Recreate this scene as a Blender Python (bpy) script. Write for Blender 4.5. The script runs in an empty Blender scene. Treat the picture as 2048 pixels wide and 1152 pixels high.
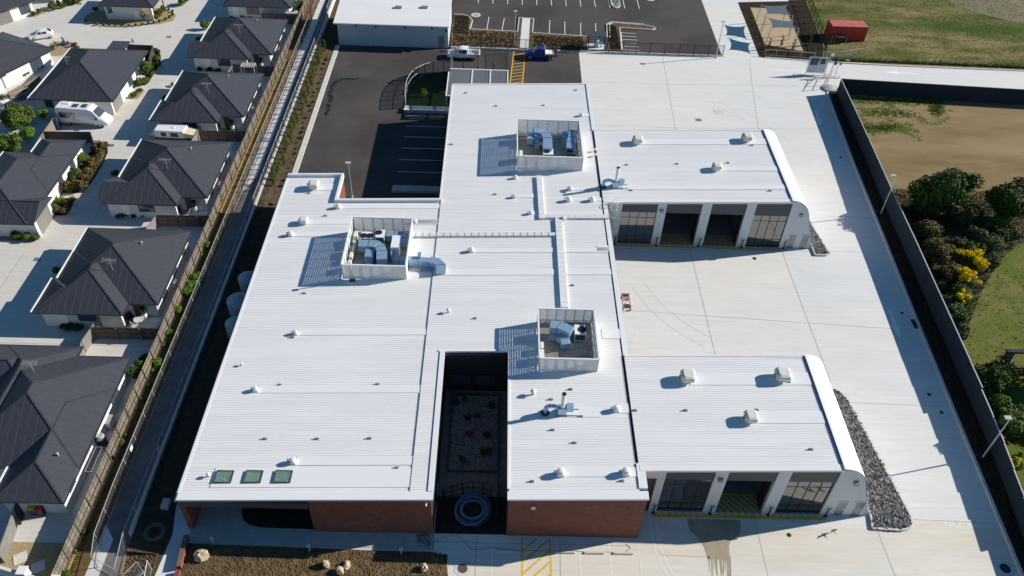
import bpy, math, random
from mathutils import Vector, Matrix
R = math.radians
random.seed(7)
S = bpy.context.scene
COL = S.collection
# ---------------------------------------------------------------- camera
CAM = Vector((0, 0, 63.0)); FPX = 1636.257
RX = Vector((0.99939059, 0.00044208, 0.03490362)); UP = Vector((-0.02588999, 0.68006904, 0.73269080)); FW = Vector((0.02341296, 0.73314794, -0.67966604))
cd = bpy.data.cameras.new('camera'); cam = bpy.data.objects.new('camera', cd); COL.objects.link(cam)
cd.sensor_width = 36; cd.lens = 36 * FPX / 2048; cd.clip_start = 1; cd.clip_end = 2000
m3 = Matrix((RX, UP, -FW)).transposed(); cam.matrix_world = Matrix.Translation(CAM) @ m3.to_4x4()
S.camera = cam
S.render.resolution_x = 1024; S.render.resolution_y = 576
# ---------------------------------------------------------------- light
SUN_AZ, SUN_EL = 13.3, 26.3        # azimuth counted from +X towards +Y
w = bpy.data.worlds.new('World'); S.world = w; w.use_nodes = True
nt = w.node_tree; bg = nt.nodes['Background']
sky = nt.nodes.new('ShaderNodeTexSky'); sky.sky_type = 'NISHITA'; sky.sun_disc = False
sky.sun_elevation = R(SUN_EL); sky.sun_rotation = R(90 - SUN_AZ); sky.air_density = 1.0; sky.dust_density = 0.0; sky.ozone_density = 1.5
hs = nt.nodes.new('ShaderNodeHueSaturation'); hs.inputs['Saturation'].default_value = 1.28; nt.links.new(sky.outputs[0], hs.inputs['Color']); nt.links.new(hs.outputs[0], bg.inputs[0]); bg.inputs[1].default_value = 0.068
sl = bpy.data.lights.new('sun', 'SUN'); sl.energy = 5.0; sl.angle = R(0.5); sl.color = (1.0, 0.93, 0.83)
so = bpy.data.objects.new('sun', sl); COL.objects.link(so)
sd = Vector((math.cos(R(SUN_EL)) * math.cos(R(SUN_AZ)), math.cos(R(SUN_EL)) * math.sin(R(SUN_AZ)), math.sin(R(SUN_EL))))
so.rotation_euler = sd.to_track_quat('Z', 'Y').to_euler(); so.location = sd * 200
S.view_settings.view_transform = 'Standard'; S.view_settings.look = 'None'; S.view_settings.gamma = 1; S.view_settings.exposure = 0.43

def at(px, py, z=0.0):             # point of the photograph (2048 px wide) -> point of the place at height z
    d = RX * ((px - 1024) / FPX) - UP * ((py - 576) / FPX) + FW
    return CAM + d * ((z - CAM.z) / d.z)
def xy(px, py, z=0.0):
    q = at(px, py, z); return (q.x, q.y)
# ---------------------------------------------------------------- materials
MATS = {}
def mat(name, c, c2=None, sc=1.0, rough=0.8, metal=0.0, bump=0.0, bsc=None, island=False, mix=0.5, coat=0.0, spec=0.5, detail=6, stretch=None, lo=0.35, hi=0.65, c3=None, sc3=0.1):
    m = bpy.data.materials.new(name); m.use_nodes = True; n = m.node_tree; b = n.nodes['Principled BSDF']
    b.inputs['Roughness'].default_value = rough; b.inputs['Metallic'].default_value = metal
    b.inputs['Specular IOR Level'].default_value = spec; b.inputs['Coat Weight'].default_value = coat
    tc = n.nodes.new('ShaderNodeTexCoord'); mp = n.nodes.new('ShaderNodeMapping'); n.links.new(tc.outputs['Object'], mp.inputs[0])
    if stretch: mp.inputs['Scale'].default_value = stretch
    col = None
    if c2 is not None:
        mx = n.nodes.new('ShaderNodeMix'); mx.data_type = 'RGBA'; mx.inputs[6].default_value = (*c, 1); mx.inputs[7].default_value = (*c2, 1)
        if island:
            g = n.nodes.new('ShaderNodeNewGeometry'); n.links.new(g.outputs['Random Per Island'], mx.inputs[0])
        else:
            t = n.nodes.new('ShaderNodeTexNoise'); t.inputs['Scale'].default_value = sc; t.inputs['Detail'].default_value = detail; t.inputs['Roughness'].default_value = 0.62
            n.links.new(mp.outputs[0], t.inputs[0])
            r = n.nodes.new('ShaderNodeMapRange'); r.inputs[1].default_value = lo; r.inputs[2].default_value = hi
            n.links.new(t.outputs[0], r.inputs[0]); n.links.new(r.outputs[0], mx.inputs[0])
        col = mx.outputs[2]
    if c3 is not None:
        m2 = n.nodes.new('ShaderNodeMix'); m2.data_type = 'RGBA'; m2.inputs[7].default_value = (*c3, 1)
        if col: n.links.new(col, m2.inputs[6])
        else: m2.inputs[6].default_value = (*c, 1)
        t = n.nodes.new('ShaderNodeTexNoise'); t.inputs['Scale'].default_value = sc3; t.inputs['Detail'].default_value = 7; t.inputs['Roughness'].default_value = 0.6
        n.links.new(mp.outputs[0], t.inputs[0]); r = n.nodes.new('ShaderNodeMapRange'); r.inputs[1].default_value = 0.44; r.inputs[2].default_value = 0.6
        n.links.new(t.outputs[0], r.inputs[0]); n.links.new(r.outputs[0], m2.inputs[0]); col = m2.outputs[2]
    if col: n.links.new(col, b.inputs['Base Color'])
    else: b.inputs['Base Color'].default_value = (*c, 1)
    if bump:
        t = n.nodes.new('ShaderNodeTexNoise'); t.inputs['Scale'].default_value = bsc or sc * 4; t.inputs['Detail'].default_value = 5
        n.links.new(mp.outputs[0], t.inputs[0]); bp = n.nodes.new('ShaderNodeBump'); bp.inputs['Strength'].default_value = min(1, bump); bp.inputs['Distance'].default_value = max(0.05, bump * 0.1)
        n.links.new(t.outputs[0], bp.inputs['Height']); n.links.new(bp.outputs[0], b.inputs['Normal'])
    MATS[name] = m; return m
white_roof = mat('white_roof_steel', (0.82, 0.82, 0.82), (0.775, 0.775, 0.775), sc=0.4, rough=0.42, stretch=(0.12, 1.2, 1), c3=(0.765, 0.76, 0.75), sc3=0.9)
white_trim = mat('white_trim', (0.78, 0.79, 0.80), rough=0.45)
dark_roof = mat('charcoal_roof_steel', (0.043, 0.047, 0.060), (0.050, 0.054, 0.067), sc=2.0, rough=0.55, spec=0.25, bump=0.04, bsc=9)
gutter_m = mat('grey_gutter', (0.42, 0.44, 0.46), rough=0.5)
dark_gutter = mat('charcoal_gutter', (0.03, 0.033, 0.04), rough=0.5)
render_w = mat('white_render', (0.70, 0.70, 0.67), (0.62, 0.62, 0.60), sc=1.2, rough=0.9)
panel_w = mat('white_wall_panel', (0.66, 0.68, 0.69), (0.60, 0.62, 0.64), sc=0.7, rough=0.55, stretch=(1, 1, 0.3))
shed_w = mat('shed_wall_cladding', (0.46, 0.51, 0.56), (0.40, 0.45, 0.50), sc=1.5, rough=0.6, stretch=(3, 3, 0.2))
navy = mat('dark_grey_cladding', (0.055, 0.062, 0.082), rough=0.5)
black_clad = mat('black_cladding', (0.028, 0.027, 0.029), rough=0.6)
black_m = mat('black_metal', (0.015, 0.015, 0.017), rough=0.5)
glass_d = mat('dark_tinted_glass', (0.030, 0.032, 0.038), rough=0.05, spec=0.9); glass_d.node_tree.nodes['Principled BSDF'].inputs['IOR'].default_value = 2.1
glass_b = mat('blue_grey_glass', (0.05, 0.07, 0.10), rough=0.08, spec=0.9)
alu = mat('grey_aluminium', (0.28, 0.29, 0.30), rough=0.4, metal=0.5)
galv = mat('sky_blue_galvanised_steel', (0.30, 0.46, 0.62), (0.38, 0.54, 0.70), sc=5, rough=0.35, metal=0.45)  # blue of the reflected sky put into the base colour
galv_post = mat('galvanised_post', (0.50, 0.51, 0.52), rough=0.5, metal=0.4)
louvre_m = mat('white_louvre', (0.74, 0.75, 0.75), (0.66, 0.67, 0.67), sc=2, rough=0.55)
cream = mat('cream_vent_plastic', (0.64, 0.645, 0.575), (0.56, 0.565, 0.50), sc=1.5, rough=0.6)
vent_w = mat('white_vent_metal', (0.70, 0.70, 0.68), rough=0.5)
conc = mat('pale_concrete', (0.71, 0.705, 0.672), (0.665, 0.66, 0.63), sc=0.25, rough=0.85, bump=0.05, bsc=12, c3=(0.68, 0.668, 0.625), sc3=0.07, stretch=(0.5, 1.6, 1))
conc2 = mat('village_concrete', (0.62, 0.60, 0.55), (0.55, 0.54, 0.50), sc=0.5, rough=0.9, bump=0.05, bsc=10, c3=(0.58, 0.56, 0.51), sc3=0.12)
lane_shade = mat('shade_toned_lane_concrete', (0.17, 0.17, 0.165), (0.12, 0.12, 0.12), sc=.8, rough=.9, bump=.06)  # shade on the lane put into a darker concrete colour
conc_path = mat('grey_path_concrete', (0.46, 0.455, 0.43), (0.38, 0.375, 0.355), sc=1.2, rough=0.9, bump=0.06, bsc=20)
kerb_m = mat('kerb_concrete', (0.62, 0.61, 0.57), (0.52, 0.51, 0.47), sc=2, rough=0.9)
asph = mat('asphalt', (0.056, 0.049, 0.045), (0.070, 0.062, 0.055), sc=0.35, rough=0.92, bump=0.15, bsc=18, c3=(0.040, 0.036, 0.034), sc3=0.10)
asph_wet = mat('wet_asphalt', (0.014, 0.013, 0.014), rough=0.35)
stain_m = mat('damp_concrete', (0.38, 0.33, 0.235), (0.30, 0.26, 0.185), sc=1.0, rough=0.5)
joint_m = mat('joint_sealant', (0.33, 0.32, 0.30), rough=0.9)
white_p = mat('white_road_paint', (0.78, 0.78, 0.74), (0.66, 0.66, 0.62), sc=3, rough=0.7)
faded_p = mat('faded_white_paint', (0.76, 0.76, 0.72), (0.66, 0.65, 0.61), sc=4, rough=0.7)
yellow_p = mat('yellow_road_paint', (0.78, 0.47, 0.015), (0.64, 0.38, 0.015), sc=3, rough=0.7)
orange_p = mat('orange_yellow_road_paint', (0.78, 0.42, 0.02), rough=0.7)
soil = mat('brown_soil', (0.105, 0.078, 0.048), (0.060, 0.044, 0.028), sc=1.6, rough=1, bump=0.9, bsc=4)
mulch = mat('dark_mulch', (0.050, 0.036, 0.026), (0.022, 0.017, 0.013), sc=4, rough=1, bump=0.9, bsc=9)
barkbed = mat('bark_bed', (0.175, 0.122, 0.062), (0.085, 0.060, 0.032), sc=1.3, rough=1, bump=0.9, bsc=5)
orange_dirt = mat('orange_brown_dirt', (0.20, 0.115, 0.050), (0.13, 0.075, 0.035), sc=0.8, rough=1, bump=0.5, bsc=6)
sand = mat('sandy_gravel', (0.40, 0.31, 0.17), (0.30, 0.23, 0.13), sc=4, rough=1, bump=0.4, bsc=14)
sandpit = mat('smooth_sand', (0.46, 0.35, 0.22), (0.40, 0.30, 0.18), sc=1, rough=1, bump=0.1)
field = mat('bare_field_earth', (0.255, 0.185, 0.092), (0.185, 0.135, 0.068), sc=0.35, rough=1, bump=0.5, bsc=2.5, stretch=(0.4, 1.6, 1), c3=(0.30, 0.225, 0.12), sc3=0.07, detail=12)
roughg = mat('rough_grass', (0.105, 0.115, 0.025), (0.25, 0.200, 0.095), sc=0.25, rough=1, bump=1.0, bsc=2.2, c3=(0.055, 0.095, 0.014), sc3=0.05, stretch=(0.5, 1.6, 1), lo=0.40, hi=0.56, detail=12)
lawn_m = mat('mown_lawn', (0.090, 0.115, 0.022), (0.20, 0.185, 0.065), sc=0.5, rough=1, bump=0.9, bsc=4, c3=(0.105, 0.135, 0.022), sc3=0.15)
shortg = mat('short_green_grass', (0.016, 0.035, 0.006), (0.028, 0.055, 0.009), sc=3, rough=1, bump=0.4)  # turf darkened to stand in for the shade on the small lawn
weedg = mat('patchy_green_weeds', (0.060, 0.115, 0.010), (0.12, 0.13, 0.035), sc=0.9, rough=1, bump=0.9, bsc=4)
stone_d = mat('dark_grey_stones', (0.03, 0.031, 0.033), (0.36, 0.355, 0.34), rough=0.9, island=True)
pebble = mat('grey_pebbles', (0.09, 0.080, 0.075), (0.42, 0.36, 0.33), rough=0.9, island=True)
rock_m = mat('sandstone_boulder', (0.52, 0.43, 0.31), (0.36, 0.29, 0.20), sc=1.5, rough=1, bump=0.6, bsc=3)
timber = mat('weathered_timber', (0.11, 0.088, 0.066), (0.25, 0.215, 0.17), rough=0.95, island=True)
timber_d = mat('dark_timber', (0.10, 0.075, 0.060), (0.16, 0.13, 0.11), rough=0.95, island=True)
sleeper = mat('tan_plinth', (0.34, 0.23, 0.085), (0.24, 0.17, 0.06), sc=2, rough=1)
wall_navy = mat('slate_blue_fence_panel', (0.024, 0.034, 0.050), (0.019, 0.027, 0.040), sc=0.5, rough=0.8, spec=0.2)
fence_grey = mat('grey_steel_fence', (0.20, 0.195, 0.18), (0.16, 0.155, 0.145), sc=2, rough=0.6)
fence_dgrey = mat('dark_slat_fence', (0.045, 0.042, 0.045), rough=0.6)
red_c = mat('red_container_paint', (0.52, 0.050, 0.030), (0.44, 0.05, 0.032), sc=1.2, rough=0.55)
car_white = mat('white_car_paint', (0.80, 0.80, 0.80), rough=0.25, coat=0.6)
car_blue = mat('blue_car_paint', (0.008, 0.022, 0.26), rough=0.25, coat=0.6)
tyre_m = mat('tyre_rubber', (0.018, 0.018, 0.018), rough=0.85)
rim_m = mat('alloy_rim', (0.35, 0.35, 0.36), rough=0.35, metal=0.7)
lamp_g = mat('headlight_glass', (0.55, 0.57, 0.6), rough=0.1)
red_l = mat('red_tail_light', (0.45, 0.02, 0.02), rough=0.3)
amber = mat('amber_reflective', (0.62, 0.30, 0.03), rough=0.5)
canvas = mat('cream_canvas', (0.62, 0.52, 0.36), (0.55, 0.46, 0.31), sc=1, rough=0.9)
shade_c = mat('blue_grey_shade_cloth', (0.095, 0.125, 0.165), (0.08, 0.105, 0.145), sc=1, rough=0.9)
tank_m = mat('pale_green_tank', (0.34, 0.40, 0.42), rough=0.6)
hot_w = mat('black_tank_jacket', (0.02, 0.02, 0.022), rough=0.5)
yellow_b = mat('yellow_plastic', (0.75, 0.45, 0.02), rough=0.5)
red_b = mat('red_plastic', (0.50, 0.03, 0.03), rough=0.5)
blue_b = mat('blue_flag', (0.01, 0.22, 0.75), rough=0.6)
green_k = mat('dark_green_plastic', (0.02, 0.035, 0.025), rough=0.6)
rust = mat('faded_pink_red_paint', (0.42, 0.20, 0.16), rough=0.8)
skylight_m = mat('pale_green_shaft_lining', (0.42, 0.55, 0.47), rough=0.5)
brown_w = mat('brown_timber_post', (0.10, 0.085, 0.07), (0.07, 0.06, 0.05), sc=4, rough=0.9)
hoop_m = mat('blue_grey_painted_steel', (0.14, 0.18, 0.27), rough=0.35, metal=0.3)
leafs = {
 'dark': mat('dark_green_leaves', (0.020, 0.045, 0.008), (0.065, 0.110, 0.018), rough=0.7, island=True),
 'green': mat('green_leaves', (0.032, 0.058, 0.010), (0.105, 0.150, 0.024), rough=0.7, island=True),
 'bright': mat('bright_green_leaves', (0.06, 0.13, 0.012), (0.14, 0.26, 0.025), rough=0.7, island=True),
 'olive': mat('grey_green_leaves', (0.045, 0.065, 0.024), (0.11, 0.14, 0.055), rough=0.8, island=True),
 'brown': mat('brown_dry_leaves', (0.062, 0.054, 0.018), (0.175, 0.130, 0.050), rough=0.8, island=True),
 'yellow': mat('yellow_blossom', (0.55, 0.40, 0.01), (0.85, 0.65, 0.01), rough=0.7, island=True),
 'rust': mat('reddish_green_leaves', (0.040, 0.050, 0.012), (0.115, 0.095, 0.028), rough=0.8, island=True),
 'lime': mat('lime_yellow_leaves', (0.30, 0.36, 0.012), (0.50, 0.52, 0.02), rough=0.7, island=True),
 'white': mat('white_blossom', (0.5, 0.5, 0.45), (0.7, 0.7, 0.65), rough=0.7, island=True)}
for q_ in leafs.values(): q_.node_tree.nodes['Principled BSDF'].inputs['Specular IOR Level'].default_value = 0.12
for q_ in (roughg, lawn_m, field, soil, mulch, barkbed, weedg, sand, orange_dirt): q_.node_tree.nodes['Principled BSDF'].inputs['Specular IOR Level'].default_value = 0.1
bark_m = mat('tree_bark', (0.09, 0.07, 0.05), (0.05, 0.04, 0.03), sc=6, rough=1)
def brick_mat(name, a, b, mo):
    m = bpy.data.materials.new(name); m.use_nodes = True; n = m.node_tree; p = n.nodes['Principled BSDF']; p.inputs['Roughness'].default_value = 0.9
    tc = n.nodes.new('ShaderNodeTexCoord'); sp = n.nodes.new('ShaderNodeSeparateXYZ'); ad = n.nodes.new('ShaderNodeMath'); cb = n.nodes.new('ShaderNodeCombineXYZ')
    n.links.new(tc.outputs['Object'], sp.inputs[0]); n.links.new(sp.outputs[0], ad.inputs[0]); n.links.new(sp.outputs[1], ad.inputs[1]); n.links.new(ad.outputs[0], cb.inputs[0]); n.links.new(sp.outputs[2], cb.inputs[1])
    t = n.nodes.new('ShaderNodeTexBrick'); t.inputs['Color1'].default_value = (*a, 1); t.inputs['Color2'].default_value = (*b, 1); t.inputs['Mortar'].default_value = (*mo, 1)
    t.inputs['Scale'].default_value = 1; t.inputs['Brick Width'].default_value = 0.24; t.inputs['Row Height'].default_value = 0.086; t.inputs['Mortar Size'].default_value = 0.010
    n.links.new(cb.outputs[0], t.inputs[0])
    ns = n.nodes.new('ShaderNodeTexNoise'); ns.inputs['Scale'].default_value = 1.3; ns.inputs['Detail'].default_value = 8; n.links.new(tc.outputs['Object'], ns.inputs[0])
    mx = n.nodes.new('ShaderNodeMix'); mx.data_type = 'RGBA'; mx.blend_type = 'MULTIPLY'; mx.inputs[0].default_value = 0.6
    n.links.new(t.outputs[0], mx.inputs[6]); rp = n.nodes.new('ShaderNodeMapRange'); rp.inputs[1].default_value = 0.3; rp.inputs[2].default_value = 0.7; rp.inputs[3].default_value = 0.75; rp.inputs[4].default_value = 1.1
    n.links.new(ns.outputs[0], rp.inputs[0]); n.links.new(rp.outputs[0], mx.inputs[7]); n.links.new(mx.outputs[2], p.inputs['Base Color'])
    return m
def slab_tones(m, a, b, sx, sy):      # pour-to-pour tone differences between the slabs, mixed over the base noise
    n = m.node_tree; p = n.nodes['Principled BSDF']; src = p.inputs['Base Color'].links[0].from_socket
    tc = n.nodes.new('ShaderNodeTexCoord'); mp = n.nodes.new('ShaderNodeMapping'); mp.inputs['Location'].default_value = (-23.6 + sx * 4, -38.1 + sy * 4, 0); n.links.new(tc.outputs['Object'], mp.inputs[0])
    t = n.nodes.new('ShaderNodeTexBrick'); t.inputs['Color1'].default_value = (*a, 1); t.inputs['Color2'].default_value = (*b, 1); t.inputs['Mortar'].default_value = (*a, 1); t.inputs['Mortar Size'].default_value = 0.0; t.inputs['Scale'].default_value = 1; t.inputs['Brick Width'].default_value = sx; t.inputs['Row Height'].default_value = sy; t.offset = 0
    n.links.new(mp.outputs[0], t.inputs[0]); mx = n.nodes.new('ShaderNodeMix'); mx.data_type = 'RGBA'; mx.blend_type = 'MULTIPLY'; mx.inputs[0].default_value = 1
    n.links.new(src, mx.inputs[6]); n.links.new(t.outputs[0], mx.inputs[7])
    # faint broom and tyre streaks running east-west
    m2 = n.nodes.new('ShaderNodeMapping'); m2.inputs['Scale'].default_value = (.16, 2.6, 1); m2.inputs['Rotation'].default_value = (0, 0, R(-2)); n.links.new(tc.outputs['Object'], m2.inputs[0]); ns = n.nodes.new('ShaderNodeTexNoise'); ns.inputs['Scale'].default_value = 1.0; ns.inputs['Detail'].default_value = 9; ns.inputs['Roughness'].default_value = .7; n.links.new(m2.outputs[0], ns.inputs[0])
    r = n.nodes.new('ShaderNodeMapRange'); r.inputs[1].default_value = .3; r.inputs[2].default_value = .7; r.inputs[3].default_value = .90; r.inputs[4].default_value = 1.06; n.links.new(ns.outputs[0], r.inputs[0])
    m4 = n.nodes.new('ShaderNodeMix'); m4.data_type = 'RGBA'; m4.blend_type = 'MULTIPLY'; m4.inputs[0].default_value = 1; n.links.new(mx.outputs[2], m4.inputs[6]); n.links.new(r.outputs[0], m4.inputs[7]); n.links.new(m4.outputs[2], p.inputs['Base Color'])
slab_tones(conc, (0.96, 0.99, 1.03), (1.01, 1.0, 0.985), 11.4, 9.6)
conc_cream = mat('cream_toned_concrete', (0.715, 0.68, 0.60), (0.66, 0.63, 0.56), sc=0.25, rough=0.85, bump=0.05, bsc=12, c3=(0.655, 0.60, 0.50), sc3=0.09, stretch=(0.5, 1.6, 1))
slab_tones(conc_cream, (0.98, 1.0, 1.02), (1.02, 1.0, 0.98), 11.4, 9.6)
slab_tones(conc2, (0.98, 0.99, 1.01), (1.02, 1.0, 0.98), 6, 9)
brick = brick_mat('red_brick', (0.26, 0.066, 0.040), (0.15, 0.040, 0.028), (0.18, 0.11, 0.085))
def mesh_mat(name, c, fac, sc):
    m = bpy.data.materials.new(name); m.use_nodes = True; n = m.node_tree; p = n.nodes['Principled BSDF']; p.inputs['Base Color'].default_value = (*c, 1); p.inputs['Roughness'].default_value = 0.6
    o = n.nodes['Material Output']; tr = n.nodes.new('ShaderNodeBsdfTransparent'); mx = n.nodes.new('ShaderNodeMixShader')
    tc = n.nodes.new('ShaderNodeTexCoord'); sp = n.nodes.new('ShaderNodeSeparateXYZ'); n.links.new(tc.outputs['Object'], sp.inputs[0])
    def wire(sgn):
        a = n.nodes.new('ShaderNodeMath'); a.operation = 'ADD'; n.links.new(sp.outputs[0], a.inputs[0]); n.links.new(sp.outputs[1], a.inputs[1])
        b = n.nodes.new('ShaderNodeMath'); b.operation = 'MULTIPLY_ADD'; b.inputs[1].default_value = sgn; n.links.new(sp.outputs[2], b.inputs[0]); n.links.new(a.outputs[0], b.inputs[2])
        s = n.nodes.new('ShaderNodeMath'); s.operation = 'MULTIPLY'; s.inputs[1].default_value = sc; n.links.new(b.outputs[0], s.inputs[0])
        f = n.nodes.new('ShaderNodeMath'); f.operation = 'FRACT'; n.links.new(s.outputs[0], f.inputs[0])
        l = n.nodes.new('ShaderNodeMath'); l.operation = 'LESS_THAN'; l.inputs[1].default_value = fac; n.links.new(f.outputs[0], l.inputs[0]); return l
    a, b = wire(1), wire(-1); mm = n.nodes.new('ShaderNodeMath'); mm.operation = 'MAXIMUM'; n.links.new(a.outputs[0], mm.inputs[0]); n.links.new(b.outputs[0], mm.inputs[1])
    n.links.new(mm.outputs[0], mx.inputs[0]); n.links.new(tr.outputs[0], mx.inputs[1]); n.links.new(p.outputs[0], mx.inputs[2]); n.links.new(mx.outputs[0], o.inputs[0]); return m
chain = mesh_mat('chain_link_mesh', (0.34, 0.35, 0.36), 0.045, 14)
chain_b = mesh_mat('black_mesh', (0.02, 0.02, 0.02), 0.09, 12)
def glass_mat(name, c):
    m = bpy.data.materials.new(name); m.use_nodes = True; p = m.node_tree.nodes['Principled BSDF']; p.inputs['Base Color'].default_value = (*c, 1)
    p.inputs['Transmission Weight'].default_value = 0.9; p.inputs['Roughness'].default_value = 0.02; p.inputs['IOR'].default_value = 1.45; return m
clear_g = glass_mat('pale_green_glass', (0.75, 0.95, 0.85))
# ---------------------------------------------------------------- mesh helpers
WL = {}
def wl(o): return WL.get(o.name, Vector((0, 0, 0))) if o else Vector((0, 0, 0))
class M:
    def __init__(s): s.v = []; s.f = []; s.mi = []; s.cur = 0; s.sm = []; s.smooth = False
    def poly(s, pts):
        i = len(s.v); s.v += [tuple(p) for p in pts]; s.f.append(tuple(range(i, i + len(pts)))); s.mi.append(s.cur); s.sm.append(s.smooth)
    def faces(s, vs, fs):
        i = len(s.v); s.v += [tuple(p) for p in vs]
        for f in fs: s.f.append(tuple(i + k for k in f)); s.mi.append(s.cur); s.sm.append(s.smooth)
    def box(s, x0, x1, y0, y1, z0, z1):
        s.faces([(x0, y0, z0), (x1, y0, z0), (x1, y1, z0), (x0, y1, z0), (x0, y0, z1), (x1, y0, z1), (x1, y1, z1), (x0, y1, z1)],
                [(0, 3, 2, 1), (4, 5, 6, 7), (0, 1, 5, 4), (1, 2, 6, 5), (2, 3, 7, 6), (3, 0, 4, 7)]); return s
    def obox(s, c, sz, rz=0.0, rx=0.0, ry=0.0):
        m = Matrix.Rotation(rz, 3, 'Z') @ Matrix.Rotation(ry, 3, 'Y') @ Matrix.Rotation(rx, 3, 'X'); c = Vector(c)
        a, b, d = sz[0] / 2, sz[1] / 2, sz[2] / 2
        vs = [c + m @ Vector(p) for p in [(-a, -b, -d), (a, -b, -d), (a, b, -d), (-a, b, -d), (-a, -b, d), (a, -b, d), (a, b, d), (-a, b, d)]]
        s.faces(vs, [(0, 3, 2, 1), (4, 5, 6, 7), (0, 1, 5, 4), (1, 2, 6, 5), (2, 3, 7, 6), (3, 0, 4, 7)]); return s
    def beam(s, a, b, w, h):           # straight bar from a to b
        a = Vector(a); b = Vector(b); d = b - a; L = d.length
        if L < 1e-6: return s
        d.normalize(); u = d.cross(Vector((0, 0, 1))); u = Vector((1, 0, 0)) if u.length < 1e-4 else u.normalized(); t = u.cross(d)
        vs = []
        for q in (a, b):
            for i, j in ((-1, -1), (1, -1), (1, 1), (-1, 1)): vs.append(q + u * (i * w / 2) + t * (j * h / 2))
        s.faces(vs, [(0, 1, 2, 3), (7, 6, 5, 4), (0, 4, 5, 1), (1, 5, 6, 2), (2, 6, 7, 3), (3, 7, 4, 0)]); return s
    def prism(s, pts, z0, z1):
        n = len(pts); ar = sum(pts[i][0] * pts[(i + 1) % n][1] - pts[(i + 1) % n][0] * pts[i][1] for i in range(n))
        if ar < 0: pts = pts[::-1]
        vs = [(x, y, z0) for x, y in pts] + [(x, y, z1) for x, y in pts]
        s.faces(vs, [tuple(range(n - 1, -1, -1)), tuple(range(n, 2 * n))] + [(i, (i + 1) % n, n + (i + 1) % n, n + i) for i in range(n)]); return s
    def flat(s, pts, z):
        n = len(pts); ar = sum(pts[i][0] * pts[(i + 1) % n][1] - pts[(i + 1) % n][0] * pts[i][1] for i in range(n))
        if ar < 0: pts = pts[::-1]
        s.poly([(x, y, z) for x, y in pts]); return s
    def tube(s, a, b, r0, r1=None, n=8, cap=True):
        r1 = r0 if r1 is None else r1; a = Vector(a); b = Vector(b); d = (b - a).normalized(); u = d.orthogonal().normalized(); t = d.cross(u)
        vs = []
        for q, r in ((a, r0), (b, r1)):
            for k in range(n): an = 2 * math.pi * k / n; vs.append(q + (u * math.cos(an) + t * math.sin(an)) * r)
        fs = [(k, (k + 1) % n, n + (k + 1) % n, n + k) for k in range(n)]
        if cap: fs += [tuple(range(n - 1, -1, -1)), tuple(range(n, 2 * n))]
        s.faces(vs, fs); return s
    def path(s, pts, r, n=6):
        for a, b in zip(pts, pts[1:]): s.tube(a, b, r, r, n)
        return s
    def line(s, a, b, w, z):            # painted strip
        a = Vector((a[0], a[1])); b = Vector((b[0], b[1])); d = (b - a).normalized(); p = Vector((-d.y, d.x)) * w / 2
        s.flat([a + p, a - p, b - p, b + p], z); return s
    def lathe(s, prof, c=(0, 0, 0), n=16):
        vs = []
        for r, z in prof:
            for k in range(n): an = 2 * math.pi * k / n; vs.append((c[0] + r * math.cos(an), c[1] + r * math.sin(an), c[2] + z))
        fs = [(i * n + k, i * n + (k + 1) % n, (i + 1) * n + (k + 1) % n, (i + 1) * n + k) for i in range(len(prof) - 1) for k in range(n)]
        fs += [tuple(range(n - 1, -1, -1)), tuple((len(prof) - 1) * n + k for k in range(n))]
        s.faces(vs, fs); return s
    def loft(s, secs, cap=True):
        n = len(secs[0]); vs = [p for q in secs for p in q]
        fs = [(i * n + k, i * n + (k + 1) % n, (i + 1) * n + (k + 1) % n, (i + 1) * n + k) for i in range(len(secs) - 1) for k in range(n)]
        if cap: fs += [tuple(range(n - 1, -1, -1)), tuple((len(secs) - 1) * n + k for k in range(n))]
        s.faces(vs, fs); return s
    def duct(s, pts, w, h):             # rectangular duct, horizontal polyline, pts = centre of the section
        secs = []
        for i, p in enumerate(pts):
            a = Vector(pts[max(0, i - 1)]); b = Vector(pts[min(len(pts) - 1, i + 1)]); d = (b - a); d.z = 0; d.normalize(); u = Vector((d.y, -d.x, 0)); p = Vector(p)
            secs.append([p - u * w / 2 - Vector((0, 0, h / 2)), p + u * w / 2 - Vector((0, 0, h / 2)), p + u * w / 2 + Vector((0, 0, h / 2)), p - u * w / 2 + Vector((0, 0, h / 2))])
        s.loft(secs); return s
    def blob(s, c, r, seed, rough=0.18, flat=0.25):
        rr = random.Random(seed); nu, nv = 9, 6; vs = []
        for j in range(nv + 1):
            ph = math.pi * j / nv
            for i in range(nu):
                th = 2 * math.pi * i / nu; k = 1 + rr.uniform(-rough, rough)
                if j in (0, nv): k = 1
                z = math.cos(ph) * k; z = max(z, -flat) if flat else z
                vs.append((c[0] + r[0] * math.sin(ph) * math.cos(th) * k, c[1] + r[1] * math.sin(ph) * math.sin(th) * k, c[2] + r[2] * z))
        s.faces(vs, [(j * nu + i, (j + 1) * nu + i, (j + 1) * nu + (i + 1) % nu, j * nu + (i + 1) % nu) for j in range(nv) for i in range(nu)]); return s
    def build(s, name, mats, parent=None):
        off = wl(parent); me = bpy.data.meshes.new(name); me.from_pydata([(x - off.x, y - off.y, z - off.z) for x, y, z in s.v], [], s.f)
        mats = mats if isinstance(mats, (list, tuple)) else [mats]
        for m in mats: me.materials.append(m)
        me.polygons.foreach_set('material_index', s.mi); me.polygons.foreach_set('use_smooth', s.sm); me.update()
        o = bpy.data.objects.new(name, me); COL.objects.link(o)
        if parent: o.parent = parent; WL[o.name] = off
        return o
def tag(o, label, cat, group=None):
    o['label'] = label; o['category'] = cat
    if group: o['group'] = group
    return o
def thing(name, label, cat, loc=(0, 0, 0), group=None):
    o = bpy.data.objects.new(name, None); COL.objects.link(o); o.location = loc; o.empty_display_size = 0.5; WL[o.name] = Vector(loc); return tag(o, label, cat, group)
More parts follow.
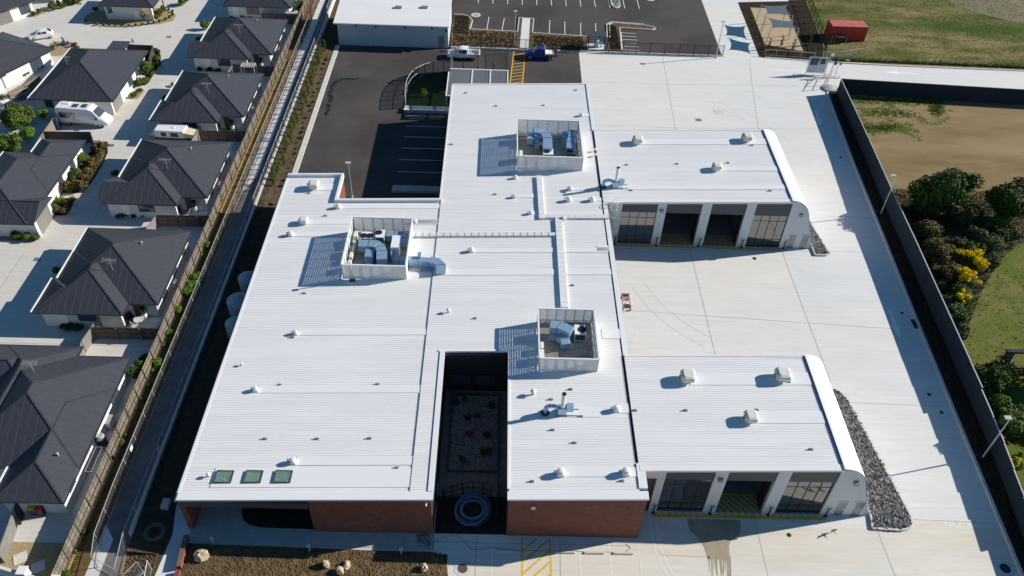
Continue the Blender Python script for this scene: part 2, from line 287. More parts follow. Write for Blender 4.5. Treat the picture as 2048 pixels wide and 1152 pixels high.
def single(m, name, ms, label, cat, group=None):
    xs = [p[0] for p in m.v]; ys = [p[1] for p in m.v]; zs = [p[2] for p in m.v]; c = Vector(((min(xs) + max(xs)) / 2, (min(ys) + max(ys)) / 2, min(zs)))
    m.v = [(x - c.x, y - c.y, z - c.z) for x, y, z in m.v]; o = m.build(name, ms); o.location = c; return tag(o, label, cat, group)
def struct(m, name, ms, kind='structure'):
    o = m.build(name, ms); o['kind'] = kind; return o
def copy_tree(o, parent=None):
    c = o.copy(); COL.objects.link(c)
    if parent: c.parent = parent
    for ch in list(o.children): copy_tree(ch, c)
    return c
USED = set()
def place(proto, loc, rz=0.0, sc=1.0, label=None, group=None):
    o = proto if proto.name not in USED else copy_tree(proto); USED.add(proto.name)
    o.location = loc; o.rotation_euler = (0, 0, rz); o.scale = (sc, sc, sc) if not isinstance(sc, tuple) else sc
    if label: o['label'] = label
    if group: o['group'] = group
    return o
# ================================================================ SETTING
m = M(); m.flat([(-400, -150), (400, -150), (400, 700), (-400, 700)], 0); struct(m, 'ground', soil)
m = M(); m.flat([(-140, 31.2), (-34.0, 31.2), (-34.0, 180), (-140, 180)], 0.006); struct(m, 'village_driveway', conc2)
def lerp(T, y):
    for a, b in zip(T, T[1:]):
        if y <= b[0]: break
    return a[1] + (b[1] - a[1]) * (y - a[0]) / (b[0] - a[0])
KT = [(15, 43.4), (34.3, 45.0), (40.6, 45.5), (51, 46.15), (59.4, 46.75), (67.5, 47.35), (78.7, 48.3), (97.9, 49.75), (115.7, 51.5)]
def kerb_e(y): return lerp(KT, y)
KE = [(kerb_e(y), y) for y in (15, 34, 50, 65, 80, 95, 108, 114.6)]
m = M(); m.flat([(12.9, 100), (12.9, 28), (12.9, 15)] + KE + [(52.2, 116.6), (53.4, 117.3), (54.2, 115.4), (120, 112.4), (120, 123.6), (66, 124.4), (54, 125.0), (44.2, 125.9), (44.3, 147.6), (50.8, 147.4), (54, 148), (54, 180), (37.9, 180), (37.1, 125.9), (13.2, 125.7)], 0.006)
struct(m, 'concrete_yard', conc)
m = M(); m.flat([(-3.05, 15), (-3.2, 35.0), (-25.2, 35.6), (-25.2, 42), (12.9, 42), (12.9, 15)], 0.006); struct(m, 'forecourt', conc_cream)
m = M(); m.flat([(12.9, 15), (12.9, 38.0), (23.5, 38.2), (33.6, 38.25), (37.6, 39.1), (44.6, 38.9), (kerb_e(38.9), 38.9), (45.0, 34.3), (43.4, 15)], 0.0100); struct(m, 'cream_yard_slabs', conc_cream)
m = M(); m.flat([(-25.0, 35.6), (-4.4, 35.3), (-4.4, 36.95), (-14.6, 37.1), (-14.6, 41), (-25.0, 41)], 0.012); struct(m, 'front_footpath', conc_path)
m = M(); m.flat([xy(355, 990), xy(385, 1010), (-25.25, 37.2), (-25.1, 35.7), (-25.0, 28), (-27.1, 28), xy(345, 1070)], 0.010); struct(m, 'side_footpath', conc)
m = M(); m.flat([(-21.25, 40.9), (-21.2, 38.6), (-20.8, 37.8), (-20.2, 37.4), (-19.2, 37.15), (-14.6, 37.08), (-14.6, 40.9)], 0.03); struct(m, 'porch_garden_bed', mulch)
m = M(); pts = [(-24.6, 35.55), (-8.0, 35.2), (-4.6, 35.2), (-3.7, 34.8), (-3.2, 34.1), (-3.05, 33), (-3.0, 20), (-24.6, 20)]
m.flat(pts, 0.05); struct(m, 'front_garden_bed', barkbed)
m = M(); m.flat([(-26.0, 82.0), (-18.5, 82), (-18.5, 76), (-6.0, 76), (-6.0, 104), (13.0, 104), (12.85, 115.9), (13.2, 125.6), (-26.0, 125.6)], 0.006); struct(m, 'car_park_asphalt', asph)
m = M(); m.flat([(-8.2, 126.3), (37.1, 126.3), (37.9, 180), (-8.2, 180)], 0.006); struct(m, 'north_car_park_asphalt', asph)
m = M(); m.flat([(-32.25, 84), (-31.15, 88), (-31.15, 180), (-32.25, 180)], 0.010); m.flat([(-32.25, 25), (-31.15, 25), (-31.15, 35.8), (-32.25, 37.2)], 0.010); struct(m, 'laneway_path', conc); m = M(); m.flat([(-32.25, 25), (-29.72, 25), (-29.72, 180), (-32.25, 180)], 0.006); struct(m, 'laneway_shade_strip', lane_shade)  # lane shade laid as a dark strip, pale strip only where sun falls
m = M(); m.flat([(-33.85, 25), (-32.26, 25), (-32.26, 180), (-33.85, 180)], 0.010); struct(m, 'laneway_dirt_strip', orange_dirt)
m = M(); m.flat([(-29.7, 30), (-28.8, 30), (-28.6, 36), (-29.7, 38)], 0.010); struct(m, 'laneway_verge', orange_dirt)
m = M(); m.poly([(-29.5, 34.5, .5), (-26.9, 34.5, .05), (-26.9, 125.4, .05), (-29.5, 125.4, .74)]); struct(m, 'side_planting_bed', soil)
m = M(); m.box(-26.75, -26.05, 84, 125.2, 0, 0.13); struct(m, 'west_kerb', kerb_m)
o_ = M().box(-29.74, -29.48, 36, 150, 0, 0.86); RW = single(o_, 'retaining_wall', kerb_m, 'low pale concrete retaining wall between the laneway path and the planting strip', 'wall')
# east edge: kerb, planting bed
m = M()
K2 = KE + [(52.2, 116.6)]
for a, b in zip(K2, K2[1:]):
    m.poly([(a[0], a[1], 0.14), (a[0] + .28, a[1], 0.14), (b[0] + .28, b[1], 0.14), (b[0], b[1], 0.14)]); m.poly([(a[0], a[1], 0), (a[0], a[1], 0.14), (b[0], b[1], 0.14), (b[0], b[1], 0)]); m.poly([(a[0] + .28, a[1], 0), (b[0] + .28, b[1], 0), (b[0] + .28, b[1], 0.14), (a[0] + .28, a[1], 0.14)])
struct(m, 'east_kerb', kerb_m)
WALLE = [(44.3, 15), (46.35, 34), (47.2, 40.3), (47.9, 46), (48.45, 52.4), (48.95, 59.4), (49.5, 67), (50.1, 75), (50.7, 84.5), (51.8, 98), (52.95, 114.6)]
WALLH = [(15, 1.6), (34, 1.75), (37.8, 1.9), (38.2, 2.15), (46, 2.4), (52.2, 2.5), (52.4, 2.68), (60, 2.75), (84, 2.75), (98, 2.6), (115, 2.55)]
m = M(); m.flat([(x + .25, y) for x, y in K2] + [(53.4, 117), (53.0, 114.6)] + WALLE[::-1], 0.10); struct(m, 'east_planting_bed', mulch)
m = M(); m.flat(WALLE[:9] + [(51.1, 89.2), (57, 88.6), (68, 88.0), (140, 85), (140, 15)], 0.006); struct(m, 'lawn', lawn_m)
m = M(); m.flat([(51.1, 89.2), (57, 88.6), (68, 88.0), (140, 85), (140, 111.2), (53.0, 114.6), (51.8, 98)], 0.006); struct(m, 'bare_field', field)
m = M(); m.flat([(54.0, 125.1), (66, 124.6), (120, 123.8), (190, 120), (190, 200), (57, 200), (57.4, 149.7)], 0.006); struct(m, 'rough_grass', roughg)
m = M(); m.flat([xy(*p) for p in [(1880, -30), (1905, 8), (1970, 30), (2048, 48), (2120, 60)]] + [(110, 152), (92, 154)], 0.010); struct(m, 'dirt_track', mat('pale_dirt', (0.21, 0.17, 0.11), (0.12, 0.12, 0.05), sc=0.35, rough=1, bump=0.8, detail=12))
m = M(); m.beam((54, 125.03, 0.06), (66, 124.5, 0.06), 0.25, 0.16); m.beam((66, 124.5, 0.06), (120, 123.7, 0.06), 0.25, 0.16); m.beam((44.2, 125.95, 0.06), (54, 125.03, 0.06), 0.2, 0.14); struct(m, 'road_kerb', kerb_m)
# joints in the slabs
m = M()
JN = [[(23.45, 30), (23.7, 75.5), (25.9, 103.2), (27.1, 125.8)], [(34.9, 55), (34.9, 75), (36.8, 92), (38.3, 104), (40.0, 116), (41.5, 125)],
      [xy(1240, 620), xy(1500, 638), xy(1820, 660)], [xy(1232, 497), xy(1770, 505)], [xy(1160, 163), xy(1300, 168), xy(1597, 172)], [xy(1185, 250), xy(1354, 256), xy(1640, 258)],
      [xy(1700, 805), xy(1900, 814)], [xy(1825, 1039), xy(1985, 1046)], [xy(1320, 1110), xy(1420, 1114)], [xy(1755, 1062), xy(1790, 1152)], [xy(820, 1082), xy(960, 1086), xy(1260, 1092)],
      [xy(640, 1078), xy(820, 1082)], [xy(954, 1072), xy(950, 1152)], [xy(1120, 1078), xy(1121, 1152)], [xy(450, 1052), xy(640, 1070)], [xy(1650, 432), xy(1750, 436)], [xy(867, 1068), xy(866, 1100)]]
for L in JN:
    for a, b in zip(L, L[1:]): m.line(a, b, 0.038, 0.0165)
struct(m, 'slab_joint_lines', joint_m)
m = M()
for L in [[(-34.2, 57.6), (-48, 57.7), (-60, 57.7)], [(-54, 72), (-54, 60)], [(-47, 112), (-75, 112.5)], [(-48.5, 60), (-48.5, 132)]]:
    for a, b in zip(L, L[1:]): m.line(a, b, 0.05, 0.012)
struct(m, 'driveway_joint_lines', joint_m)
# tyre marks and scuffs
m = M(); rr = random.Random(17)
for k in range(13):
    x, y = rr.uniform(15, 43), rr.choice([rr.uniform(54, 74), rr.uniform(54, 74), rr.uniform(94, 112), rr.uniform(24, 37)]); rad = rr.uniform(7, 22); a0 = rr.uniform(0, 6.28); da = rr.uniform(.25, .7); cx, cy = x - rad * math.cos(a0), y - rad * math.sin(a0)
    for off in (0, 1.7):
        P = [(cx + (rad + off) * math.cos(a0 + da * i / 10), cy + (rad + off) * math.sin(a0 + da * i / 10)) for i in range(11)]
        if all(13.5 < p[0] < kerb_e(p[1]) - 1 and not (38.5 < p[1] < 53) and not (75.5 < p[1] < 93) for p in P):
            for a, b in zip(P, P[1:]): m.line(a, b, .16, 0.0135 + .0001 * k)
struct(m, 'tyre_marks', mat('tyre_scuffed_concrete', (.645, .635, .60), (.68, .67, .63), sc=1.5, rough=.85))
# stains
m = M(); m.flat([xy(*p) for p in [(1373, 1037), (1480, 1040), (1482, 1055), (1478, 1072), (1462, 1080), (1458, 1092), (1459, 1120), (1415, 1118), (1408, 1095), (1395, 1076), (1380, 1062)]], 0.0125)
rnd = random.Random(3)
for i in range(15):
    x = 1416 + i * 2.9 + rnd.uniform(-1, 1); wdt = rnd.uniform(.8, 3.2); L = rnd.uniform(14, 48); k = rnd.uniform(-2, 7)
    m.flat([xy(x, 1112), xy(x + wdt + 1, 1112), xy(x + wdt + k * .6, 1117 + L * .6), xy(x + wdt * .6 + k, 1117 + L), xy(x + k * .9, 1117 + L), xy(x + k * .5, 1117 + L * .5)], 0.0125 + .0002 * i)
struct(m, 'damp_stain', stain_m)
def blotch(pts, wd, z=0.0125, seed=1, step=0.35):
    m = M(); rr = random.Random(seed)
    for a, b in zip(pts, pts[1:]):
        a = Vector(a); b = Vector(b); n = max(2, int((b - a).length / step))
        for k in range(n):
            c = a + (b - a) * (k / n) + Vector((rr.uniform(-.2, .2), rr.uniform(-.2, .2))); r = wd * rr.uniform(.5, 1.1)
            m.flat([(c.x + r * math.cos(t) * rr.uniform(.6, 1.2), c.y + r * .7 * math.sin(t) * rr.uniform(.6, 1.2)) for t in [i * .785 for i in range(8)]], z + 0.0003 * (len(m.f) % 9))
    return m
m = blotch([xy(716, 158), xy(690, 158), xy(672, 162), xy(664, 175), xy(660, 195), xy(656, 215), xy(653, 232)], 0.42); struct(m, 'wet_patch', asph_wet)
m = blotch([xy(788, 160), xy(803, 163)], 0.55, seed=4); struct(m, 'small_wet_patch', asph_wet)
for k_, (L_, w_) in enumerate([([xy(1700, 198), xy(1760, 200), xy(1850, 205), xy(1890, 212)], .9), ([xy(1722, 240), xy(1735, 262), xy(1765, 256), xy(1800, 252), xy(1830, 262)], 1.0), ([xy(1725, 228), xy(1770, 222), xy(1810, 228), xy(1850, 240)], .55), ([xy(1868, 205), xy(1875, 225)], .8), ([xy(1800, 262), xy(1840, 275)], .4), ([xy(1712, 215), xy(1740, 222), xy(1790, 212)], .5), ([xy(1830, 240), xy(1870, 250), xy(1900, 235)], .35)]):
    rr = random.Random(70 + k_); m = M()
    for a, b in zip(L_, L_[1:]):
        a = Vector(a); b = Vector(b); n = int((b - a).length * 26)
        for i in range(n):
            c = a + (b - a) * rr.random() + Vector((rr.gauss(0, w_ * .7), rr.gauss(0, w_ * .8))); r = rr.uniform(.08, .42) * w_
            m.flat([(c.x + r * 1.4 * math.cos(t) * rr.uniform(.4, 1.3), c.y + r * math.sin(t) * rr.uniform(.4, 1.3)) for t in [j * .898 for j in range(7)]], .012 + .00004 * (i % 60) + .003 * (k_ % 2))
    struct(m, 'field_weed_patch', weedg, 'stuff')
# ---- painted markings
m = M()
for i in range(5): m.line((-13.05, 101.4 - i * 2.83 - (0 if i < 1 else 0)), (-7.2, 101.45 - i * 2.83), 0.10, 0.0125)
struct(m, 'parking_bay_lines', white_p)
m = M()
for i in range(-3, 9):
    x = 17.3 - 2.66 * i; m.line((x, 143.4), (x, 149), 0.12, 0.0125)
for a, b in [((-1.9, 137.9), (-2.2, 132.6)), ((0.8, 137.7), (0.4, 132.5)), ((8.8, 137.4), (8.5, 132.0)), ((11.4, 137.1), (11.2, 131.9)), ((14.2, 136.9), (13.9, 131.9)), ((16.8, 136.7), (16.5, 131.9))]: m.line(a, b, 0.12, 0.0125)
for i in range(6): y = 133.4 - i * 1.25; m.line((20.95, y), (23.5, y - .1), 0.12, 0.0125)
m.line((20.95, 133.6), (20.6, 127.0), 0.10, 0.0165); m.line((20.6, 127.1), (23.0, 127.0), 0.12, 0.0125)
struct(m, 'north_parking_lines', white_p)
m = M()
for a, b in [((0.5, 36.5), (0.5, 22)), ((7.85, 36.5), (7.85, 22)), ((10.4, 36.5), (10.4, 22)), ((12.9, 36.5), (12.9, 22))]: m.line(a, b, 0.12, 0.0125)
for dx in (0, .55):
    L = [(14.35 + dx, 39.3), (14.25 + dx, 37.4), (14.3 + dx, 35.8), (14.7 + dx, 34.2), (15.5 + dx, 32.4)]
    for a, b in zip(L, L[1:]): m.line(a, b, 0.13, 0.0165)
struct(m, 'forecourt_white_lines', white_p)
m = M(); m.line((3.02, 36.6), (3.02, 26), 0.13, 0.0125); m.line((5.42, 36.6), (5.42, 26), 0.13, 0.0125)
for i in range(-3, 9):
    y = 36.6 - i * 1.05; a = (3.05, y - 2.2); b = (5.4, y)
    if b[1] > 36.6: k = (36.6 - a[1]) / (b[1] - a[1]); b = (a[0] + (b[0] - a[0]) * k, 36.6)
    if a[1] < 36.5: m.line(a, b, 0.16, 0.0165)
struct(m, 'forecourt_yellow_hatching', yellow_p)
m = M()
def hatch(m, x0, x1, y0, y1, st, ph=0.0, w=0.17, z=0.0165, slant=-0.9):
    n = int((x1 - x0 + abs(slant) * (y1 - y0)) / st) + 2
    for i in range(-4, n + 4):
        a = Vector((x0 + i * st + ph, y0)); b = Vector((a.x + slant * (y1 - y0), y1))
        t0, t1 = 0.0, 1.0; dx = b.x - a.x
        for lim, sg in ((x0, 1), (x1, -1)):
            if abs(dx) < 1e-6: continue
            t = (lim - a.x) / dx
            if sg * dx > 0: t0 = max(t0, t)
            else: t1 = min(t1, t)
        if t1 - t0 > 0.08: m.line(a + (b - a) * t0, a + (b - a) * t1, w, z)
def apron(yw, x0, x1, opens):
    m = M(); m.line((x0, yw - .42), (x1, yw - .42), 0.30, 0.0205); hatch(m, x0, x1, yw - .42, yw - .02, .62)
    for a, b in opens:
        hatch(m, a + .05, b - .05, yw - .0, yw + 1.75, .62, z=0.0245); m.line((a + .05, yw + 1.85), (b - .05, yw + 1.85), .16, 0.0245)
    return m
struct(apron(39.5, 14.4, 29.9, [(20.15, 24.2)]), 'lower_bay_yellow_hatching', yellow_p)
struct(apron(76.45, 14.4, 35.1, [(20.1, 24.15), (25.35, 29.35)]), 'upper_bay_yellow_hatching', yellow_p)
m = M(); m.line((2.45, 125.2), (1.6, 110), 0.16, 0.0125); m.line((4.35, 125.2), (3.5, 110), 0.16, 0.0125)
for i in range(13):
    y = 124.2 - i * 1.05; x = 2.4 - (125.2 - y) * .056; m.line((x, y - .25), (x + 1.85, y + .45), 0.14, 0.0165)
struct(m, 'yellow_walkway_marking', orange_p)
def arrow(p, q, name):
    m = M(); a = Vector(p); b = Vector(q); d = (b - a).normalized(); n = Vector((-d.y, d.x)); L = (b - a).length; k = a + d * L * .55
    m.flat([a + n * .15, a - n * .15, k - n * .15, k + n * .15], 0.0205); m.flat([k + n * .52, b, k - n * .52], 0.0205); struct(m, name, MATS.get('bright_white_paint') or mat('bright_white_paint', (.90, .90, .88), rough=.6))
arrow((44.75, 66.0), (44.35, 61.4), 'lane_arrow_marking'); arrow((48.2, 109.3), (47.75, 104.9), 'lane_arrow_marking'); arrow((68.6, 122.05), (62.6, 122.2), 'road_arrow_marking')
def text(s, size, loc, rz=0, rx=0, ext=0.0, al='CENTER', name='lettering', m=white_p, parent=None):
    c = bpy.data.curves.new(name, 'FONT'); c.body = s; c.size = size; c.align_x = al; c.extrude = ext; c.offset = 0.03
    o = bpy.data.objects.new(name + '_tmp', c); COL.objects.link(o); bpy.context.view_layer.update(); me = bpy.data.meshes.new_from_object(o.evaluated_get(bpy.context.evaluated_depsgraph_get()))
    bpy.data.objects.remove(o); me.materials.clear(); me.materials.append(m); o = bpy.data.objects.new(name, me); COL.objects.link(o)
    o.location = Vector(loc) - wl(parent); o.rotation_euler = (rx, 0, rz)
    if parent: o.parent = parent
    return o
q = at(1889, 1053); t = text('NO  ENTRY', 0.85, (q.x, q.y, 0.0165), al='LEFT', name='no_entry_road_lettering', m=faded_p); t['kind'] = 'structure'; t.scale = (1.15, 1, 1)
# gravel beds by the wings
def stonebed(pts, name, n, seed, r=(.10, .24), m0=stone_d, kerb=None):
    xs = [p[0] for p in pts]; ys = [p[1] for p in pts]; rr = random.Random(seed); m = M(); m.flat(pts, 0.07)
    def ins(x, y):
        c = False; j = len(pts) - 1
        for i in range(len(pts)):
            if (pts[i][1] > y) != (pts[j][1] > y) and x < (pts[j][0] - pts[i][0]) * (y - pts[i][1]) / (pts[j][1] - pts[i][1]) + pts[i][0]: c = not c
            j = i
        return c
    k = 0
    while k < n:
        x, y = rr.uniform(min(xs), max(xs)), rr.uniform(min(ys), max(ys))
        if not ins(x, y): continue
        k += 1; a = rr.uniform(*r); b = a * rr.uniform(.6, 1); h = a * rr.uniform(.5, .9); t = rr.uniform(0, 3.14); z = 0.07 + rr.uniform(0, .06)
        c, s_ = math.cos(t), math.sin(t); P = [(x + c * a, y + s_ * a, z), (x - s_ * b, y + c * b, z), (x - c * a, y - s_ * a, z), (x + s_ * b, y - c * b, z), (x + rr.uniform(-.4, .4) * a, y + rr.uniform(-.4, .4) * a, z + h)]
        m.faces(P, [(0, 1, 4), (1, 2, 4), (2, 3, 4), (3, 0, 4)])
    struct(m, name, m0, 'stuff')
GL = [(33.7, 38.15), (36.1, 38.02), (36.7, 38.12), (37.15, 38.4), (37.45, 38.85), (37.55, 39.4), (37.45, 40), (35.9, 52.5), (35.4, 53.6), (34.9, 53.9), (33.9, 53.9), (33.95, 39.4)]
stonebed(GL, 'loose_grey_stones', 3600, 5, (.10, .27))
GU = [(38.75, 75.1), (40.1, 75.1), (40.6, 75.5), (40.45, 76.4), (39.6, 84), (38.75, 90), (38.72, 80)]
stonebed(GU, 'loose_dark_stones', 1500, 6)
m = M()
for P in (GL, GU):
    for a, b in zip(P, P[1:] + P[:1]): m.beam((a[0], a[1], 0.10), (b[0], b[1], 0.10), 0.17, 0.22)
struct(m, 'stone_bed_kerb', kerb_m)
# north car park kerbs and beds
m = M()
NB = [(-8.1, 126.5), (-8.1, 138.3), (-6.6, 138.3), (-5.4, 137.6), (-4.75, 136.0), (-5.1, 132.7), (3.1, 132.3), (3.15, 126.5)]
NB2 = [(5.2, 126.5), (5.55, 132.1), (14.9, 131.4), (14.4, 126.6)]; NB3 = [(17.9, 126.6), (18.8, 131.2), (19.2, 136.2), (19.8, 136.9), (20.5, 137.0), (25.6, 136.4), (26.9, 135.9), (27.2, 135.3), (26.5, 134.8), (20.9, 135.2), (20.4, 126.6)]
m.flat(NB, 0.10); m.flat(NB2, 0.10); m.flat(NB3, 0.10); m.flat([(3.1, 132.3), (3.4, 137.8), (3.95, 137.8), (3.4, 126.5), (3.15, 126.5)], 0.10); m.flat([(5.35, 137.7), (5.95, 137.6), (5.55, 132.1), (5.2, 126.5), (4.85, 126.5)], 0.10); struct(m, 'north_garden_beds', barkbed)
m = M()
for P in (NB[1:7] + [(3.4, 137.8), (3.95, 137.8)], [(5.35, 137.7), (5.95, 137.6), (5.6, 132.1), (14.9, 131.4)], NB3[1:] + []):
    for a, b in zip(P, P[1:]): m.beam((a[0], a[1], 0.08), (b[0], b[1], 0.08), 0.17, 0.17)
m.beam((18.4, 131.3, .08), (18.7, 136.3, .08), .16, .16); m.beam((18.7, 136.3, .08), (19.6, 137.35, .08), .16, .16); m.beam((19.6, 137.35, .08), (25.3, 136.9, .08), .16, .16); m.beam((17.0, 131.4, .08), (18.4, 131.3, .08), .16, .16)
struct(m, 'north_kerbs', kerb_m)
m = M(); m.flat([(3.4, 126.3), (3.95, 137.8), (5.35, 137.8), (4.85, 126.3)], 0.12); struct(m, 'north_footpath', conc)
m = M(); m.flat([(-8.0, 125.62), (37.3, 125.62), (37.2, 126.35), (-8.0, 126.4)], 0.02); struct(m, 'fence_plinth_strip', conc_path)
# island with arrows at the top
IS = [(20.35, 152), (20.3, 144.6), (20.55, 143.6), (21.05, 143.25), (21.6, 143.6), (21.85, 144.4), (21.9, 152)]
m = M(); m.flat(IS, 0.11); 
for a, b in zip(IS, IS[1:]): m.beam((a[0], a[1], .08), (b[0], b[1], .08), .15, .17)
struct(m, 'traffic_island', kerb_m); stonebed([(20.45, 151), (20.45, 144.6), (21.05, 143.5), (21.75, 144.5), (21.75, 151)], 'island_stones', 260, 9)
# north east garden with shade sails
GB = [(44.2, 147.6), (43.9, 138.8), (43.4, 126.1), (50.7, 125.5), (53.1, 125.0), (55.3, 130.1), (57.3, 149.7), (55.1, 149.0)]
m = M(); m.flat(GB, 0.05); struct(m, 'play_area_bark_bed', mulch)
m = M(); m.flat([(46.0, 145.4), (45.3, 130.6), (51.4, 128.6), (52.6, 145.2)], 0.07); struct(m, 'play_area_sand', sandpit)
# village gardens
VG = [('village_gravel_garden', sand, [xy(*p) for p in [(97, 98), (101, 86), (118, 83), (145, 85), (158, 92), (161, 100), (152, 104), (128, 110), (118, 112), (95, 112)]]),
      ('pavilion_garden', sand, [xy(*p) for p in [(168, 38), (172, 30), (195, 22), (240, 15), (320, 16), (345, 22), (352, 32), (345, 42), (320, 48), (250, 53), (200, 50), (178, 45)]]),
      ('small_shrub_bed', sand, [xy(*p) for p in [(255, 196), (262, 184), (288, 178), (287, 184), (275, 198), (262, 199)]]),
      ('corner_shrub_bed', sand, [xy(*p) for p in [(52, 30), (62, 26), (85, 18), (96, 22), (90, 26), (68, 34)]]),
      ('curved_shrub_bed', sand, [xy(*p) for p in [(95, 12), (130, 0), (165, -8), (168, 0), (150, 10), (118, 18), (103, 17)]]),
      ('back_yard_gravel', sand, [(-40.3, 35.4), (-34.2, 35.4), (-34.2, 31.2), (-40.3, 31.2)]),
      ('driveway_shrub_bed', mulch, [xy(*p) for p in [(185, 300), (215, 283), (216, 305), (205, 330), (180, 370), (165, 386), (122, 386), (130, 350)]]),
      ('corner_garden_bed', mulch, [xy(*p) for p in [(104, 395), (150, 398), (143, 415), (132, 431), (110, 432), (102, 415)]]),
      ('east_border_bed', mulch, [xy(*p) for p in [(300, 94), (315, 97), (322, 112), (320, 128), (308, 148), (298, 165), (290, 171), (268, 168), (280, 140)]]),
      ('front_shrub_strip', sand, [xy(*p) for p in [(0, 468), (20, 464), (75, 464), (72, 482), (0, 481)]])]
for nme, mt, pts in VG:
    m = M(); m.flat(pts, 0.03); struct(m, nme, mt)
# courtyards
m = M(); m.flat([(-4.45, 36.9), (1.7, 36.9), (1.7, 52.8), (-4.45, 52.8)], 0.016); struct(m, 'courtyard_paving', mat('dark_paving', (0.24, 0.195, 0.17), (.17, .14, .12), sc=2, rough=.9))
m = M(); m.flat([(-4.4, 36.95), (1.65, 36.95), (1.65, 40.6), (-4.4, 40.6)], 0.022); struct(m, 'courtyard_front_bed', mulch)
m = M()
for a, b in [((-3.7, 43.2), (.9, 43.2)), ((.9, 43.3), (.9, 52.1)), ((.8, 52.2), (-3.6, 52.2)), ((-3.7, 52.1), (-3.7, 43.3))]: m.beam((*a, .1), (*b, .1), .12, .24)
struct(m, 'courtyard_bed_edging', brown_w)
stonebed([(-3.6, 52.0), (0.8, 52.1), (0.8, 43.3), (-3.5, 43.3)], 'courtyard_pebbles', 3400, 12, (.06, .13), pebble)
m = M(); m.flat([(-13.35, 106.2), (-13.5, 111), (-13.2, 114), (-12.4, 116.2), (-11.2, 117.2), (-6.6, 117.5), (-6.4, 106.2)], 0.05); struct(m, 'small_fenced_lawn', shortg)
# ================================================================ MAIN BUILDING
def zr(x): return 4.51 + 0.0389 * (x + 24.87)
def zw(x): return 6.13 + 0.0375 * (x - 12.9)
def zroof(x): return zr(x) if x < 12.6 else zw(x)
def ribbed(m, x0, x1, y0, y1, zf, p=0.262, h=0.019):
    k0 = math.ceil(y0 / p); y = y0; za, zb = zf(x0), zf(x1)
    def q(ya, ha, yb, hb): m.poly([(x0, ya, za + ha), (x1, ya, zb + ha), (x1, yb, zb + hb), (x0, yb, za + hb)])
    k = k0
    while k * p + .08 < y1:
        c = k * p + .03
        if c - .03 > y: q(y, 0, c - .03, 0); q(c - .03, 0, c - .008, h); q(c - .008, h, c + .018, h); q(c + .018, h, c + .038, 0); y = c + .038
        k += 1
    q(y, 0, y1, 0)
    for xx, zz in ((x0, za), (x1, zb)): m.poly([(xx, y0, zz - .12), (xx, y1, zz - .12), (xx, y1, zz), (xx, y0, zz)] if xx == x1 else [(xx, y1, zz - .12), (xx, y0, zz - .12), (xx, y0, zz), (xx, y1, zz)])
def slab(m, x0, x1, y0, y1, zf, t=0.04, up=0.05):    # flashing following the fall of the roof
    a, b = zf(x0) + up, zf(x1) + up
    m.faces([(x0, y0, a - t), (x1, y0, b - t), (x1, y1, b - t), (x0, y1, a - t), (x0, y0, a), (x1, y0, b), (x1, y1, b), (x0, y1, a)],
            [(0, 3, 2, 1), (4, 5, 6, 7), (0, 1, 5, 4), (1, 2, 6, 5), (2, 3, 7, 6), (3, 0, 4, 7)])
def block(m, x0, x1, y0, y1, zf, z0=0.0, d=0.13):
    a, b = zf(x0) - d, zf(x1) - d
    m.faces([(x0, y0, z0), (x1, y0, z0), (x1, y1, z0), (x0, y1, z0), (x0, y0, a), (x1, y0, b), (x1, y1, b), (x0, y1, a)],
            [(0, 3, 2, 1), (4, 5, 6, 7), (0, 1, 5, 4), (1, 2, 6, 5), (2, 3, 7, 6), (3, 0, 4, 7)])
MB = thing('main_building', 'large white ribbed roof building with brick front, dark courtyard and two curved wings', 'building', (0, 60, 0))
m = M()
block(m, -25.0, -14.6, 40.9, 76.85, zr); block(m, -14.598, -6.32, 36.9, 76.85, zr); block(m, -25.0, -18.5, 76.852, 82.0, zr); block(m, -6.318, -4.55, 36.9, 52.8, zr)
block(m, 1.72, 12.95, 36.86, 52.7, zr); block(m, -25.2, -24.72, 36.95, 40.9, zr)
m.build('brick_wall', brick, MB)
m = M(); block(m, -6.318, 12.9, 52.802, 104.1, zr); m.build('dark_wall', black_clad, MB)
m = M(); block(m, -4.548, -4.51, 37.2, 52.78, zr); m.build('courtyard_cladding', black_clad, MB); m = M(); block(m, 1.68, 1.718, 37.2, 52.68, zr); m.build('courtyard_cladding', black_clad, MB)
m = M(); m.box(-24.7, -14.62, 36.80, 37.02, 3.62, 4.42); m.box(-24.7, -14.62, 37.02, 40.88, 4.30, 4.38); m.build('porch_fascia', navy, MB)
zm = lambda x: zr(x) + 0.07
m = M(); ribbed(m, -25.05, -6.25, 37.53, 76.75, zr); ribbed(m, -25.05, -18.7, 76.75, 81.85, zr); m.build('roof_sheet', white_roof, MB)
m = M(); ribbed(m, -6.33, -4.85, 37.53, 53.2, zm); ribbed(m, -6.33, 12.35, 53.2, 104.0, zm); ribbed(m, 1.75, 12.35, 37.53, 53.198, zm); m.build('roof_sheet', white_roof, MB)
zt = lambda x: zr(x) + .02
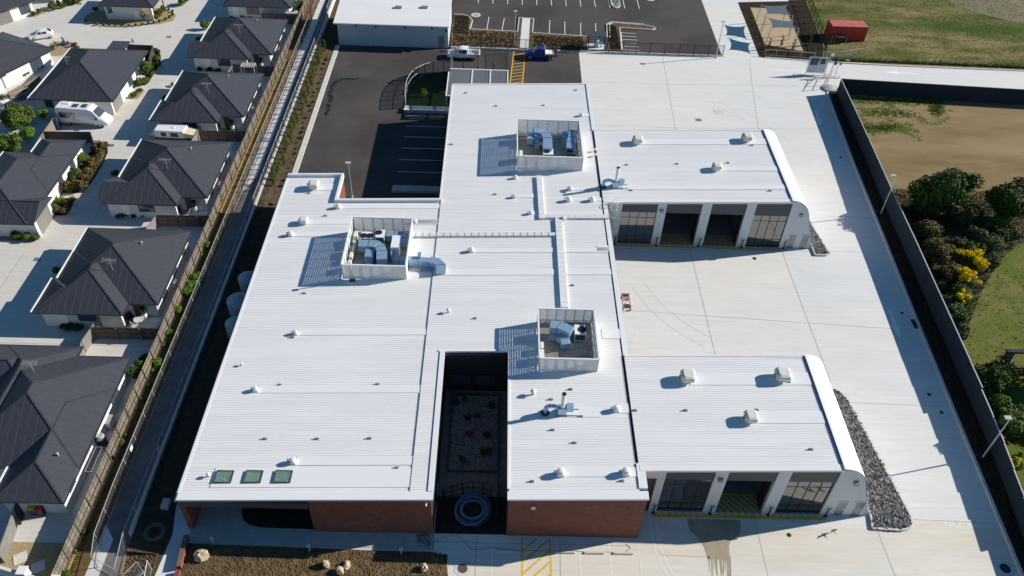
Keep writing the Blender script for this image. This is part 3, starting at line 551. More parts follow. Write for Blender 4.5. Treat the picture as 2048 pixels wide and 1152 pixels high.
# trims, flashings and parapets
m = M(); P = 0.30
slab(m, -25.15, -4.4, 36.78, 37.55, zm, up=.03, t=.2); slab(m, 1.62, 13.05, 36.78, 37.55, zm, up=.03, t=.2)
slab(m, -4.86, -4.4, 37.55, 53.0, zm, up=.08, t=.3); slab(m, -5.06, 1.8, 53.0, 53.25, zm, up=.06, t=.2); slab(m, 1.60, 1.80, 37.78, 53.0, zm, up=.06, t=.2)
slab(m, 12.35, 13.05, 37.78, 40.2, zm, up=.10, t=.25); slab(m, 12.5, 13.0, 52.35, 77.0, zm, up=.07, t=.25); slab(m, 12.35, 12.85, 91.9, 104.1, zm, up=.10, t=.25)
slab(m, -25.3, -25.05, 36.78, 82.15, zr, up=.02, t=.16)
slab(m, -25.15, -18.4, 81.85, 82.12, zr, up=.38, t=.6); slab(m, -18.68, -18.4, 77.0, 81.85, zr, up=.38, t=.6); slab(m, -18.68, -6.2, 76.72, 77.0, zr, up=.38, t=.6)
slab(m, -6.5, 12.85, 104.0, 104.25, zm, up=.07, t=.2)
slab(m, -6.52, -6.33, 77.0, 104.0, zm, up=.03, t=.2)
m.build('white_flashing', white_trim, MB)
m = M()
for x in [i * .262 for i in range(0)]: pass
m.box(-25.42, -25.31, 36.8, 82.1, 4.36, 4.46); m.build('dark_gutter', dark_gutter, MB)
# raised service strips (smooth tray flashings running to the ridge side)
m = M()
def tray(px, py, x1, w=0.9, x0=None, off=0.0):
    q = at(px, py, zroof(xy(px, py, 5.2)[0]) + .05); a = q.x if x0 is None else x0; zf = zw if x1 > 12.7 else (zm if a > -6.3 else zr)
    m = M(); slab(m, a + .2, x1, q.y - w / 2 + off, q.y + w / 2 + off, zf, t=.02, up=.046); m.build('roof_tray', white_trim, MB)
for a in [(629, 374, -18.95, 1.2), (607, 443, -6.33, .9), (677, 413, -6.33, .8), (582, 468, -15.7, .8), (592, 664, -6.33, .8), (512, 778, -6.33, .9), (587, 921, -6.33, .9), (943, 501, 12.4, .8), (1031, 392, 4.6, .8), (1061, 426, 4.6, .7),
          (1140, 378, 12.4, .7), (1137, 399, 12.4, .7), (1232, 817, 12.4, 1.1), (1121, 945, 12.4, .9), (1128, 826, 9.8, 1.0), (831, 444, -6.33, .9), (1163, 230, 12.5, .8), (1200, 668, 12.5, 1.3), (1190, 497, 12.5, .9)]:
    tray(*a)
m = M(); slab(m, -6.33, 12.4, xy(900, 541, 5.6)[1] - .5, xy(900, 541, 5.6)[1] + .4, zm, t=.02, up=.046); m.build('roof_tray', white_trim, MB); m = M()
sk = xy(500, 954, 4.75)[1]; SX = [xy(px_, 962, 4.7)[0] for px_ in (428, 488, 548)]; SWD = 1.42
slab(m, SX[0] - .2, -6.35, sk - 1.0, sk - .62, zr, t=.02, up=.046); slab(m, SX[0] - .2, -6.35, sk + .62, sk + .9, zr, t=.02, up=.046)
for a, b in [(SX[0] - .2, SX[0]), (SX[0] + SWD, SX[1]), (SX[1] + SWD, SX[2]), (SX[2] + SWD, -6.35)]: slab(m, a, b, sk - .618, sk + .618, zr, t=.02, up=.046)
m.build('skylight_surround', white_trim, MB)
for a in [(1275, 283, 34.3, 1.3), (1433, 336, 34.3, 1.1), (1240, 374, 34.3, 1.0), (1374, 757, 29.3, 1.5), (1500, 834, 29.3, 1.3)]: tray(*a)
pass
# seams: rib ends, their jagged shadow put into the navy colour
m = M()
def seam(x, y0, y1, zf, h=.075):
    m = M(); y = y0; L = []
    while y < y1: L += [(y, .02), (y + .05, .02), (y + .06, h), (y + .2, h), (y + .21, .02)]; y += .262
    m.loft([[(x - .05, yy, zf(x) - .05), (x, yy, zf(x) - .05), (x, yy, zf(x) + hh), (x - .05, yy, zf(x) + hh)] for yy, hh in L]); m.build('rib_end_shadow', navy, MB)
seam(-6.335, 37.8, 76.7, zr); seam(-4.87, 38, 53, zm, .05); seam(12.345, 38.2, 40.1, zm, .05); seam(12.56, 40.4, 52.2, zw, .06); seam(12.56, 77.2, 91.8, zw, .06)
# ---- curved wings
def wing(y0, y1, xe, doors, dlast):
    wv = []
    prof = [(xe - .05, zw(xe) + .15), (xe + .55, zw(xe) + .12), (xe + 1.1, zw(xe) - .08), (xe + 1.6, zw(xe) - .45), (xe + 2.02, zw(xe) - .98), (xe + 2.32, zw(xe) - 1.6), (xe + 2.55, zw(xe) - 2.3), (xe + 4.15, 0.0)]
    m = M(); m.smooth = True
    for k in range(len(prof) - 2):
        a, b = prof[k], prof[k + 1]; m.poly([(a[0], y0 - .03, a[1]), (b[0], y0 - .03, b[1]), (b[0], y1 + .03, b[1]), (a[0], y1 + .03, a[1])])
    m.smooth = False
    a, b = prof[-2], prof[-1]; m.poly([(a[0], y0 - .03, a[1]), (b[0], y0 - .03, b[1]), (b[0], y1 + .03, b[1]), (a[0], y1 + .03, a[1])])
    m.poly([(xe, y0 - .03, zw(xe) - .02), (xe, y0 - .03, prof[0][1]), (xe, y1 + .03, prof[0][1]), (xe, y1 + .03, zw(xe) - .02)])
    # merge duplicates so the curve shades smoothly
    o = m.build('curved_roof_edge', white_trim, MB)
    import bmesh as bmm
    bm = bmm.new(); bm.from_mesh(o.data); bmm.ops.remove_doubles(bm, verts=bm.verts, dist=.001); bm.to_mesh(o.data); bm.free()
    m = M(); ribbed(m, 12.56, xe, y0 + .55, y1 - .05, zw); slab(m, 12.6, xe, y0 - .06, y0 + .56, zw, t=.2, up=.035); slab(m, 12.6, xe, y1 - .06, y1 + .06, zw, t=.2, up=.04); m.build('roof_sheet', white_roof, MB)
    m = M(); L = []
    for k in range(int((y1 - y0 - .6) / .262)): y = y0 + .55 + k * .262; L += [(y, .02), (y + .12, .02), (y + .13, .09), (y + .25, .09)]
    m.loft([[(xe - .20, yy, zw(xe) - .05), (xe - .06, yy, zw(xe) - .05), (xe - .06, yy, zw(xe) + hh), (xe - .20, yy, zw(xe) + hh)] for yy, hh in L])
    m.build('rib_end_shadow', mat('blue_shadow_strip', (.10, .13, .24), rough=.6), MB)  # blue shadow beside the raised edge, put into the strip colour
    # south face: columns, header wall and rounded end wall
    m = M(); T = .35
    def wallp(pts, ya, yb):
        n = len(pts); m.faces([(x, ya, z) for x, z in pts] + [(x, yb, z) for x, z in pts], [tuple(range(n)), tuple(range(2 * n - 1, n - 1, -1))] + [(i, n + i, n + (i + 1) % n, (i + 1) % n) for i in range(n)])
    xs = [13.0] + [v for d in doors for v in d] + [doors[-1][1]]
    gaps = [(14.2 if y0 < 60 else 13.1, doors[0][0])] + [(doors[i][1], doors[i + 1][0]) for i in range(len(doors) - 1)]
    for a, b in gaps: m = M(); wallp([(a, 0), (b, 0), (b, zw(b) - .15), (a, zw(a) - .15)], y0, y0 + T); m.build('column', panel_w, MB)
    m = M()
    for a, b in doors: wallp([(a, zw(a) - .30), (b, zw(b) - .30), (b, zw(b) - .15), (a, zw(a) - .15)], y0, y0 + T)
    if y0 < 60: wallp([(13.0, 5.0), (14.2, 5.0), (14.2, zw(14.2) - .15), (13.0, zw(13) - .15)], y0, y0 + T)
    m.build('lintel', panel_w, MB); m = M(); e = doors[-1][1]; wallp([(e, 0), (prof[-1][0] - .02, 0)] + [(p[0] - .03, p[1] - .05) for p in prof[-2:0:-1]] + [(xe, zw(xe) - .15), (e, zw(e) - .15)], y0, y0 + T); m.build('rounded_end_wall', panel_w, MB); m = M()
    wallp([(13.0, 0), (prof[-1][0] - .02, 0)] + [(p[0] - .03, p[1] - .05) for p in prof[-2:0:-1]] + [(13.0, zw(13) - .15)], y1 - .3, y1)
    m.build('panel_wall', panel_w, MB)
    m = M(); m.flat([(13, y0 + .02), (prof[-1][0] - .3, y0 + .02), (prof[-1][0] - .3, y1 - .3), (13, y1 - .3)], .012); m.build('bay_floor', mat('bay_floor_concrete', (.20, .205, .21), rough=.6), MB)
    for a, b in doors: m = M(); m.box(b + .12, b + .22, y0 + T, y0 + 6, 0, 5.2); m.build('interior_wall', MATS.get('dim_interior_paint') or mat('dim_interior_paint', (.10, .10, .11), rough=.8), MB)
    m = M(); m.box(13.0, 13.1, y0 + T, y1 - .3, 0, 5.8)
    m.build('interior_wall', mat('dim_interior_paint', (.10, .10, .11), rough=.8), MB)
    if y0 < 60: m = M(); m.box(13.0, 14.2, y0 + .3, y0 + .34, 0, 5.0); m.build('side_door', navy, MB)
    for i, (a, b) in enumerate(doors):
        m = M(); m.cur = 0; m.poly([(a, y0 + .12, 4.75), (b, y0 + .12, 4.75), (b, y0 + .12, zw(b) - .3), (a, y0 + .12, zw(a) - .3)]); m.poly([(a, y0 + .2, 4.75), (a, y0 + .12, 4.75), (b, y0 + .12, 4.75), (b, y0 + .2, 4.75)])
        m.build('header_panel', navy, MB)
        if i in dlast:
            m = M()
            m.box(b - .14, b - .02, y0 + .36, y0 + 1.5, 0.05, 4.7); m.build('folded_door_leaf', black_m, MB); continue
        d = M(); d.box(a, b, y0 + .2, y0 + .28, 0.02, .12)
        for k in range(5): x = a + (b - a - .055) * k / 4; d.box(x, x + .055, y0 + .18, y0 + .3, .1, 4.75)
        for z in (.1, 1.1, 3.85, 4.67): d.box(a + .05, b - .05, y0 + .2, y0 + .28, z, z + .05)
        do = d.build('glazed_door', black_m, MB)
        g = M(); g.box(a + .05, b - .05, y0 + .225, y0 + .255, .12, 4.7); g.build('glass_pane', glass_d, do)
    for x in (xe + .95, xe + 2.5):
        d = M(); d.box(x, x + .86, y0 - .03, y0, 0.03, 2.1); do = d.build('grey_door', alu, MB); g = M(); g.box(x + .68, x + .72, y0 - .09, y0 - .03, .9, 1.25); g.build('handle', white_trim, do)
        d = M(); d.box(x - .06, x, y0 - .05, y0, 0.02, 2.16); d.box(x + .86, x + .92, y0 - .05, y0, .02, 2.16); d.box(x, x + .86, y0 - .05, y0, 2.1, 2.16); d.build('door_frame', white_trim, do)
    for x, z in ((19.5, 5.2), (xe + 1.45, 5.1)):
        d = M(); d.box(x - .2, x + .2, y0 - .32, y0 - .02, z - .18, z + .12); d.build('wall_light', alu, MB)
    return prof
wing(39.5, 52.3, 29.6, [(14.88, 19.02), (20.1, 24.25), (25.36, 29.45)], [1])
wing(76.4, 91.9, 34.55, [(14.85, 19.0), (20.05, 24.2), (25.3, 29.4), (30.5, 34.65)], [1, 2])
# brick wall fittings, courtyard windows
q = xy(1001, 1018, 4.3); m = M(); m.box(3.6, 3.95, 36.70, 36.86, 4.3, 4.75); m.build('wall_light', galv, MB)
m = M(); m.box(-5.0, -4.9, 36.6, 36.9, 4.6, 4.8); m.build('security_camera', white_trim, MB)
for a, b in ((-4.0, -1.9), (-1.6, .5)):
    m = M(); m.box(a, b, 52.70, 52.80, 1.0, 2.5); f = m.build('window', black_m, MB); g = M(); g.box(a + .08, b - .08, 52.68, 52.70, 1.08, 2.42); g.build('pane', glass_b, f)
m = M(); m.box(-24.3, -15, 40.80, 40.90, .3, 3.4); f = m.build('porch_window', black_m, MB)
for k in range(3):
    x = SX[k]; a = M(); z = zr(x + .7)
    a.box(x, x + 1.4, sk - .6, sk - .54, z - .1, z + .16); a.box(x, x + 1.4, sk + .54, sk + .6, z - .1, z + .16); a.box(x, x + .06, sk - .54, sk + .54, z - .1, z + .16); a.box(x + 1.34, x + 1.4, sk - .54, sk + .54, z - .1, z + .16)
    f = a.build('skylight', navy, MB); g = M(); g.box(x + .06, x + 1.34, sk - .54, sk + .54, z + .10, z + .13); g.build('skylight_glass', clear_g, f)
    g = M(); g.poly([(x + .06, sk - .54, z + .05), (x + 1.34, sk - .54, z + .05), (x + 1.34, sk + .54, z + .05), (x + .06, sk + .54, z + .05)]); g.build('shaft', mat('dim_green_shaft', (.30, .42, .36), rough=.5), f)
# landing at the car park side
m = M(); m.box(-13.3, -6.6, 85.4, 86.6, 0, .35); struct(m, 'car_park_landing', conc_path)
# box gutters / service ducts across the roof
def duct_run(p, q, w, h, name, label):
    m = M(); j = M(); a = at(*p, zm(xy(*p, 5.5)[0]) + .2); b = at(*q, zm(xy(*q, 5.5)[0]) + .2); d = b - a; n = max(2, int(d.length / .75))
    a.z -= .1; b.z -= .1; m.beam(a, b, w, h)
    J = []
    for k in range(n + 1):
        c = a + d * k / n; u = d.normalized() * .05; j = M(); j.beam(c - u * .8 + Vector((0, 0, .02)), c + u * .8 + Vector((0, 0, .02)), w + .012, h + (.02 if w < .55 else -.01)); J.append(j)
    o = single(m, 'roof_cable_duct', louvre_m, label, 'roof duct', 'flat white jointed ducts on the roof'); WL[o.name] = Vector(o.location); [j.build('joint_band', gutter_m if w < .55 else louvre_m, o) for j in J]; return o
duct_run((1078, 352), (1084, 436), .62, .3, '', 'white jointed roof duct running south from the northernmost louvred enclosure')
duct_run((1084, 432), (1218, 433), .62, .28, '', 'short white jointed roof duct leading to the caged ladder')
duct_run((818, 469), (1112, 468), .5, .25, '', 'long white jointed roof duct running east from the enclosure with three fans')
duct_run((1117, 437), (1129, 614), .75, .3, '', 'white jointed roof duct running down to the enclosure beside the courtyard')
# ---- vents
def vent(kind):
    o = thing('roof_vent', 'x', 'roof vent')
    if kind == 'cowl':
        m = M(); m.box(-.38, .38, -.38, .38, -.05, .42); m.build('base', vent_w, o)
        m = M(); m.smooth = False; sec = []
        for s_, z in ((.46, .30), (.62, .36), (.66, .62), (.60, .80), (.42, .90)):
            c = s_ * .30; sec.append([(s_, -s_ + c, z), (s_, s_ - c, z), (s_ - c, s_, z), (-s_ + c, s_, z), (-s_, s_ - c, z), (-s_, -s_ + c, z), (-s_ + c, -s_, z), (s_ - c, -s_, z)])
        m.loft(sec); h = m.build('cowl', cream, o); m = M(); m.box(-.8, -.6, -.1, -.02, .2, .7); m.box(-.7, -.35, -.1, -.04, .62, .68); m.build('bracket', alu, o)
    elif kind == 'small':
        m = M(); m.box(-.3, .3, -.3, .3, -.05, .3); m.build('base', vent_w, o)
        m = M(); m.lathe([(.30, .28), (.36, .32), (.38, .55), (.30, .70), (.12, .76)], n=10); m.build('cap', vent_w, o)
        m = M(); m.box(-.62, -.5, -.04, .04, 0, .6); m.box(-.5, -.3, -.03, .03, .5, .56); m.build('bracket', alu, o)
    else:
        m = M(); m.tube((0, 0, -.05), (0, 0, .4), .1); m.build('pipe', alu, o); m = M(); m.lathe([(.12, .38), (.27, .42), (.27, .5), (.1, .68)], n=10); m.build('cap', vent_w, o)
    return o
VC, VS, VP = vent('cowl'), vent('small'), vent('pipe')
def onroof(px, py):
    x = xy(px, py, 5.5)[0]; x = xy(px, py, zroof(x))[0]; z = zroof(x) + (.07 if -6.3 < x < 12.6 else 0); q = at(px, py, z); return (q.x, q.y, z)
G1 = 'square domed vents on the white roof'
for px, py, s_, lb in [(1275, 286, 1.12, 'cream domed vent on the far wing roof near the main roof seam'), (1493, 281, 1.15, 'cream domed vent on the far wing roof nearest its curved edge'), (1433, 339, 1.0, 'smaller cream domed vent in the middle of the far wing roof'),
                       (1374, 760, 1.2, 'large cream domed vent on the near wing roof, nearer the main roof'), (1563, 757, 1.25, 'large cream domed vent on the near wing roof beside its curved edge'), (1500, 840, 1.05, 'cream domed vent lower down in the middle of the near wing roof'),
                       (629, 376, 1.12, 'large white domed vent in the roof corner with the parapet'), (608, 446, .85, 'domed vent on the west roof between the parapet and the shadow of the louvred enclosure')]:
    place(VC, onroof(px, py), 0, s_ * .88, lb, G1)
G2 = 'small round capped vents on the white roof'
for px, py, s_, lb in [(677, 416, .9, 'small white capped vent just south of the parapet notch'), (582, 471, .9, 'small white capped vent near the west eave above the tanks'), (592, 668, .75, 'small white capped vent in the middle of the west roof'),
                       (512, 781, .8, 'small white capped vent on the west roof nearer the eave'), (587, 925, .9, 'small white capped vent above the skylights'), (943, 503, .85, 'small white capped vent east of the long roof duct start, middle roof'),
                       (1029, 395, .7, 'small white capped vent left of the duct below the far enclosure'), (1061, 428, .7, 'small white capped vent beside the corner of the two roof ducts'), (1140, 380, .8, 'small capped vent, upper of the cluster right of the roof duct'),
                       (1137, 402, .95, 'small capped vent, lower left of the cluster right of the roof duct'), (1184, 402, .9, 'small capped vent beside the east roof seam below the flue'), (1232, 821, .95, 'small capped vent by the east roof seam above the near wing corner'),
                       (1121, 949, 1.1, 'white capped vent near the front brick wall, left of the pair'), (1251, 948, 1.1, 'white capped vent near the front brick wall, right of the pair'), (1031, 357, .7, 'small capped vent in the shadow corner of the far enclosure'), (830, 446, .8, 'small boxy vent right behind the wall of the fan enclosure'), (1163, 232, .7, 'small capped vent above and right of the far enclosure'), (1127, 440, .7, 'small capped vent between the roof duct and the ladder')]:
    place(VS, onroof(px, py), 0, s_ * .86, lb, G2)
G3 = 'little pipe vents with round caps'
for px, py, s_, lb in [(1066, 789, 1.0, 'round capped pipe vent near the courtyard corner'), (897, 625, .8, 'thin pipe vent just east of the middle roof seam'), (484, 731, .55, 'tiny pipe vent close to the west eave'), (1190, 303, .7, 'upper of two pipe vents beside the far enclosure'), (1190, 313, .7, 'lower of two pipe vents beside the far enclosure'), (575, 470, .5, 'tiny pipe beside the vent above the tanks'), (418, 953, .7, 'small pipe vent left of the leftmost skylight'), (612, 450, .4, 'tiny pipe beside the domed vent on the west roof')]:
    place(VP, onroof(px, py), 0, s_, lb, G3)
m = M(); m.box(-.16, .16, -.12, .12, 0, .05); m.tube((0, 0, .05), (0, 0, .14), .05); m.box(-.2, -.08, -.05, .05, .06, .16)
AN = single(m, 'roof_anchor', alu, 'x', 'roof anchor')
for lb, ps in [('small grey anchor point on the west roof sheet', [(530, 878), (634, 878), (739, 877), (794, 936), (559, 770), (755, 769), (609, 587), (618, 387), (651, 432), (585, 675)]),
               ('small grey anchor point on the middle roof sheet', [(992, 212), (1087, 211), (932, 186), (1152, 181), (990, 389), (1129, 385), (1145, 571), (950, 637), (1141, 779), (1105, 860), (1149, 886), (1064, 963), (1244, 962), (1102, 799), (903, 289), (1163, 833)]),
               ('small grey anchor point on the far wing roof', [(1253, 330), (1354, 328), (1456, 326), (1540, 382), (1504, 291), (1262, 381)]), ('small grey anchor point on the near wing roof', [(1270, 821), (1371, 821), (1513, 820), (1579, 765), (1622, 899)])]:
    for p in ps: place(AN, onroof(*p), 0, 1, lb, 'roof anchor points')
# ---- exhaust flues
def flue(px, py, h, lb):
    x, y, z = onroof(px, py); o = thing('exhaust_flue', lb, 'exhaust flue', (x, y, z), 'tall roof exhaust flues with fan boxes')
    m = M(); m.tube((x, y, z + .6), (x, y, z + h), .19, .19, 12); m.build('stack', vent_w, o)
    m = M(); m.tube((x, y, z + h), (x, y, z + h + .04), .21, .21, 12); m.build('stack_rim', black_m, o)
    m = M(); m.box(x - .4, x + .35, y - .35, y + .35, z + .12, z + .8); m.box(x + .36, x + .95, y - .2, y + .35, z + .4, z + 1.0); m.build('fan_box', galv, o)
    m = M(); m.path([(x - .4, y, z + .75), (x - .75, y, z + .95), (x - 1.15, y, z + .95), (x - 1.42, y, z + .75), (x - 1.5, y, z + .4), (x - 1.5, y, z)], .2, 10); m.build('elbow_duct', galv, o)
    m = M(); m.lathe([(.42, 0), (.34, .12)], (x - 1.5, y, z), 12); m.build('boot_flashing', black_m, o)
    m = M(); m.box(x - .6, x + 1.5, y - .4, y - .3, z + .02, z + .12); m.box(x - .6, x + 1.5, y + .3, y + .4, z + .02, z + .12); m.build('support_rail', alu, o)
flue(1231, 374, 2.75, 'tall white exhaust flue on the far wing roof beside the caged ladder'); flue(1124, 826, 2.6, 'tall white exhaust flue on the roof right of the courtyard')
# ---- louvred plant enclosures
def enclosure(x0, x1, y0, y1, zt_, lb):
    o = thing('plant_enclosure', lb, 'plant screen', (x0, y0, zm((x0 + x1) / 2)), 'white louvred plant enclosures on the roof'); T = .12
    zf = (lambda x: zm(x) - .02)
    def screen(a, b):
        m = M(); L = (Vector(b) - Vector(a)).length; d = (Vector(b) - Vector(a)).normalized(); zb = min(zf(a[0]), zf(b[0])) + .12; n = int((zt_ - zb) / .115)
        for k in range(n):
            z = zb + .06 + k * .115; m.beam((a[0], a[1], z), (b[0], b[1], z), .015, .087)
        r = m.build('louvre_screen', louvre_m, o)
        f = M(); f.beam((a[0], a[1], zt_), (b[0], b[1], zt_), .14, .09); f.beam((a[0], a[1], zb), (b[0], b[1], zb), .06, .06); f.build('top_rail', white_trim, r)
        f = M(); k = 6
        cx, cy = (x0 + x1) / 2, (y0 + y1) / 2; nrm = Vector((-d.y, d.x)); mid = (Vector(a) + Vector(b)) / 2
        if (Vector((cx, cy)) - mid).dot(nrm) < 0: nrm = -nrm
        for i in range(k + 1):
            p = Vector(a) + (Vector(b) - Vector(a)) * i / k + nrm * .07; f.beam((p.x, p.y, zb - .1), (p.x, p.y, zt_ - .05), .07, .07)
        f.beam((a[0] + nrm.x * .08, a[1] + nrm.y * .08, zb + .35), (b[0] + nrm.x * .08, b[1] + nrm.y * .08, zb + .35), .05, .05)
        for i in range(k):
            p = Vector(a) + (Vector(b) - Vector(a)) * i / k + nrm * .1; q = Vector(a) + (Vector(b) - Vector(a)) * (i + 1) / k + nrm * .1; f.beam((p.x, p.y, zb - .05), (q.x, q.y, zb + .35), .03, .03)
        f.build('support_frame', galv_post, r)
    for a, b in [((x0, y0), (x1, y0)), ((x1, y0), (x1, y1)), ((x1, y1), (x0, y1)), ((x0, y1), (x0, y0))]: screen(a, b)
    m = M(); n = int((y1 - y0 - .5) / .3)
    za, zb2 = zf(x0) + .11, zf(x1) + .11
    for k in range(n):
        y = y0 + .3 + k * .3; m.poly([(x0 + .2, y, za), (x1 - .2, y, zb2), (x1 - .2, y + .24, zb2), (x0 + .2, y + .24, za)])
    m.build('deck_floor', mat('grey_metal_deck', (.27, .265, .25), (.20, .20, .19), sc=2, rough=.6), o)
    return o
enclosure(2.55, 10.5, 82.9, 91.2, 7.85, 'white louvred plant enclosure farthest up the roof, beside the far wing')
enclosure(-15.65, -9.05, 63.35, 71.3, 6.95, 'white louvred plant enclosure on the west roof with a duct leaving its side')
enclosure(4.45, 9.9, 50.45, 56.95, 7.6, 'white louvred plant enclosure beside the dark courtyard')
def pbox(x0, y1, x1, y0, zt_): a = at(x0, y0, zt_); b = at(x1, y1, zt_); return min(a.x, b.x), max(a.x, b.x), min(a.y, b.y), max(a.y, b.y)
def condenser(px0, py0, px1, py1, zt_, zb, fans, lb, body=white_trim):
    x0, x1, y0, y1 = pbox(px0, py0, px1, py1, zt_); o = thing('condenser_unit', lb, 'air conditioner', ((x0 + x1) / 2, (y0 + y1) / 2, zb), 'outdoor condenser units in the roof enclosures')
    m = M(); m.box(x0, x1, y0, y1, zb + .1, zt_); m.box(x0 + .05, x0 + .15, y0, y1, zb, zb + .1); m.box(x1 - .15, x1 - .05, y0, y1, zb, zb + .1); m.build('casing', body, o)
    for fx, fy in fans:
        c = (x0 + (x1 - x0) * fx, y0 + (y1 - y0) * fy); r = min(.4, (y1 - y0) * .42, (x1 - x0) * .42); m = M(); m.lathe([(r, zt_), (r, zt_ + .05), (r * .25, zt_ + .06)], (c[0], c[1], 0), 16); g = m.build('fan_grille', black_m, o)
    m = M(); m.box(x0 + .05, x1 - .05, y0 - .01, y0, zb + .2, zt_ - .1); m.build('coil_grille', navy, o)
    return o
def ductp(pts, w, h, z, lb, extra=()):
    P = [at(px, py, z + h / 2) - Vector((0, 0, h / 2)) for px, py in pts]; m = M(); m.duct(P, w, h)
    c = sum(P, Vector()) / len(P); o = thing('air_duct', lb, 'air duct', (c.x, c.y, z - h / 2), 'rectangular galvanised air ducts'); m.build('duct_body', galv, o)
    for i, (a, b) in enumerate(zip(P, P[1:])):
        q = a; d = (b - a); d.z = 0
        if d.length > .5: d.normalize(); m = M(); m.duct([q + d * .02, q + d * .08], w + .08, h + .08); m.build('duct_flange', alu, o)
    for (x0, y0, x1, y1, zt_, zb) in extra:
        a0, a1, b0, b1 = pbox(x0, y0, x1, y1, zt_); m = M(); m.box(a0, a1, b0, b1, zb, zt_); m.build('plenum_box', galv, o)
    return o
Z = lambda x, y, s, o: (o[0] + x / s, o[1] + y / s)
z1 = lambda x, y: Z(x, y, 4.8, (900, 200)); z2 = lambda x, y: Z(x, y, 5.76, (640, 400)); z3 = lambda x, y: Z(x, y, 4.8, (900, 560))
zf1 = zm(6.5) + .15
ductp([z1(740, 285), z1(800, 285), z1(870, 290), z1(915, 315), z1(938, 360), z1(940, 465)], 1.15, .9, zf1 + .9, 'blue grey duct bending from the back left of the far enclosure', [(*z1(745, 330), *z1(800, 370), zf1 + .9, zf1), (*z1(815, 350), *z1(860, 420), zf1 + .8, zf1), (*z1(815, 310), *z1(885, 345), zf1 + 1.1, zf1 + .2)])
ductp([z1(1180, 292), z1(1175, 350), z1(1160, 400), z1(1158, 460)], 1.05, .9, zf1 + .9, 'cranked blue grey duct on the right side of the far enclosure', [(*z1(1085, 300), *z1(1125, 380), zf1 + .9, zf1), (*z1(1085, 390), *z1(1135, 430), zf1 + .5, zf1)])
condenser(*z1(897, 468), *z1(990, 520), zf1 + 1.0, zf1, [(.36, .5)], 'white single fan condenser at the front of the far enclosure'); condenser(*z1(1117, 462), *z1(1203, 515), zf1 + 1.0, zf1, [(.4, .5)], 'condenser with a ribbed top at the front right of the far enclosure', alu)
zf2 = zm(-12) + .1
ductp([z2(440, 495), z2(560, 495), z2(640, 500), z2(690, 530), z2(710, 580), z2(710, 680)], 1.1, .8, zf2 + .75, 'wide blue grey duct curving across the fan enclosure', [(*z2(510, 560), *z2(630, 650), zf2 + .9, zf2), (*z2(530, 660), *z2(610, 730), zf2 + .6, zf2)])
ductp([z2(760, 385), z2(860, 385), z2(930, 395), z2(970, 430), z2(972, 480)], .95, .8, zf2 + .7, 'blue grey duct bending at the back of the fan enclosure')
condenser(*z2(465, 370), *z2(632, 440), zf2 + 1.0, zf2, [(.22, .4), (.66, .4)], 'white twin fan condenser in the west roof enclosure'); condenser(*z2(636, 342), *z2(752, 428), zf2 + 1.2, zf2, [(.3, .62)], 'white single fan condenser at the back of the west roof enclosure')
x0, x1, y0, y1 = pbox(*z2(812, 408), *z2(928, 545), zf2 + 1.3); m = M(); m.box(x0, x1, y0, y1, zf2, zf2 + 1.3); single(m, 'air_handling_unit', white_trim, 'plain white air handling box standing in the west roof enclosure', 'air handler')
ductp([z2(852, 560), z2(852, 620), z2(870, 655), z2(910, 672), z2(1010, 672), z2(1130, 675), z2(1270, 690)], .7, .8, zf2 + .55, 'long galvanised duct passing out through the right wall of the west enclosure', [(*z2(1120, 600), *z2(1168, 650), zf2 + 1.25, zf2 + .8)])
ductp([z2(1270, 690), z2(1340, 700), z2(1390, 740), z2(1392, 800)], 1.0, .9, zf2 + .45, 'galvanised outlet hood lying across the middle roof seam', [(*z2(1150, 755), *z2(1320, 810), zf2 + .2, zf2 - .1)])
zf3 = zm(7) + .12
ductp([z3(958, 425), z3(1050, 428), z3(1170, 480)], 1.0, .8, zf3 + .95, 'pale blue duct angled across the courtyard side enclosure', [(*z3(955, 510), *z3(1050, 550), zf3 + .5, zf3)])
ductp([z3(1050, 520), z3(1100, 560), z3(1120, 615)], .9, .6, zf3 + .5, 'short duct with flared end in the courtyard side enclosure')
condenser(*z3(1200, 430), *z3(1300, 520), zf3 + 1.0, zf3, [(.68, .5)], 'white condenser with black fan in the courtyard side enclosure')
m = M(); m.box(-.16, .16, -.45, .45, .6, 1.35); CB = single(m, 'switch_cabinet', cream, 'x', 'cabinet')
for px, py, zz, s_, lb in [(*z2(408, 370), zf2, 1, 'cream cabinet at the back left corner of the west enclosure'), (*z2(395, 430), zf2, .9, 'cream cabinet just in front of the corner one in the west enclosure'), (*z2(378, 520), zf2, .8, 'grey shaded cabinet midway along the left wall of the west enclosure'), (*z2(355, 600), zf2, .9, 'cabinet along the left wall nearer the front of the west enclosure'), (*z2(335, 700), zf2, 1, 'cream cabinet in the front left corner of the west enclosure'),
                           (*z1(683, 500), zf1, 1.2, 'cream cabinet on the left wall of the far enclosure'), (*z3(888, 600), zf3, .9, 'cream cabinet on the left wall of the courtyard side enclosure'), (*z3(888, 690), zf3, 1.1, 'larger cream cabinet near the front of the courtyard side enclosure')]:
    q = at(px, py, zz + 1); place(CB, (q.x, q.y, zz), 0, s_, lb, 'cabinets fixed inside the roof enclosures')
q = at(705, 560, zr(-14)); o = thing('security_mast', 'slim pole with a camera against the front of the west enclosure', 'camera pole', (q.x, q.y - .1, q.z)); m = M(); m.tube((q.x, q.y - .1, q.z), (q.x, q.y - .1, q.z + 2.6), .06); m.build('pole', galv_post, o); m = M(); m.box(q.x - .12, q.x + .12, q.y - .3, q.y, q.z + 2.55, q.z + 2.75); m.build('camera_head', white_trim, o); m = M(); m.box(q.x - .3, q.x + .3, q.y - .25, q.y + .1, q.z, q.z + .1); m.build('foot', black_m, o)
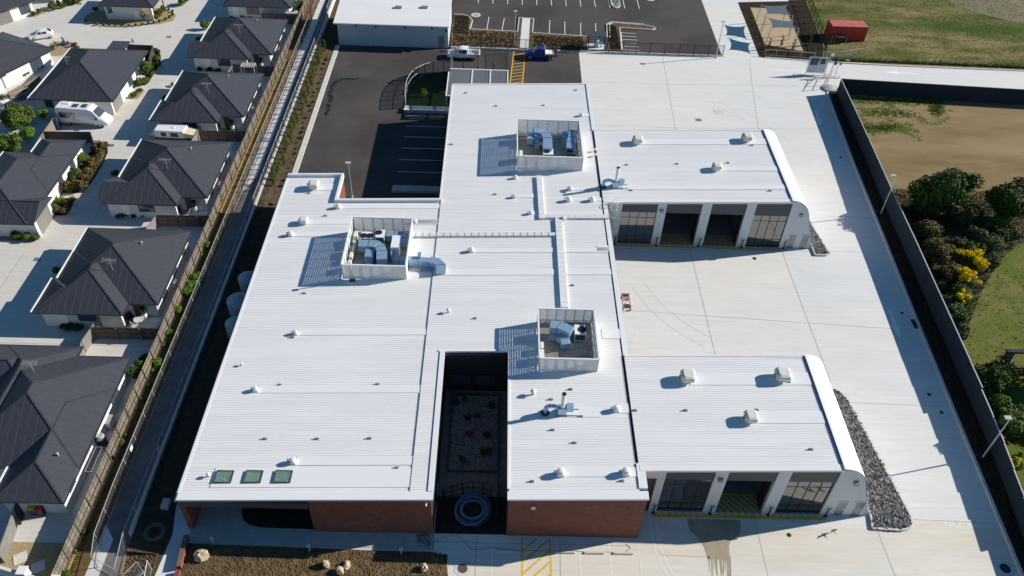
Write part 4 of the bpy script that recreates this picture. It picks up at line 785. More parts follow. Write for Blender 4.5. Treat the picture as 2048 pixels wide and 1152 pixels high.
# caged ladder
o = thing('caged_ladder', 'white caged access ladder between the middle roof and the far wing', 'ladder', (13.9, 76.0, 0)); m = M()
for dx in (-.22, .22): m.tube((13.8 + dx, 76.25, .3), (13.8 + dx, 76.25, 6.6), .03)
for k in range(20): m.tube((13.58, 76.25, .5 + k * .3), (14.02, 76.25, .5 + k * .3), .015)
m.build('ladder', white_trim, o); m = M()
for z in (2.4, 3.5, 4.6, 5.7, 6.7):
    pts = [(13.8 + .42 * math.cos(a), 75.85 + .42 * math.sin(a), z) for a in [i * math.pi / 6 for i in range(-8, 5)]]; m.path(pts, .022, 5)
for i in range(-7, 5, 1): a = i * math.pi / 6; m.tube((13.8 + .42 * math.cos(a), 75.85 + .42 * math.sin(a), 2.4), (13.8 + .42 * math.cos(a), 75.85 + .42 * math.sin(a), 6.7), .016, n=5)
m.build('safety_cage', white_trim, o)
# ================================================================ HOUSES
SL = 0.492
def hip(m, x0, x1, y0, y1, ze, kind='hip', dz=0.0, ribs=True, gable='', nocap=False):
    """hipped roof over a rectangle; gable='W' or 'E' squares that end off. Faces carry lap ribs."""
    w_, d_ = x1 - x0, y1 - y0; hw = min(w_, d_) / 2; zr_ = ze + hw * SL; ze += dz; zr_ += dz
    if w_ >= d_: a = (x0 + (0 if 'W' in gable else hw), (y0 + y1) / 2, zr_); b = (x1 - (0 if 'E' in gable else hw), (y0 + y1) / 2, zr_)
    else: a = ((x0 + x1) / 2, y0 + hw, zr_); b = ((x0 + x1) / 2, y1 - hw, zr_)
    c = [(x0, y0, ze), (x1, y0, ze), (x1, y1, ze), (x0, y1, ze)]
    if w_ >= d_: fs = [(c[0], c[1], b, a), (c[1], c[2], b), (c[2], c[3], a, b), (c[3], c[0], a)]
    else: fs = [(c[0], c[1], a), (c[1], c[2], b, a), (c[2], c[3], b), (c[3], c[0], a, b)]
    for f in fs: m.poly(f)
    if ribs:
        def lim(t, L, g0, g1):      # run of the rib up the slope at distance t along an eave of length L
            return min(hw, 99 if g0 else t, 99 if g1 else L - t)
        h = .011; wdt = .03
        for side in range(4):
            L = w_ if side in (0, 2) else d_; ends = {0: ('W' in gable, 'E' in gable), 2: ('E' in gable, 'W' in gable)}.get(side, (False, False))
            if side == 1 and 'E' in gable or side == 3 and 'W' in gable: continue
            t = .4
            while t < L - .2:
                r = lim(t, L, *ends)
                if r > .35:
                    def P(u, v, up):
                        z = ze + v * SL + up
                        return [(x0 + u, y0 + v, z), (x1 - v, y0 + u, z), (x1 - u, y1 - v, z), (x0 + v, y1 - u, z)][side]
                    m.faces([P(t, 0, 0), P(t + wdt, 0, 0), P(t + wdt, r, 0), P(t, r, 0), P(t + .01, 0, h), P(t + wdt - .01, 0, h), P(t + wdt - .01, r - .03, h), P(t + .01, r - .03, h)], [(4, 5, 6, 7), (0, 1, 5, 4), (1, 2, 6, 5), (2, 3, 7, 6), (3, 0, 4, 7)])
                t += .762
        for q in c:          # hip cappings
            n = min((a, b), key=lambda p: (p[0] - q[0]) ** 2 + (p[1] - q[1]) ** 2)
            if (gable and abs(n[0] - q[0]) < 1e-3) or (nocap and q[0] == x1): continue
            m.beam((q[0], q[1], q[2] + .02), (n[0], n[1], n[2] + .02), .16, .035)
        if (Vector(a) - Vector(b)).length > .2 and not nocap: m.beam((a[0], a[1], a[2] + .02), (b[0], b[1], b[2] + .02), .16, .035)
def gutters(mw, x0, x1, y0, y1, ze):
    mw.box(x0 - .12, x0, y0, y1, ze - .14, ze + .012); mw.box(x1, x1 + .12, y0, y1, ze - .14, ze + .0)
    mw.box(x0 - .12, x1 + .12, y0 - .12, y0, ze - .14, ze + .0); mw.box(x0 - .12, x1 + .12, y1, y1 + .12, ze - .14, ze + .0)
def wins(o, specs):
    for kind, c, a, b, z0, z1 in specs:         # kind S: wall plane y=c facing -Y; E: wall plane x=c facing +X
        m = M(); g = M(); t = .05
        if kind == 'S':
            m.box(a, b, c - .04, c, z0, z0 + t); m.box(a, b, c - .04, c, z1 - t, z1); m.box(a, a + t, c - .04, c, z0 + t, z1 - t); m.box(b - t, b, c - .04, c, z0 + t, z1 - t); m.box((a + b) / 2 - .03, (a + b) / 2 + .03, c - .04, c, z0 + t, z1 - t); g.box(a + t, b - t, c - .02, c - .005, z0 + t, z1 - t)
        else:
            m.box(c, c + .04, a, b, z0, z0 + t); m.box(c, c + .04, a, b, z1 - t, z1); m.box(c, c + .04, a, a + t, z0 + t, z1 - t); m.box(c, c + .04, b - t, b, z0 + t, z1 - t); m.box(c, c + .04, (a + b) / 2 - .03, (a + b) / 2 + .03, z0 + t, z1 - t); g.box(c + .005, c + .02, a + t, b - t, z0 + t, z1 - t)
        f = m.build('window', dark_gutter, o); g.build('pane', glass_b, f)
def antenna(o, x, y, z):
    m = M(); m.tube((x, y, z - .3), (x, y, z + 1.5), .025, n=5); m.tube((x - .7, y, z + 1.4), (x + .7, y, z + 1.4), .015, n=4)
    for k in range(7): a = x - .66 + k * .22; m.tube((a, y - .35 + k * .02, z + 1.4), (a, y + .35 - k * .02, z + 1.4), .012, n=4)
    m.tube((x - .4, y, z + .9), (x + .5, y + .2, z + .9), .015, n=4); m.build('antenna', galv_post, o)
def rvent(o, x, y, z):
    m = M(); m.tube((x, y, z - .2), (x, y, z + .25), .06, n=6); m.lathe([(.11, .22), (.11, .3), (.03, .36)], (x, y, z), 8); m.build('vent_pipe', galv_post, o)
def villa(gable, lb):
    o = thing('villa', lb, 'house', (0, 0, 0), 'row of charcoal roofed villas along the timber fence'); ze = 2.5
    m = M(); hip(m, -11.75, 0, 0, 12.1, ze); hip(m, -11.74, -3.05, -1.65, 8.0, ze, dz=-.006)
    if gable: hip(m, -12.55, -5.0, -1.64, 3.5, ze, dz=-.012, gable='W', nocap=True)
    else: hip(m, -12.25, -4.6, -1.64, 3.5, ze, dz=-.012, nocap=True)
    m.build('roof', dark_roof, o)
    m = M(); m.box(-11.87, -11.75, 3.5, 12.1, ze - .12, ze + .13); m.box(-12.37, -12.25, -1.7, 3.5, ze - .12, ze + .12) if not gable else None; m.build('sunlit_rim_gutter', white_trim, o)  # west gutter white to carry its sunlit rim, other sides dark
    m = M(); m.box(0, .12, 0, 12.1, ze - .14, ze - .0); m.box(-3.05, 0.12, -.12, 0, ze - .14, ze); m.box(-12.3, -2.93, -1.78, -1.66, ze - .14, ze); m.box(-3.05, -2.93, -1.66, -.12, ze - .14, ze); m.box(-11.8, .1, 12.1, 12.22, ze - .14, ze); m.build('dark_gutter', dark_gutter, o)
    m = M(); m.box(-11.2, -.5, .52, 11.6, 0, ze - .02); m.box(-11.7, -3.6, -1.15, .518, 0, ze - .03); m.box(-11.75, -11.202, .519, 3.0, 0, ze - .03)
    if gable: m.poly([(-12.0, -1.2, ze - .02), (-12.0, .93, ze + 1.0), (-12.0, 3.1, ze - .02)])
    m.build('wall', render_w, o)
    m = M(); m.box(-11.2, -.5, .52, 11.6, ze - .019, ze + .0) if False else m.box(-11.74, -.02, .02, 12.08, ze - .10, ze - .07); m.build('eave_lining', render_w, o)
    wins(o, [('S', -1.15, -8.1, -6.2, .9, 2.1), ('E', -.5, 2.2, 3.6, .7, 2.1), ('E', -.5, 5.9, 7.2, .8, 2.1), ('E', -.5, 9.3, 10.4, .8, 2.1)])
    m = M(); m.box(-10.1, -9.2, -1.19, -1.15, .02, 2.1); m.build('side_door', white_trim, o)
    m = M(); m.box(-3.6, -3.56, -.9, .1, .02, 2.1); m.box(-3.0, -2.2, .46, .52, .02, 2.1); m.build('sliding_door', dark_gutter, o)
    m = M(); m.tube((-1.9, .15, 0), (-1.9, .15, 1.0), .27, n=14); hw = m.build('water_heater', vent_w, o); m = M(); m.tube((-1.9, .15, 1.0), (-1.9, .15, 1.75), .29, n=14); m.build('jacket', hot_w, hw)
    m = M(); m.box(-.48, -.12, 5.0, 5.85, .1, .75); m.build('wall_unit', vent_w, o)
    m = M(); m.tube((-.44, 11.3, 0), (-.44, 11.3, 2.4), .045, n=6); m.tube((-.44, .75, 0), (-.44, .75, 2.4), .045, n=6); m.build('downpipe', vent_w, o)
    antenna(o, -5.3, 3.3, ze + 3.3 * SL); rvent(o, -3.6, 7.5, ze + 3.6 * SL); return o
VH, VGa = villa(False, 'x'), villa(True, 'x')
place(VGa, (-34.95, 116.7, 0), label='charcoal hip roofed villa, second from the top, north of the camper trailer')
place(VH, (-34.9, 98.55, 0), label='charcoal hip roofed villa directly behind the pop top camper trailer')
place(VGa, (-34.85, 80.0, 0), label='charcoal hip roofed villa between the pop top camper trailer and the next villa down')
place(VH, (-34.9, 61.4, 0), label='charcoal hip roofed villa with a cream table and clothesline on its south side')
o = thing('villa', 'charcoal roofed villa at the top edge, cut off by the picture', 'house', (-41, 139, 0), 'row of charcoal roofed villas along the timber fence')
m = M(); hip(m, -46.65, -35.3, 133.4, 146, 2.5); m.build('roof', dark_roof, o); m = M(); gutters(m, -46.65, -35.3, 133.4, 146, 2.5); m.build('dark_gutter', dark_gutter, o)
m = M(); m.box(-46.1, -35.8, 133.9, 145.5, 0, 2.48); m.build('wall', render_w, o); wins(o, [('S', 133.9, -43.0, -40.9, .9, 2.1)]); m = M(); m.box(-45.4, -44.4, 133.86, 133.9, 0, 2.1); m.build('side_door', white_trim, o)
m = M(); m.tube((-35.2, 134, 0), (-35.2, 134, 1.7), .3); m.build('water_heater', hot_w, o)
# bottom villa (L plan)
o = thing('villa', 'largest charcoal roofed villa at the bottom left, with two coloured bins by its wall', 'house', (-41, 46, 0), 'row of charcoal roofed villas along the timber fence')
m = M(); hip(m, -46.9, -35.2, 41.05, 53.85, 2.5); hip(m, -41.15, -35.21, 37.7, 50, 2.5, dz=-.006); hip(m, -47.4, -40.3, 42.5, 55.1, 2.5, dz=-.01); hip(m, -62, -42.2, 48.6, 55.09, 2.5, dz=-.014); hip(m, -60, -46.95, 38.5, 50, 2.5, dz=-.02)
m.build('roof', dark_roof, o)
m = M(); m.box(-41.27, -41.15, 37.7, 41.0, 2.38, 2.62); m.build('sunlit_rim_gutter', white_trim, o)
m = M(); m.box(-35.2, -35.08, 37.7, 53.85, 2.36, 2.5); m.box(-41.2, -35.08, 37.58, 37.7, 2.36, 2.5); m.box(-40.3, -35.1, 53.85, 53.97, 2.36, 2.5); m.box(-40.3, -40.18, 53.97, 55.1, 2.36, 2.5); m.box(-62, -40.2, 55.1, 55.22, 2.36, 2.5); m.box(-46.9, -41.2, 40.93, 41.05, 2.36, 2.5); m.build('dark_gutter', dark_gutter, o)
m = M(); m.box(-40.7, -35.7, 38.2, 53.35, 0, 2.47); m.box(-46.9, -40.702, 41.6, 54.6, 0, 2.47); m.box(-61, -46.902, 40, 54.6, 0, 2.47); m.build('wall', render_w, o)
wins(o, [('E', -35.7, 49.2, 50.9, .9, 2.1), ('E', -35.7, 39.4, 40.6, 1.2, 2.1), ('E', -35.7, 44.4, 45.1, 1.0, 2.1)])
m = M(); m.box(-35.68, -35.2, 47.0, 48.1, .15, .95); m.build('wall_unit', vent_w, o); m = M(); m.tube((-35.3, 45.3, 0), (-35.3, 45.3, 1.1), .4, n=14); hw = m.build('water_tank', hot_w, o); m = M(); m.tube((-35.3, 45.3, 1.1), (-35.3, 45.3, 1.5), .42, .3, n=14); m.build('lid', galv_post, hw)
antenna(o, -42.2, 50.2, 4.2); rvent(o, -36.9, 41.7, 3.4)
# second column
o = thing('villa', 'big charcoal hip roofed house beside the white campervan', 'house', (-59.5, 109, 0), 'charcoal roofed houses across the driveway')
m = M(); hip(m, -65.4, -53.8, 101.5, 116.6, 2.5); m.build('roof', dark_roof, o); m = M(); m.box(-65.52, -65.4, 101.5, 116.6, 2.38, 2.62); m.build('sunlit_rim_gutter', white_trim, o)
m = M(); m.box(-53.8, -53.68, 101.5, 116.6, 2.36, 2.5); m.box(-65.4, -53.68, 101.38, 101.5, 2.36, 2.5); m.box(-65.4, -53.68, 116.6, 116.72, 2.36, 2.5); m.build('dark_gutter', dark_gutter, o)
m = M(); m.box(-64.9, -54.35, 102.0, 116.1, 0, 2.47); m.build('wall', render_w, o); m = M(); m.box(-54.35, -54.30, 102.4, 105.4, .02, 2.2); m.build('garage_door', fence_grey, o)
wins(o, [('S', 102.0, -59.5, -57.7, .9, 2.1), ('S', 102, -63.6, -62.5, .9, 2.1), ('E', -54.35, 108.6, 110.3, .6, 2.1), ('E', -54.35, 111.7, 112.8, .6, 2.1)])
q = at(187, 115, 2.8); m = M(); m.tube((q.x, q.y, 2.3), (q.x, q.y, 3.2), .03); dd = m.build('dish_mast', galv_post, o)
m = M(); m.loft([[(q.x + .1 + s_ * .38, q.y + r_ * math.cos(a), 3.35 + r_ * math.sin(a)) for a in [i * math.pi / 6 for i in range(12)]] for r_, s_ in ((.08, 0), (.35, .12), (.5, .3))]); m.build('satellite_dish', black_m, dd)
antenna(o, -62.2, 108.5, 3.9)
o = thing('villa', 'charcoal roofed house with stepped roof and east facing garage, beside the long shrub bed', 'house', (-58, 82, 0), 'charcoal roofed houses across the driveway')
m = M(); hip(m, -62.8, -53.8, 74.0, 88.3, 2.5); hip(m, -59.4, -53.81, 80, 91.5, 2.5, dz=-.006); hip(m, -61, -52.95, 74.01, 79.25, 2.5, dz=-.012, gable='E'); hip(m, -72, -58.5, 72.0, 84.5, 2.5, dz=-.018); m.build('roof', dark_roof, o)
m = M(); m.box(-62.92, -62.8, 74, 88.3, 2.38, 2.62); m.box(-59.52, -59.4, 88.4, 91.5, 2.38, 2.62); m.build('sunlit_rim_gutter', white_trim, o)
m = M(); m.box(-53.8, -53.68, 79.3, 91.5, 2.36, 2.5); m.box(-63, -52.9, 73.88, 74.0, 2.36, 2.5); m.box(-62.8, -59.5, 88.3, 88.42, 2.36, 2.5); m.box(-59.4, -53.7, 91.5, 91.62, 2.36, 2.5); m.build('dark_gutter', dark_gutter, o)
m = M(); m.box(-62.3, -54.3, 74.6, 87.8, 0, 2.47); m.box(-58.9, -54.302, 87.802, 91.0, 0, 2.47); m.box(-54.298, -53.35, 74.6, 78.8, 0, 2.47); m.poly([(-53.35, 74.6, 2.47), (-53.35, 78.8, 2.47), (-53.35, 76.65, 3.45)]); m.build('wall', render_w, o)
m = M(); m.box(-53.35, -53.3, 75.1, 78.2, .02, 2.25); m.build('garage_door', fence_grey, o)
wins(o, [('S', 74.6, -60.3, -58.2, .9, 2.0), ('E', -54.3, 83.4, 84.6, .5, 2.1), ('E', -54.3, 87.0, 88.2, .6, 2.1)])
def rot_house(name, lb, org, ang, rects, walls, specs, doors=(), grp=None):
    o = thing(name, lb, 'house', (0, 0, 0), grp); m = M()
    for i, r_ in enumerate(rects): hip(m, *r_, 2.5, dz=-.006 * i)
    m.build('roof', dark_roof, o); m = M()
    for r_ in rects: gutters(m, *r_, 2.49)
    m.build('dark_gutter', dark_gutter, o); m = M()
    for r_ in walls: m.box(*r_, 0, 2.45)
    m.build('wall', render_w, o); wins(o, specs)
    for d in doors: m = M(); m.box(*d); m.build('garage_door', fence_grey, o)
    o.location = org; o.rotation_euler = (0, 0, ang); return o
rot_house('villa', 'angled charcoal roofed house at the left edge with an outdoor table by its lit wall', (-67.9, 116.3, 0), R(-26.2), [(-11, 0, -14, 0), (-6, .45, -16.5, -9.1)], [(-10.4, -.55, -9, -.5), (-5.5, -.1, -16, -9.6)], [('E', -.55, -4.2, -2.2, .3, 2.1)], grp='charcoal roofed houses across the driveway')
rot_house('villa', 'angled house in the top left corner with a grey garage door', (-77.9, 133.0, 0), R(-39), [(-12, 0, -16, 0)], [(-11.5, -.5, -15.5, -.4)], [('E', -.5, -2.6, -.9, .6, 2.1)], [(-.5, -.45, -7.2, -4.2, .02, 2.2)], grp='charcoal roofed houses across the driveway')
rot_house('villa', 'white walled house at the very top left behind small shrubs', (-75.5, 139.0, 0), R(-39), [(-9, 0, -2.5, 8)], [(-8.5, -.5, -2, 7)], [('E', -.5, .5, 2.6, .6, 2.1)], grp='charcoal roofed houses across the driveway')
o = thing('pavilion', 'small hip roofed pavilion with white walls on an oval garden island', 'building', (-62, 135, 0))
m = M(); hip(m, -66.6, -57.7, 131.4, 140, 2.7); m.build('roof', dark_roof, o); m = M(); gutters(m, -66.6, -57.7, 131.4, 140, 2.7); m.build('dark_gutter', dark_gutter, o)
m = M(); m.box(-64.9, -60.0, 132.0, 132.2, 0, 2.6); m.box(-66.1, -65.8, 132.0, 132.3, 0, 2.6); m.box(-58.7, -58.3, 132.0, 132.4, 0, 2.6); m.box(-64.9, -64.7, 132.2, 138, 0, 2.6); m.box(-60.0, -58.702, 132.05, 132.2, 0, 1.1); m.box(-65.798, -64.902, 132.05, 132.2, 0, 1.1); m.build('wall', render_w, o); m = M(); m.box(-57.95, -57.8, 136.2, 136.35, 0, 2.6); m.build('post', brown_w, o)
m = M(); m.box(-61.4, -60.6, 131.96, 132.0, .5, 1.7); m.build('notice_board', white_trim, o)
# ================================================================ FENCES
def timber_fence(a, b, h, name, label, mt=timber, face=1):
    m = M(); a = Vector(a); b = Vector(b); d = b - a; L = d.length; d.normalize(); n = Vector((-d.y, d.x)); k = 0; s = 0.0; rr = random.Random(int(L * 10))
    ang = math.atan2(d.y, d.x)
    while s < L:
        w_ = .14; c = a + d * (s + w_ / 2) + n * (.012 if k % 2 else 0); hh = h + rr.uniform(-.015, .015); m.obox((c.x, c.y, hh / 2), (w_ - .008, .018, hh), ang); s += w_ * .97; k += 1
    o = single(m, name, mt, label, 'fence'); q = o.location; m = M(); s = 0
    WL[o.name] = Vector(q)
    while s <= L: c = a + d * s - n * .06; m.box(c.x - .05, c.x + .05, c.y - .05, c.y + .05, 0, h); s += 2.4
    for z in (.3, h / 2, h - .25):
        p0 = a - n * .045; p1 = b - n * .045; m.beam((p0.x, p0.y, z), (p1.x, p1.y, z), .035, .07)
    m.build('post_and_rail', timber_d, o); return o
f = timber_fence((-33.95, 29.0), (-33.95, 150.0), 1.8, 'timber_fence', 'long weathered timber paling fence between the villas and the laneway')
m = M(); m.box(-33.86, -33.70, 29, 120, 0.0, .16); m.build('tan_plinth', sleeper, f)
def lf(px0, py0, px1, py1, h, lb, mt=timber_d):
    a = at(px0, py0, h); b = at(px1, py1, h); b.x = min(b.x, -34.05); return timber_fence((a.x, a.y), (b.x, b.y), h, 'timber_fence', lb, mt)
lf(397, 261, 494, 262, 1.7, 'dark timber cross fence below the villa behind the camper trailer'); lf(311, 430, 420, 431, 1.7, 'dark timber cross fence above the third villa garden'); lf(183, 654, 320, 657, 1.7, 'dark timber cross fence under the clothesline and cream table')
lf(523, 25, 597, 30, 1.7, 'dark timber cross fence near the top edge, beside the uppermost cut off villa'); lf(466, 128, 550, 133, 1.7, 'dark timber cross fence beside the slatted garden roof')
def panel_fence(pts, h, label, mt=fence_grey, name='panel_fence', z0=0.0):
    m = M()
    for a, b in zip(pts, pts[1:]):
        m.beam((a[0], a[1], z0 + h / 2), (b[0], b[1], z0 + h / 2), .035, h); m.beam((a[0], a[1], z0 + h), (b[0], b[1], z0 + h), .07, .05)
        L = (Vector(b) - Vector(a)).length; n = max(1, int(L / 2.4))
        for k in range(n + 1): c = Vector(a) + (Vector(b) - Vector(a)) * k / n; m.box(c.x - .04, c.x + .04, c.y - .04, c.y + .04, z0, z0 + h + .03)
    return single(m, name, mt, label, 'fence')
P = lambda z, *ps: [xy(x, y, z) for x, y in ps]
panel_fence(P(1.6, (205, 622), (162, 683), (156, 710)), 1.6, 'grey slatted side fence above the bottom villa'); panel_fence(P(1.6, (312, 430), (292, 457)), 1.6, 'short grey side fence beside the third villa garden'); panel_fence(P(1.6, (400, 252), (383, 281)), 1.6, 'short grey side fence beside the camper trailer'); panel_fence(P(1.6, (465, 130), (455, 145)), 1.6, 'short grey side fence beside the slatted garden roof')
panel_fence(P(1.6, (24, 1027), (-5, 1105)), 1.6, 'light grey slatted fence at the bottom left gravel yard'); panel_fence(P(1.9, (105, 234), (85, 262), (60, 300), (52, 308)), 1.7, 'grey fence between the campervan and the big green tree', timber)
panel_fence(P(1.7, (78, 150), (15, 184)), 1.6, 'weathered timber fence by the trailer at the left edge', timber); panel_fence(P(1.6, (117, 212), (112, 240)), 1.8, 'dark gate leaf behind the campervan', navy)
panel_fence(P(1.6, (35, 1008), (28, 1028)), 1.9, 'black gate beside the coloured bins', black_m)
o = panel_fence(P(1.7, (82, 263), (180, 264), (187, 288)), 1.7, 'dark slatted fence screening the north side of the stepped roof house', fence_dgrey); o = panel_fence(P(1.7, (253, 89), (305, 91), (297, 118)), 1.7, 'dark slatted fence at the north east corner of the campervan house', fence_dgrey)
m = M(); m.box(*[v for v in (xy(215, 96, 2.3)[0], xy(252, 96, 2.3)[0])], xy(225, 98, 2.3)[1], xy(225, 82, 2.3)[1], 2.28, 2.36); o = single(m, 'carport_roof', navy, 'flat blue grey carport roof north of the campervan house', 'carport'); WL[o.name] = Vector(o.location)
m = M(); q = o.location
for px, py in ((218, 96), (226, 83), (250, 83), (243, 96)): c = at(px, py, 2.3); m.tube((c.x, c.y, 0), (c.x, c.y, 2.28), .05)
m.build('post', alu, o)
# steel mesh fences of the laneway
def mesh_fence(pts, h, label, name='mesh_fence', post=galv_post, mm=chain, sp=2.6, mid=True, z0=0.0, r=.035):
    o = thing(name, label, 'fence', (pts[0][0], pts[0][1], z0)); m = M(); g = M()
    for a, b in zip(pts, pts[1:]):
        L = (Vector(b) - Vector(a)).length; n = max(1, round(L / sp))
        m.tube((a[0], a[1], z0 + h), (b[0], b[1], z0 + h), r * .9, n=5)
        if mid: m.tube((a[0], a[1], z0 + h * .08), (b[0], b[1], z0 + h * .08), r * .6, n=4)
        for k in range(n + 1): c = Vector(a) + (Vector(b) - Vector(a)) * k / n; m.tube((c.x, c.y, z0), (c.x, c.y, z0 + h), r, n=6)
        g.poly([(a[0], a[1], z0 + .05), (b[0], b[1], z0 + .05), (b[0], b[1], z0 + h - .02), (a[0], a[1], z0 + h - .02)])
    m.build('frame', post, o); g.build('mesh_panel', mm, o); return o
mesh_fence([(-31.5, 33.3), (-32.0, 35.3), (-32.15, 40), (-32.15, 92), (-32.2, 150)], 1.8, 'galvanised mesh fence on the villa side of the laneway path')
mesh_fence([(-29.3, 32.2), (-29.7, 35.3), (-29.72, 92), (-29.75, 150)], 1.8, 'galvanised mesh fence on the building side of the laneway path')
mesh_fence([(-31.5, 33.3), (-29.3, 32.2)], 1.8, 'short mesh gate closing the bottom of the laneway path', name='mesh_gate')
mesh_fence(P(1.6, (245, 1150), (273, 1123), (287, 1145), (268, 1160)), 1.6, 'small folded mesh gate at the bottom of the laneway'); mesh_fence(P(1.5, (294, 1121), (287, 1160)), 1.5, 'short white post and mesh fence at the edge of the soil bed', sp=1.2)
m = M(); m.box(-.02, .02, -.25, .25, 0, .5); sg = single(m, 'fence_sign', white_trim, 'x', 'sign'); q = at(265, 895, 1.4); place(sg, (-32.1, q.y, 1.0), label='small white sign on the villa side mesh fence', group='small fence signs'); q = at(316, 898, 1.3); place(sg, (-29.67, q.y, 1.0), label='small white sign on the building side mesh fence', group='small fence signs')
# black site fences
mesh_fence([(-28.9, 36.5), (-28.9, 60), (-28.7, 84), (-28.7, 125)], 1.7, 'black mesh security fence in the bed west of the main building', post=black_m, mm=chain_b, sp=3.0)
def picket(pts, h, label, name='picket_fence', mt=black_m, mp=None, sp=2.4, gap=.13, rails=(.12, .92), z0=0, r=.045, pk=.02):
    o = thing(name, label, 'fence', (pts[0][0], pts[0][1], z0)); m = M(); k_ = M()
    for a, b in zip(pts, pts[1:]):
        A, B = Vector(a), Vector(b); L = (B - A).length
        for f_ in rails: m.beam((a[0], a[1], z0 + h * f_), (b[0], b[1], z0 + h * f_), .05, .05)
        n = max(1, round(L / sp))
        for k in range(n + 1): c = A + (B - A) * k / n; m.box(c.x - r, c.x + r, c.y - r, c.y + r, z0, z0 + h + .05)
        n = max(1, int(L / gap))
        for k in range(1, n): c = A + (B - A) * k / n; k_.box(c.x - pk / 2, c.x + pk / 2, c.y - pk / 2, c.y + pk / 2, z0 + .08, z0 + h)
    m.build('frame', mt, o); k_.build('pickets', mp or mt, o); return o
picket([(-8.0, 126.1), (1.9, 126.15)], 1.8, 'black steel fence behind the white utility truck'); picket([(1.9, 126.15), (14.4, 126.0)], 1.8, 'black steel fence behind the blue utility truck'); picket([(18.2, 126.1), (25.0, 126.1), (37.2, 126.1)], 1.9, 'black steel fence along the north edge of the concrete yard')
mesh_fence([(1.35, 124.7), (1.45, 119.5), (1.5, 114.5)], 1.8, 'dark side fence beside the yellow walkway', post=black_m, mm=chain_b)
o = thing('boundary_wall', 'tall slate blue boundary wall along the east side of the yard', 'wall', (49, 60, 0)); m = M()
for a, b in zip(WALLE, WALLE[1:]):
    A, B = Vector(a), Vector(b); n = max(1, int((B - A).length / 2.4))
    for k in range(n):
        c0 = A + (B - A) * k / n; c1 = A + (B - A) * (k + .99) / n; h0 = lerp(WALLH, (c0.y + c1.y) / 2); m.beam((c0.x, c0.y, h0 / 2), (c1.x, c1.y, h0 / 2), .09, h0 - .04)
m.build('wall_panel', wall_navy, o); m = M()
for a, b in zip(WALLE, WALLE[1:]):
    A, B = Vector(a), Vector(b); n = max(1, int((B - A).length / 2.4))
    for k in range(n): c0 = A + (B - A) * k / n; c1 = A + (B - A) * (k + 1) / n; h0 = lerp(WALLH, (c0.y + c1.y) / 2) - .02; m.beam((c0.x, c0.y, h0), (c1.x, c1.y, h0), .11, .05)
m.build('capping', gutter_m, o)
o = thing('boundary_wall', 'dark boundary wall running along the south side of the east road', 'wall', (65, 114, 0)); m = M(); m.beam((52.95, 114.65, 1.3), (120, 110.9, 1.3), .09, 2.56); m.build('wall_panel', wall_navy, o); m = M(); m.beam((52.95, 114.65, 2.6), (120, 110.9, 2.6), .13, .05); m.build('capping', gutter_m, o)
# courtyard fence, little lawn fence, pergola, ring
arc = [(-4.4, 39.7), (-3.8, 40.15), (-3.1, 40.5), (-2.2, 40.8), (-1.3, 40.92), (-.4, 40.85), (.3, 40.6)]
picket(arc, 1.8, 'curved black picket fence inside the dark courtyard', sp=.9, rails=(.1, .55, .98)); picket([(.85, 38.6), (.95, 41.9)], 1.8, 'open black gate leaf inside the courtyard', name='picket_gate', sp=1.2)
arc = [(-13.5, 106.3), (-13.75, 109), (-13.7, 111.5), (-13.3, 113.5), (-12.5, 115.2), (-11.4, 116.4), (-10.2, 117.1), (-8.6, 117.6), (-7.2, 117.7)]
picket(arc, 1.9, 'curved white railed picket fence around the small lawn', sp=1.6, rails=(.03, .5, 1.0), mt=white_trim, gap=.10, pk=.035, mp=fence_dgrey)
m = M(); m.box(-13.6, -6.6, 105.0, 106.2, 0, .5); o = single(m, 'low_wall', conc_path, 'low pale concrete wall at the south end of the small lawn', 'wall'); WL[o.name] = Vector(o.location); m = M(); m.box(-13.65, -6.6, 104.92, 105.25, .5, .56); m.build('white_capping', white_trim, o)
m = M(); m.line((-13.2, 104.2), (-7, 104.3), .12, .0165); struct(m, 'white_edge_line', white_p)
o = thing('pergola', 'grey slatted pergola with white frame at the north end of the main building', 'pergola', (-3, 109, 0)); m = M(); pz = 3.1
for x in (-7.4, -3.9, -1.2, 1.4): m.box(x - .08, x + .08, 104.7, 112.4, pz, pz + .2)
m.box(-7.5, 1.5, 112.4, 112.6, pz - .02, pz + .22); m.box(-7.5, 1.5, 104.5, 104.68, pz - .02, pz + .22)
for x, y in ((-7.4, 105), (-7.4, 112.3), (1.4, 112.3), (-3, 112.3)): m.box(x - .06, x + .06, y - .06, y + .06, 0, pz)
m.build('frame', white_trim, o); m = M()
for k in range(34): y = 104.85 + k * .225; m.obox((-3, y, pz + .1), (8.9, .17, .02), rx=R(-14))
m.build('slats', mat('grey_slat_paint', (.24, .27, .31), rough=.5), o); m = M(); m.box(-7.3, -7.22, 111.6, 117.9, 0, 3.6); m.build('added_shade_screen', fence_dgrey, o)  # screen added out of sight to keep sun off the small lawn
o = thing('ring_bench', 'swirled blue grey steel hoop seat on the courtyard front bed', 'ring seat', (-1.3, 39.0, 0)); rr = random.Random(2)
for k in range(5):
    r_ = (1.55, 1.35, 1.15, .95, 1.45)[k]; cx, cy = -1.32 + rr.uniform(-.08, .1), 39.05 + rr.uniform(-.1, .1); m = M(); z = .3 + .06 * k; t = .22 if k in (1, 3) else .07
    secs = []
    for i in range(33):
        a = 2 * math.pi * i / 32; zz = z + .12 * math.sin(a + k); secs.append([(cx + (r_ + u) * math.cos(a), cy + (r_ + u) * math.sin(a), zz + v) for u, v in ((-t / 2, 0), (t / 2, 0), (t / 2, .05), (-t / 2, .05))])
    m.loft(secs, False); m.build('hoop', hoop_m, o)
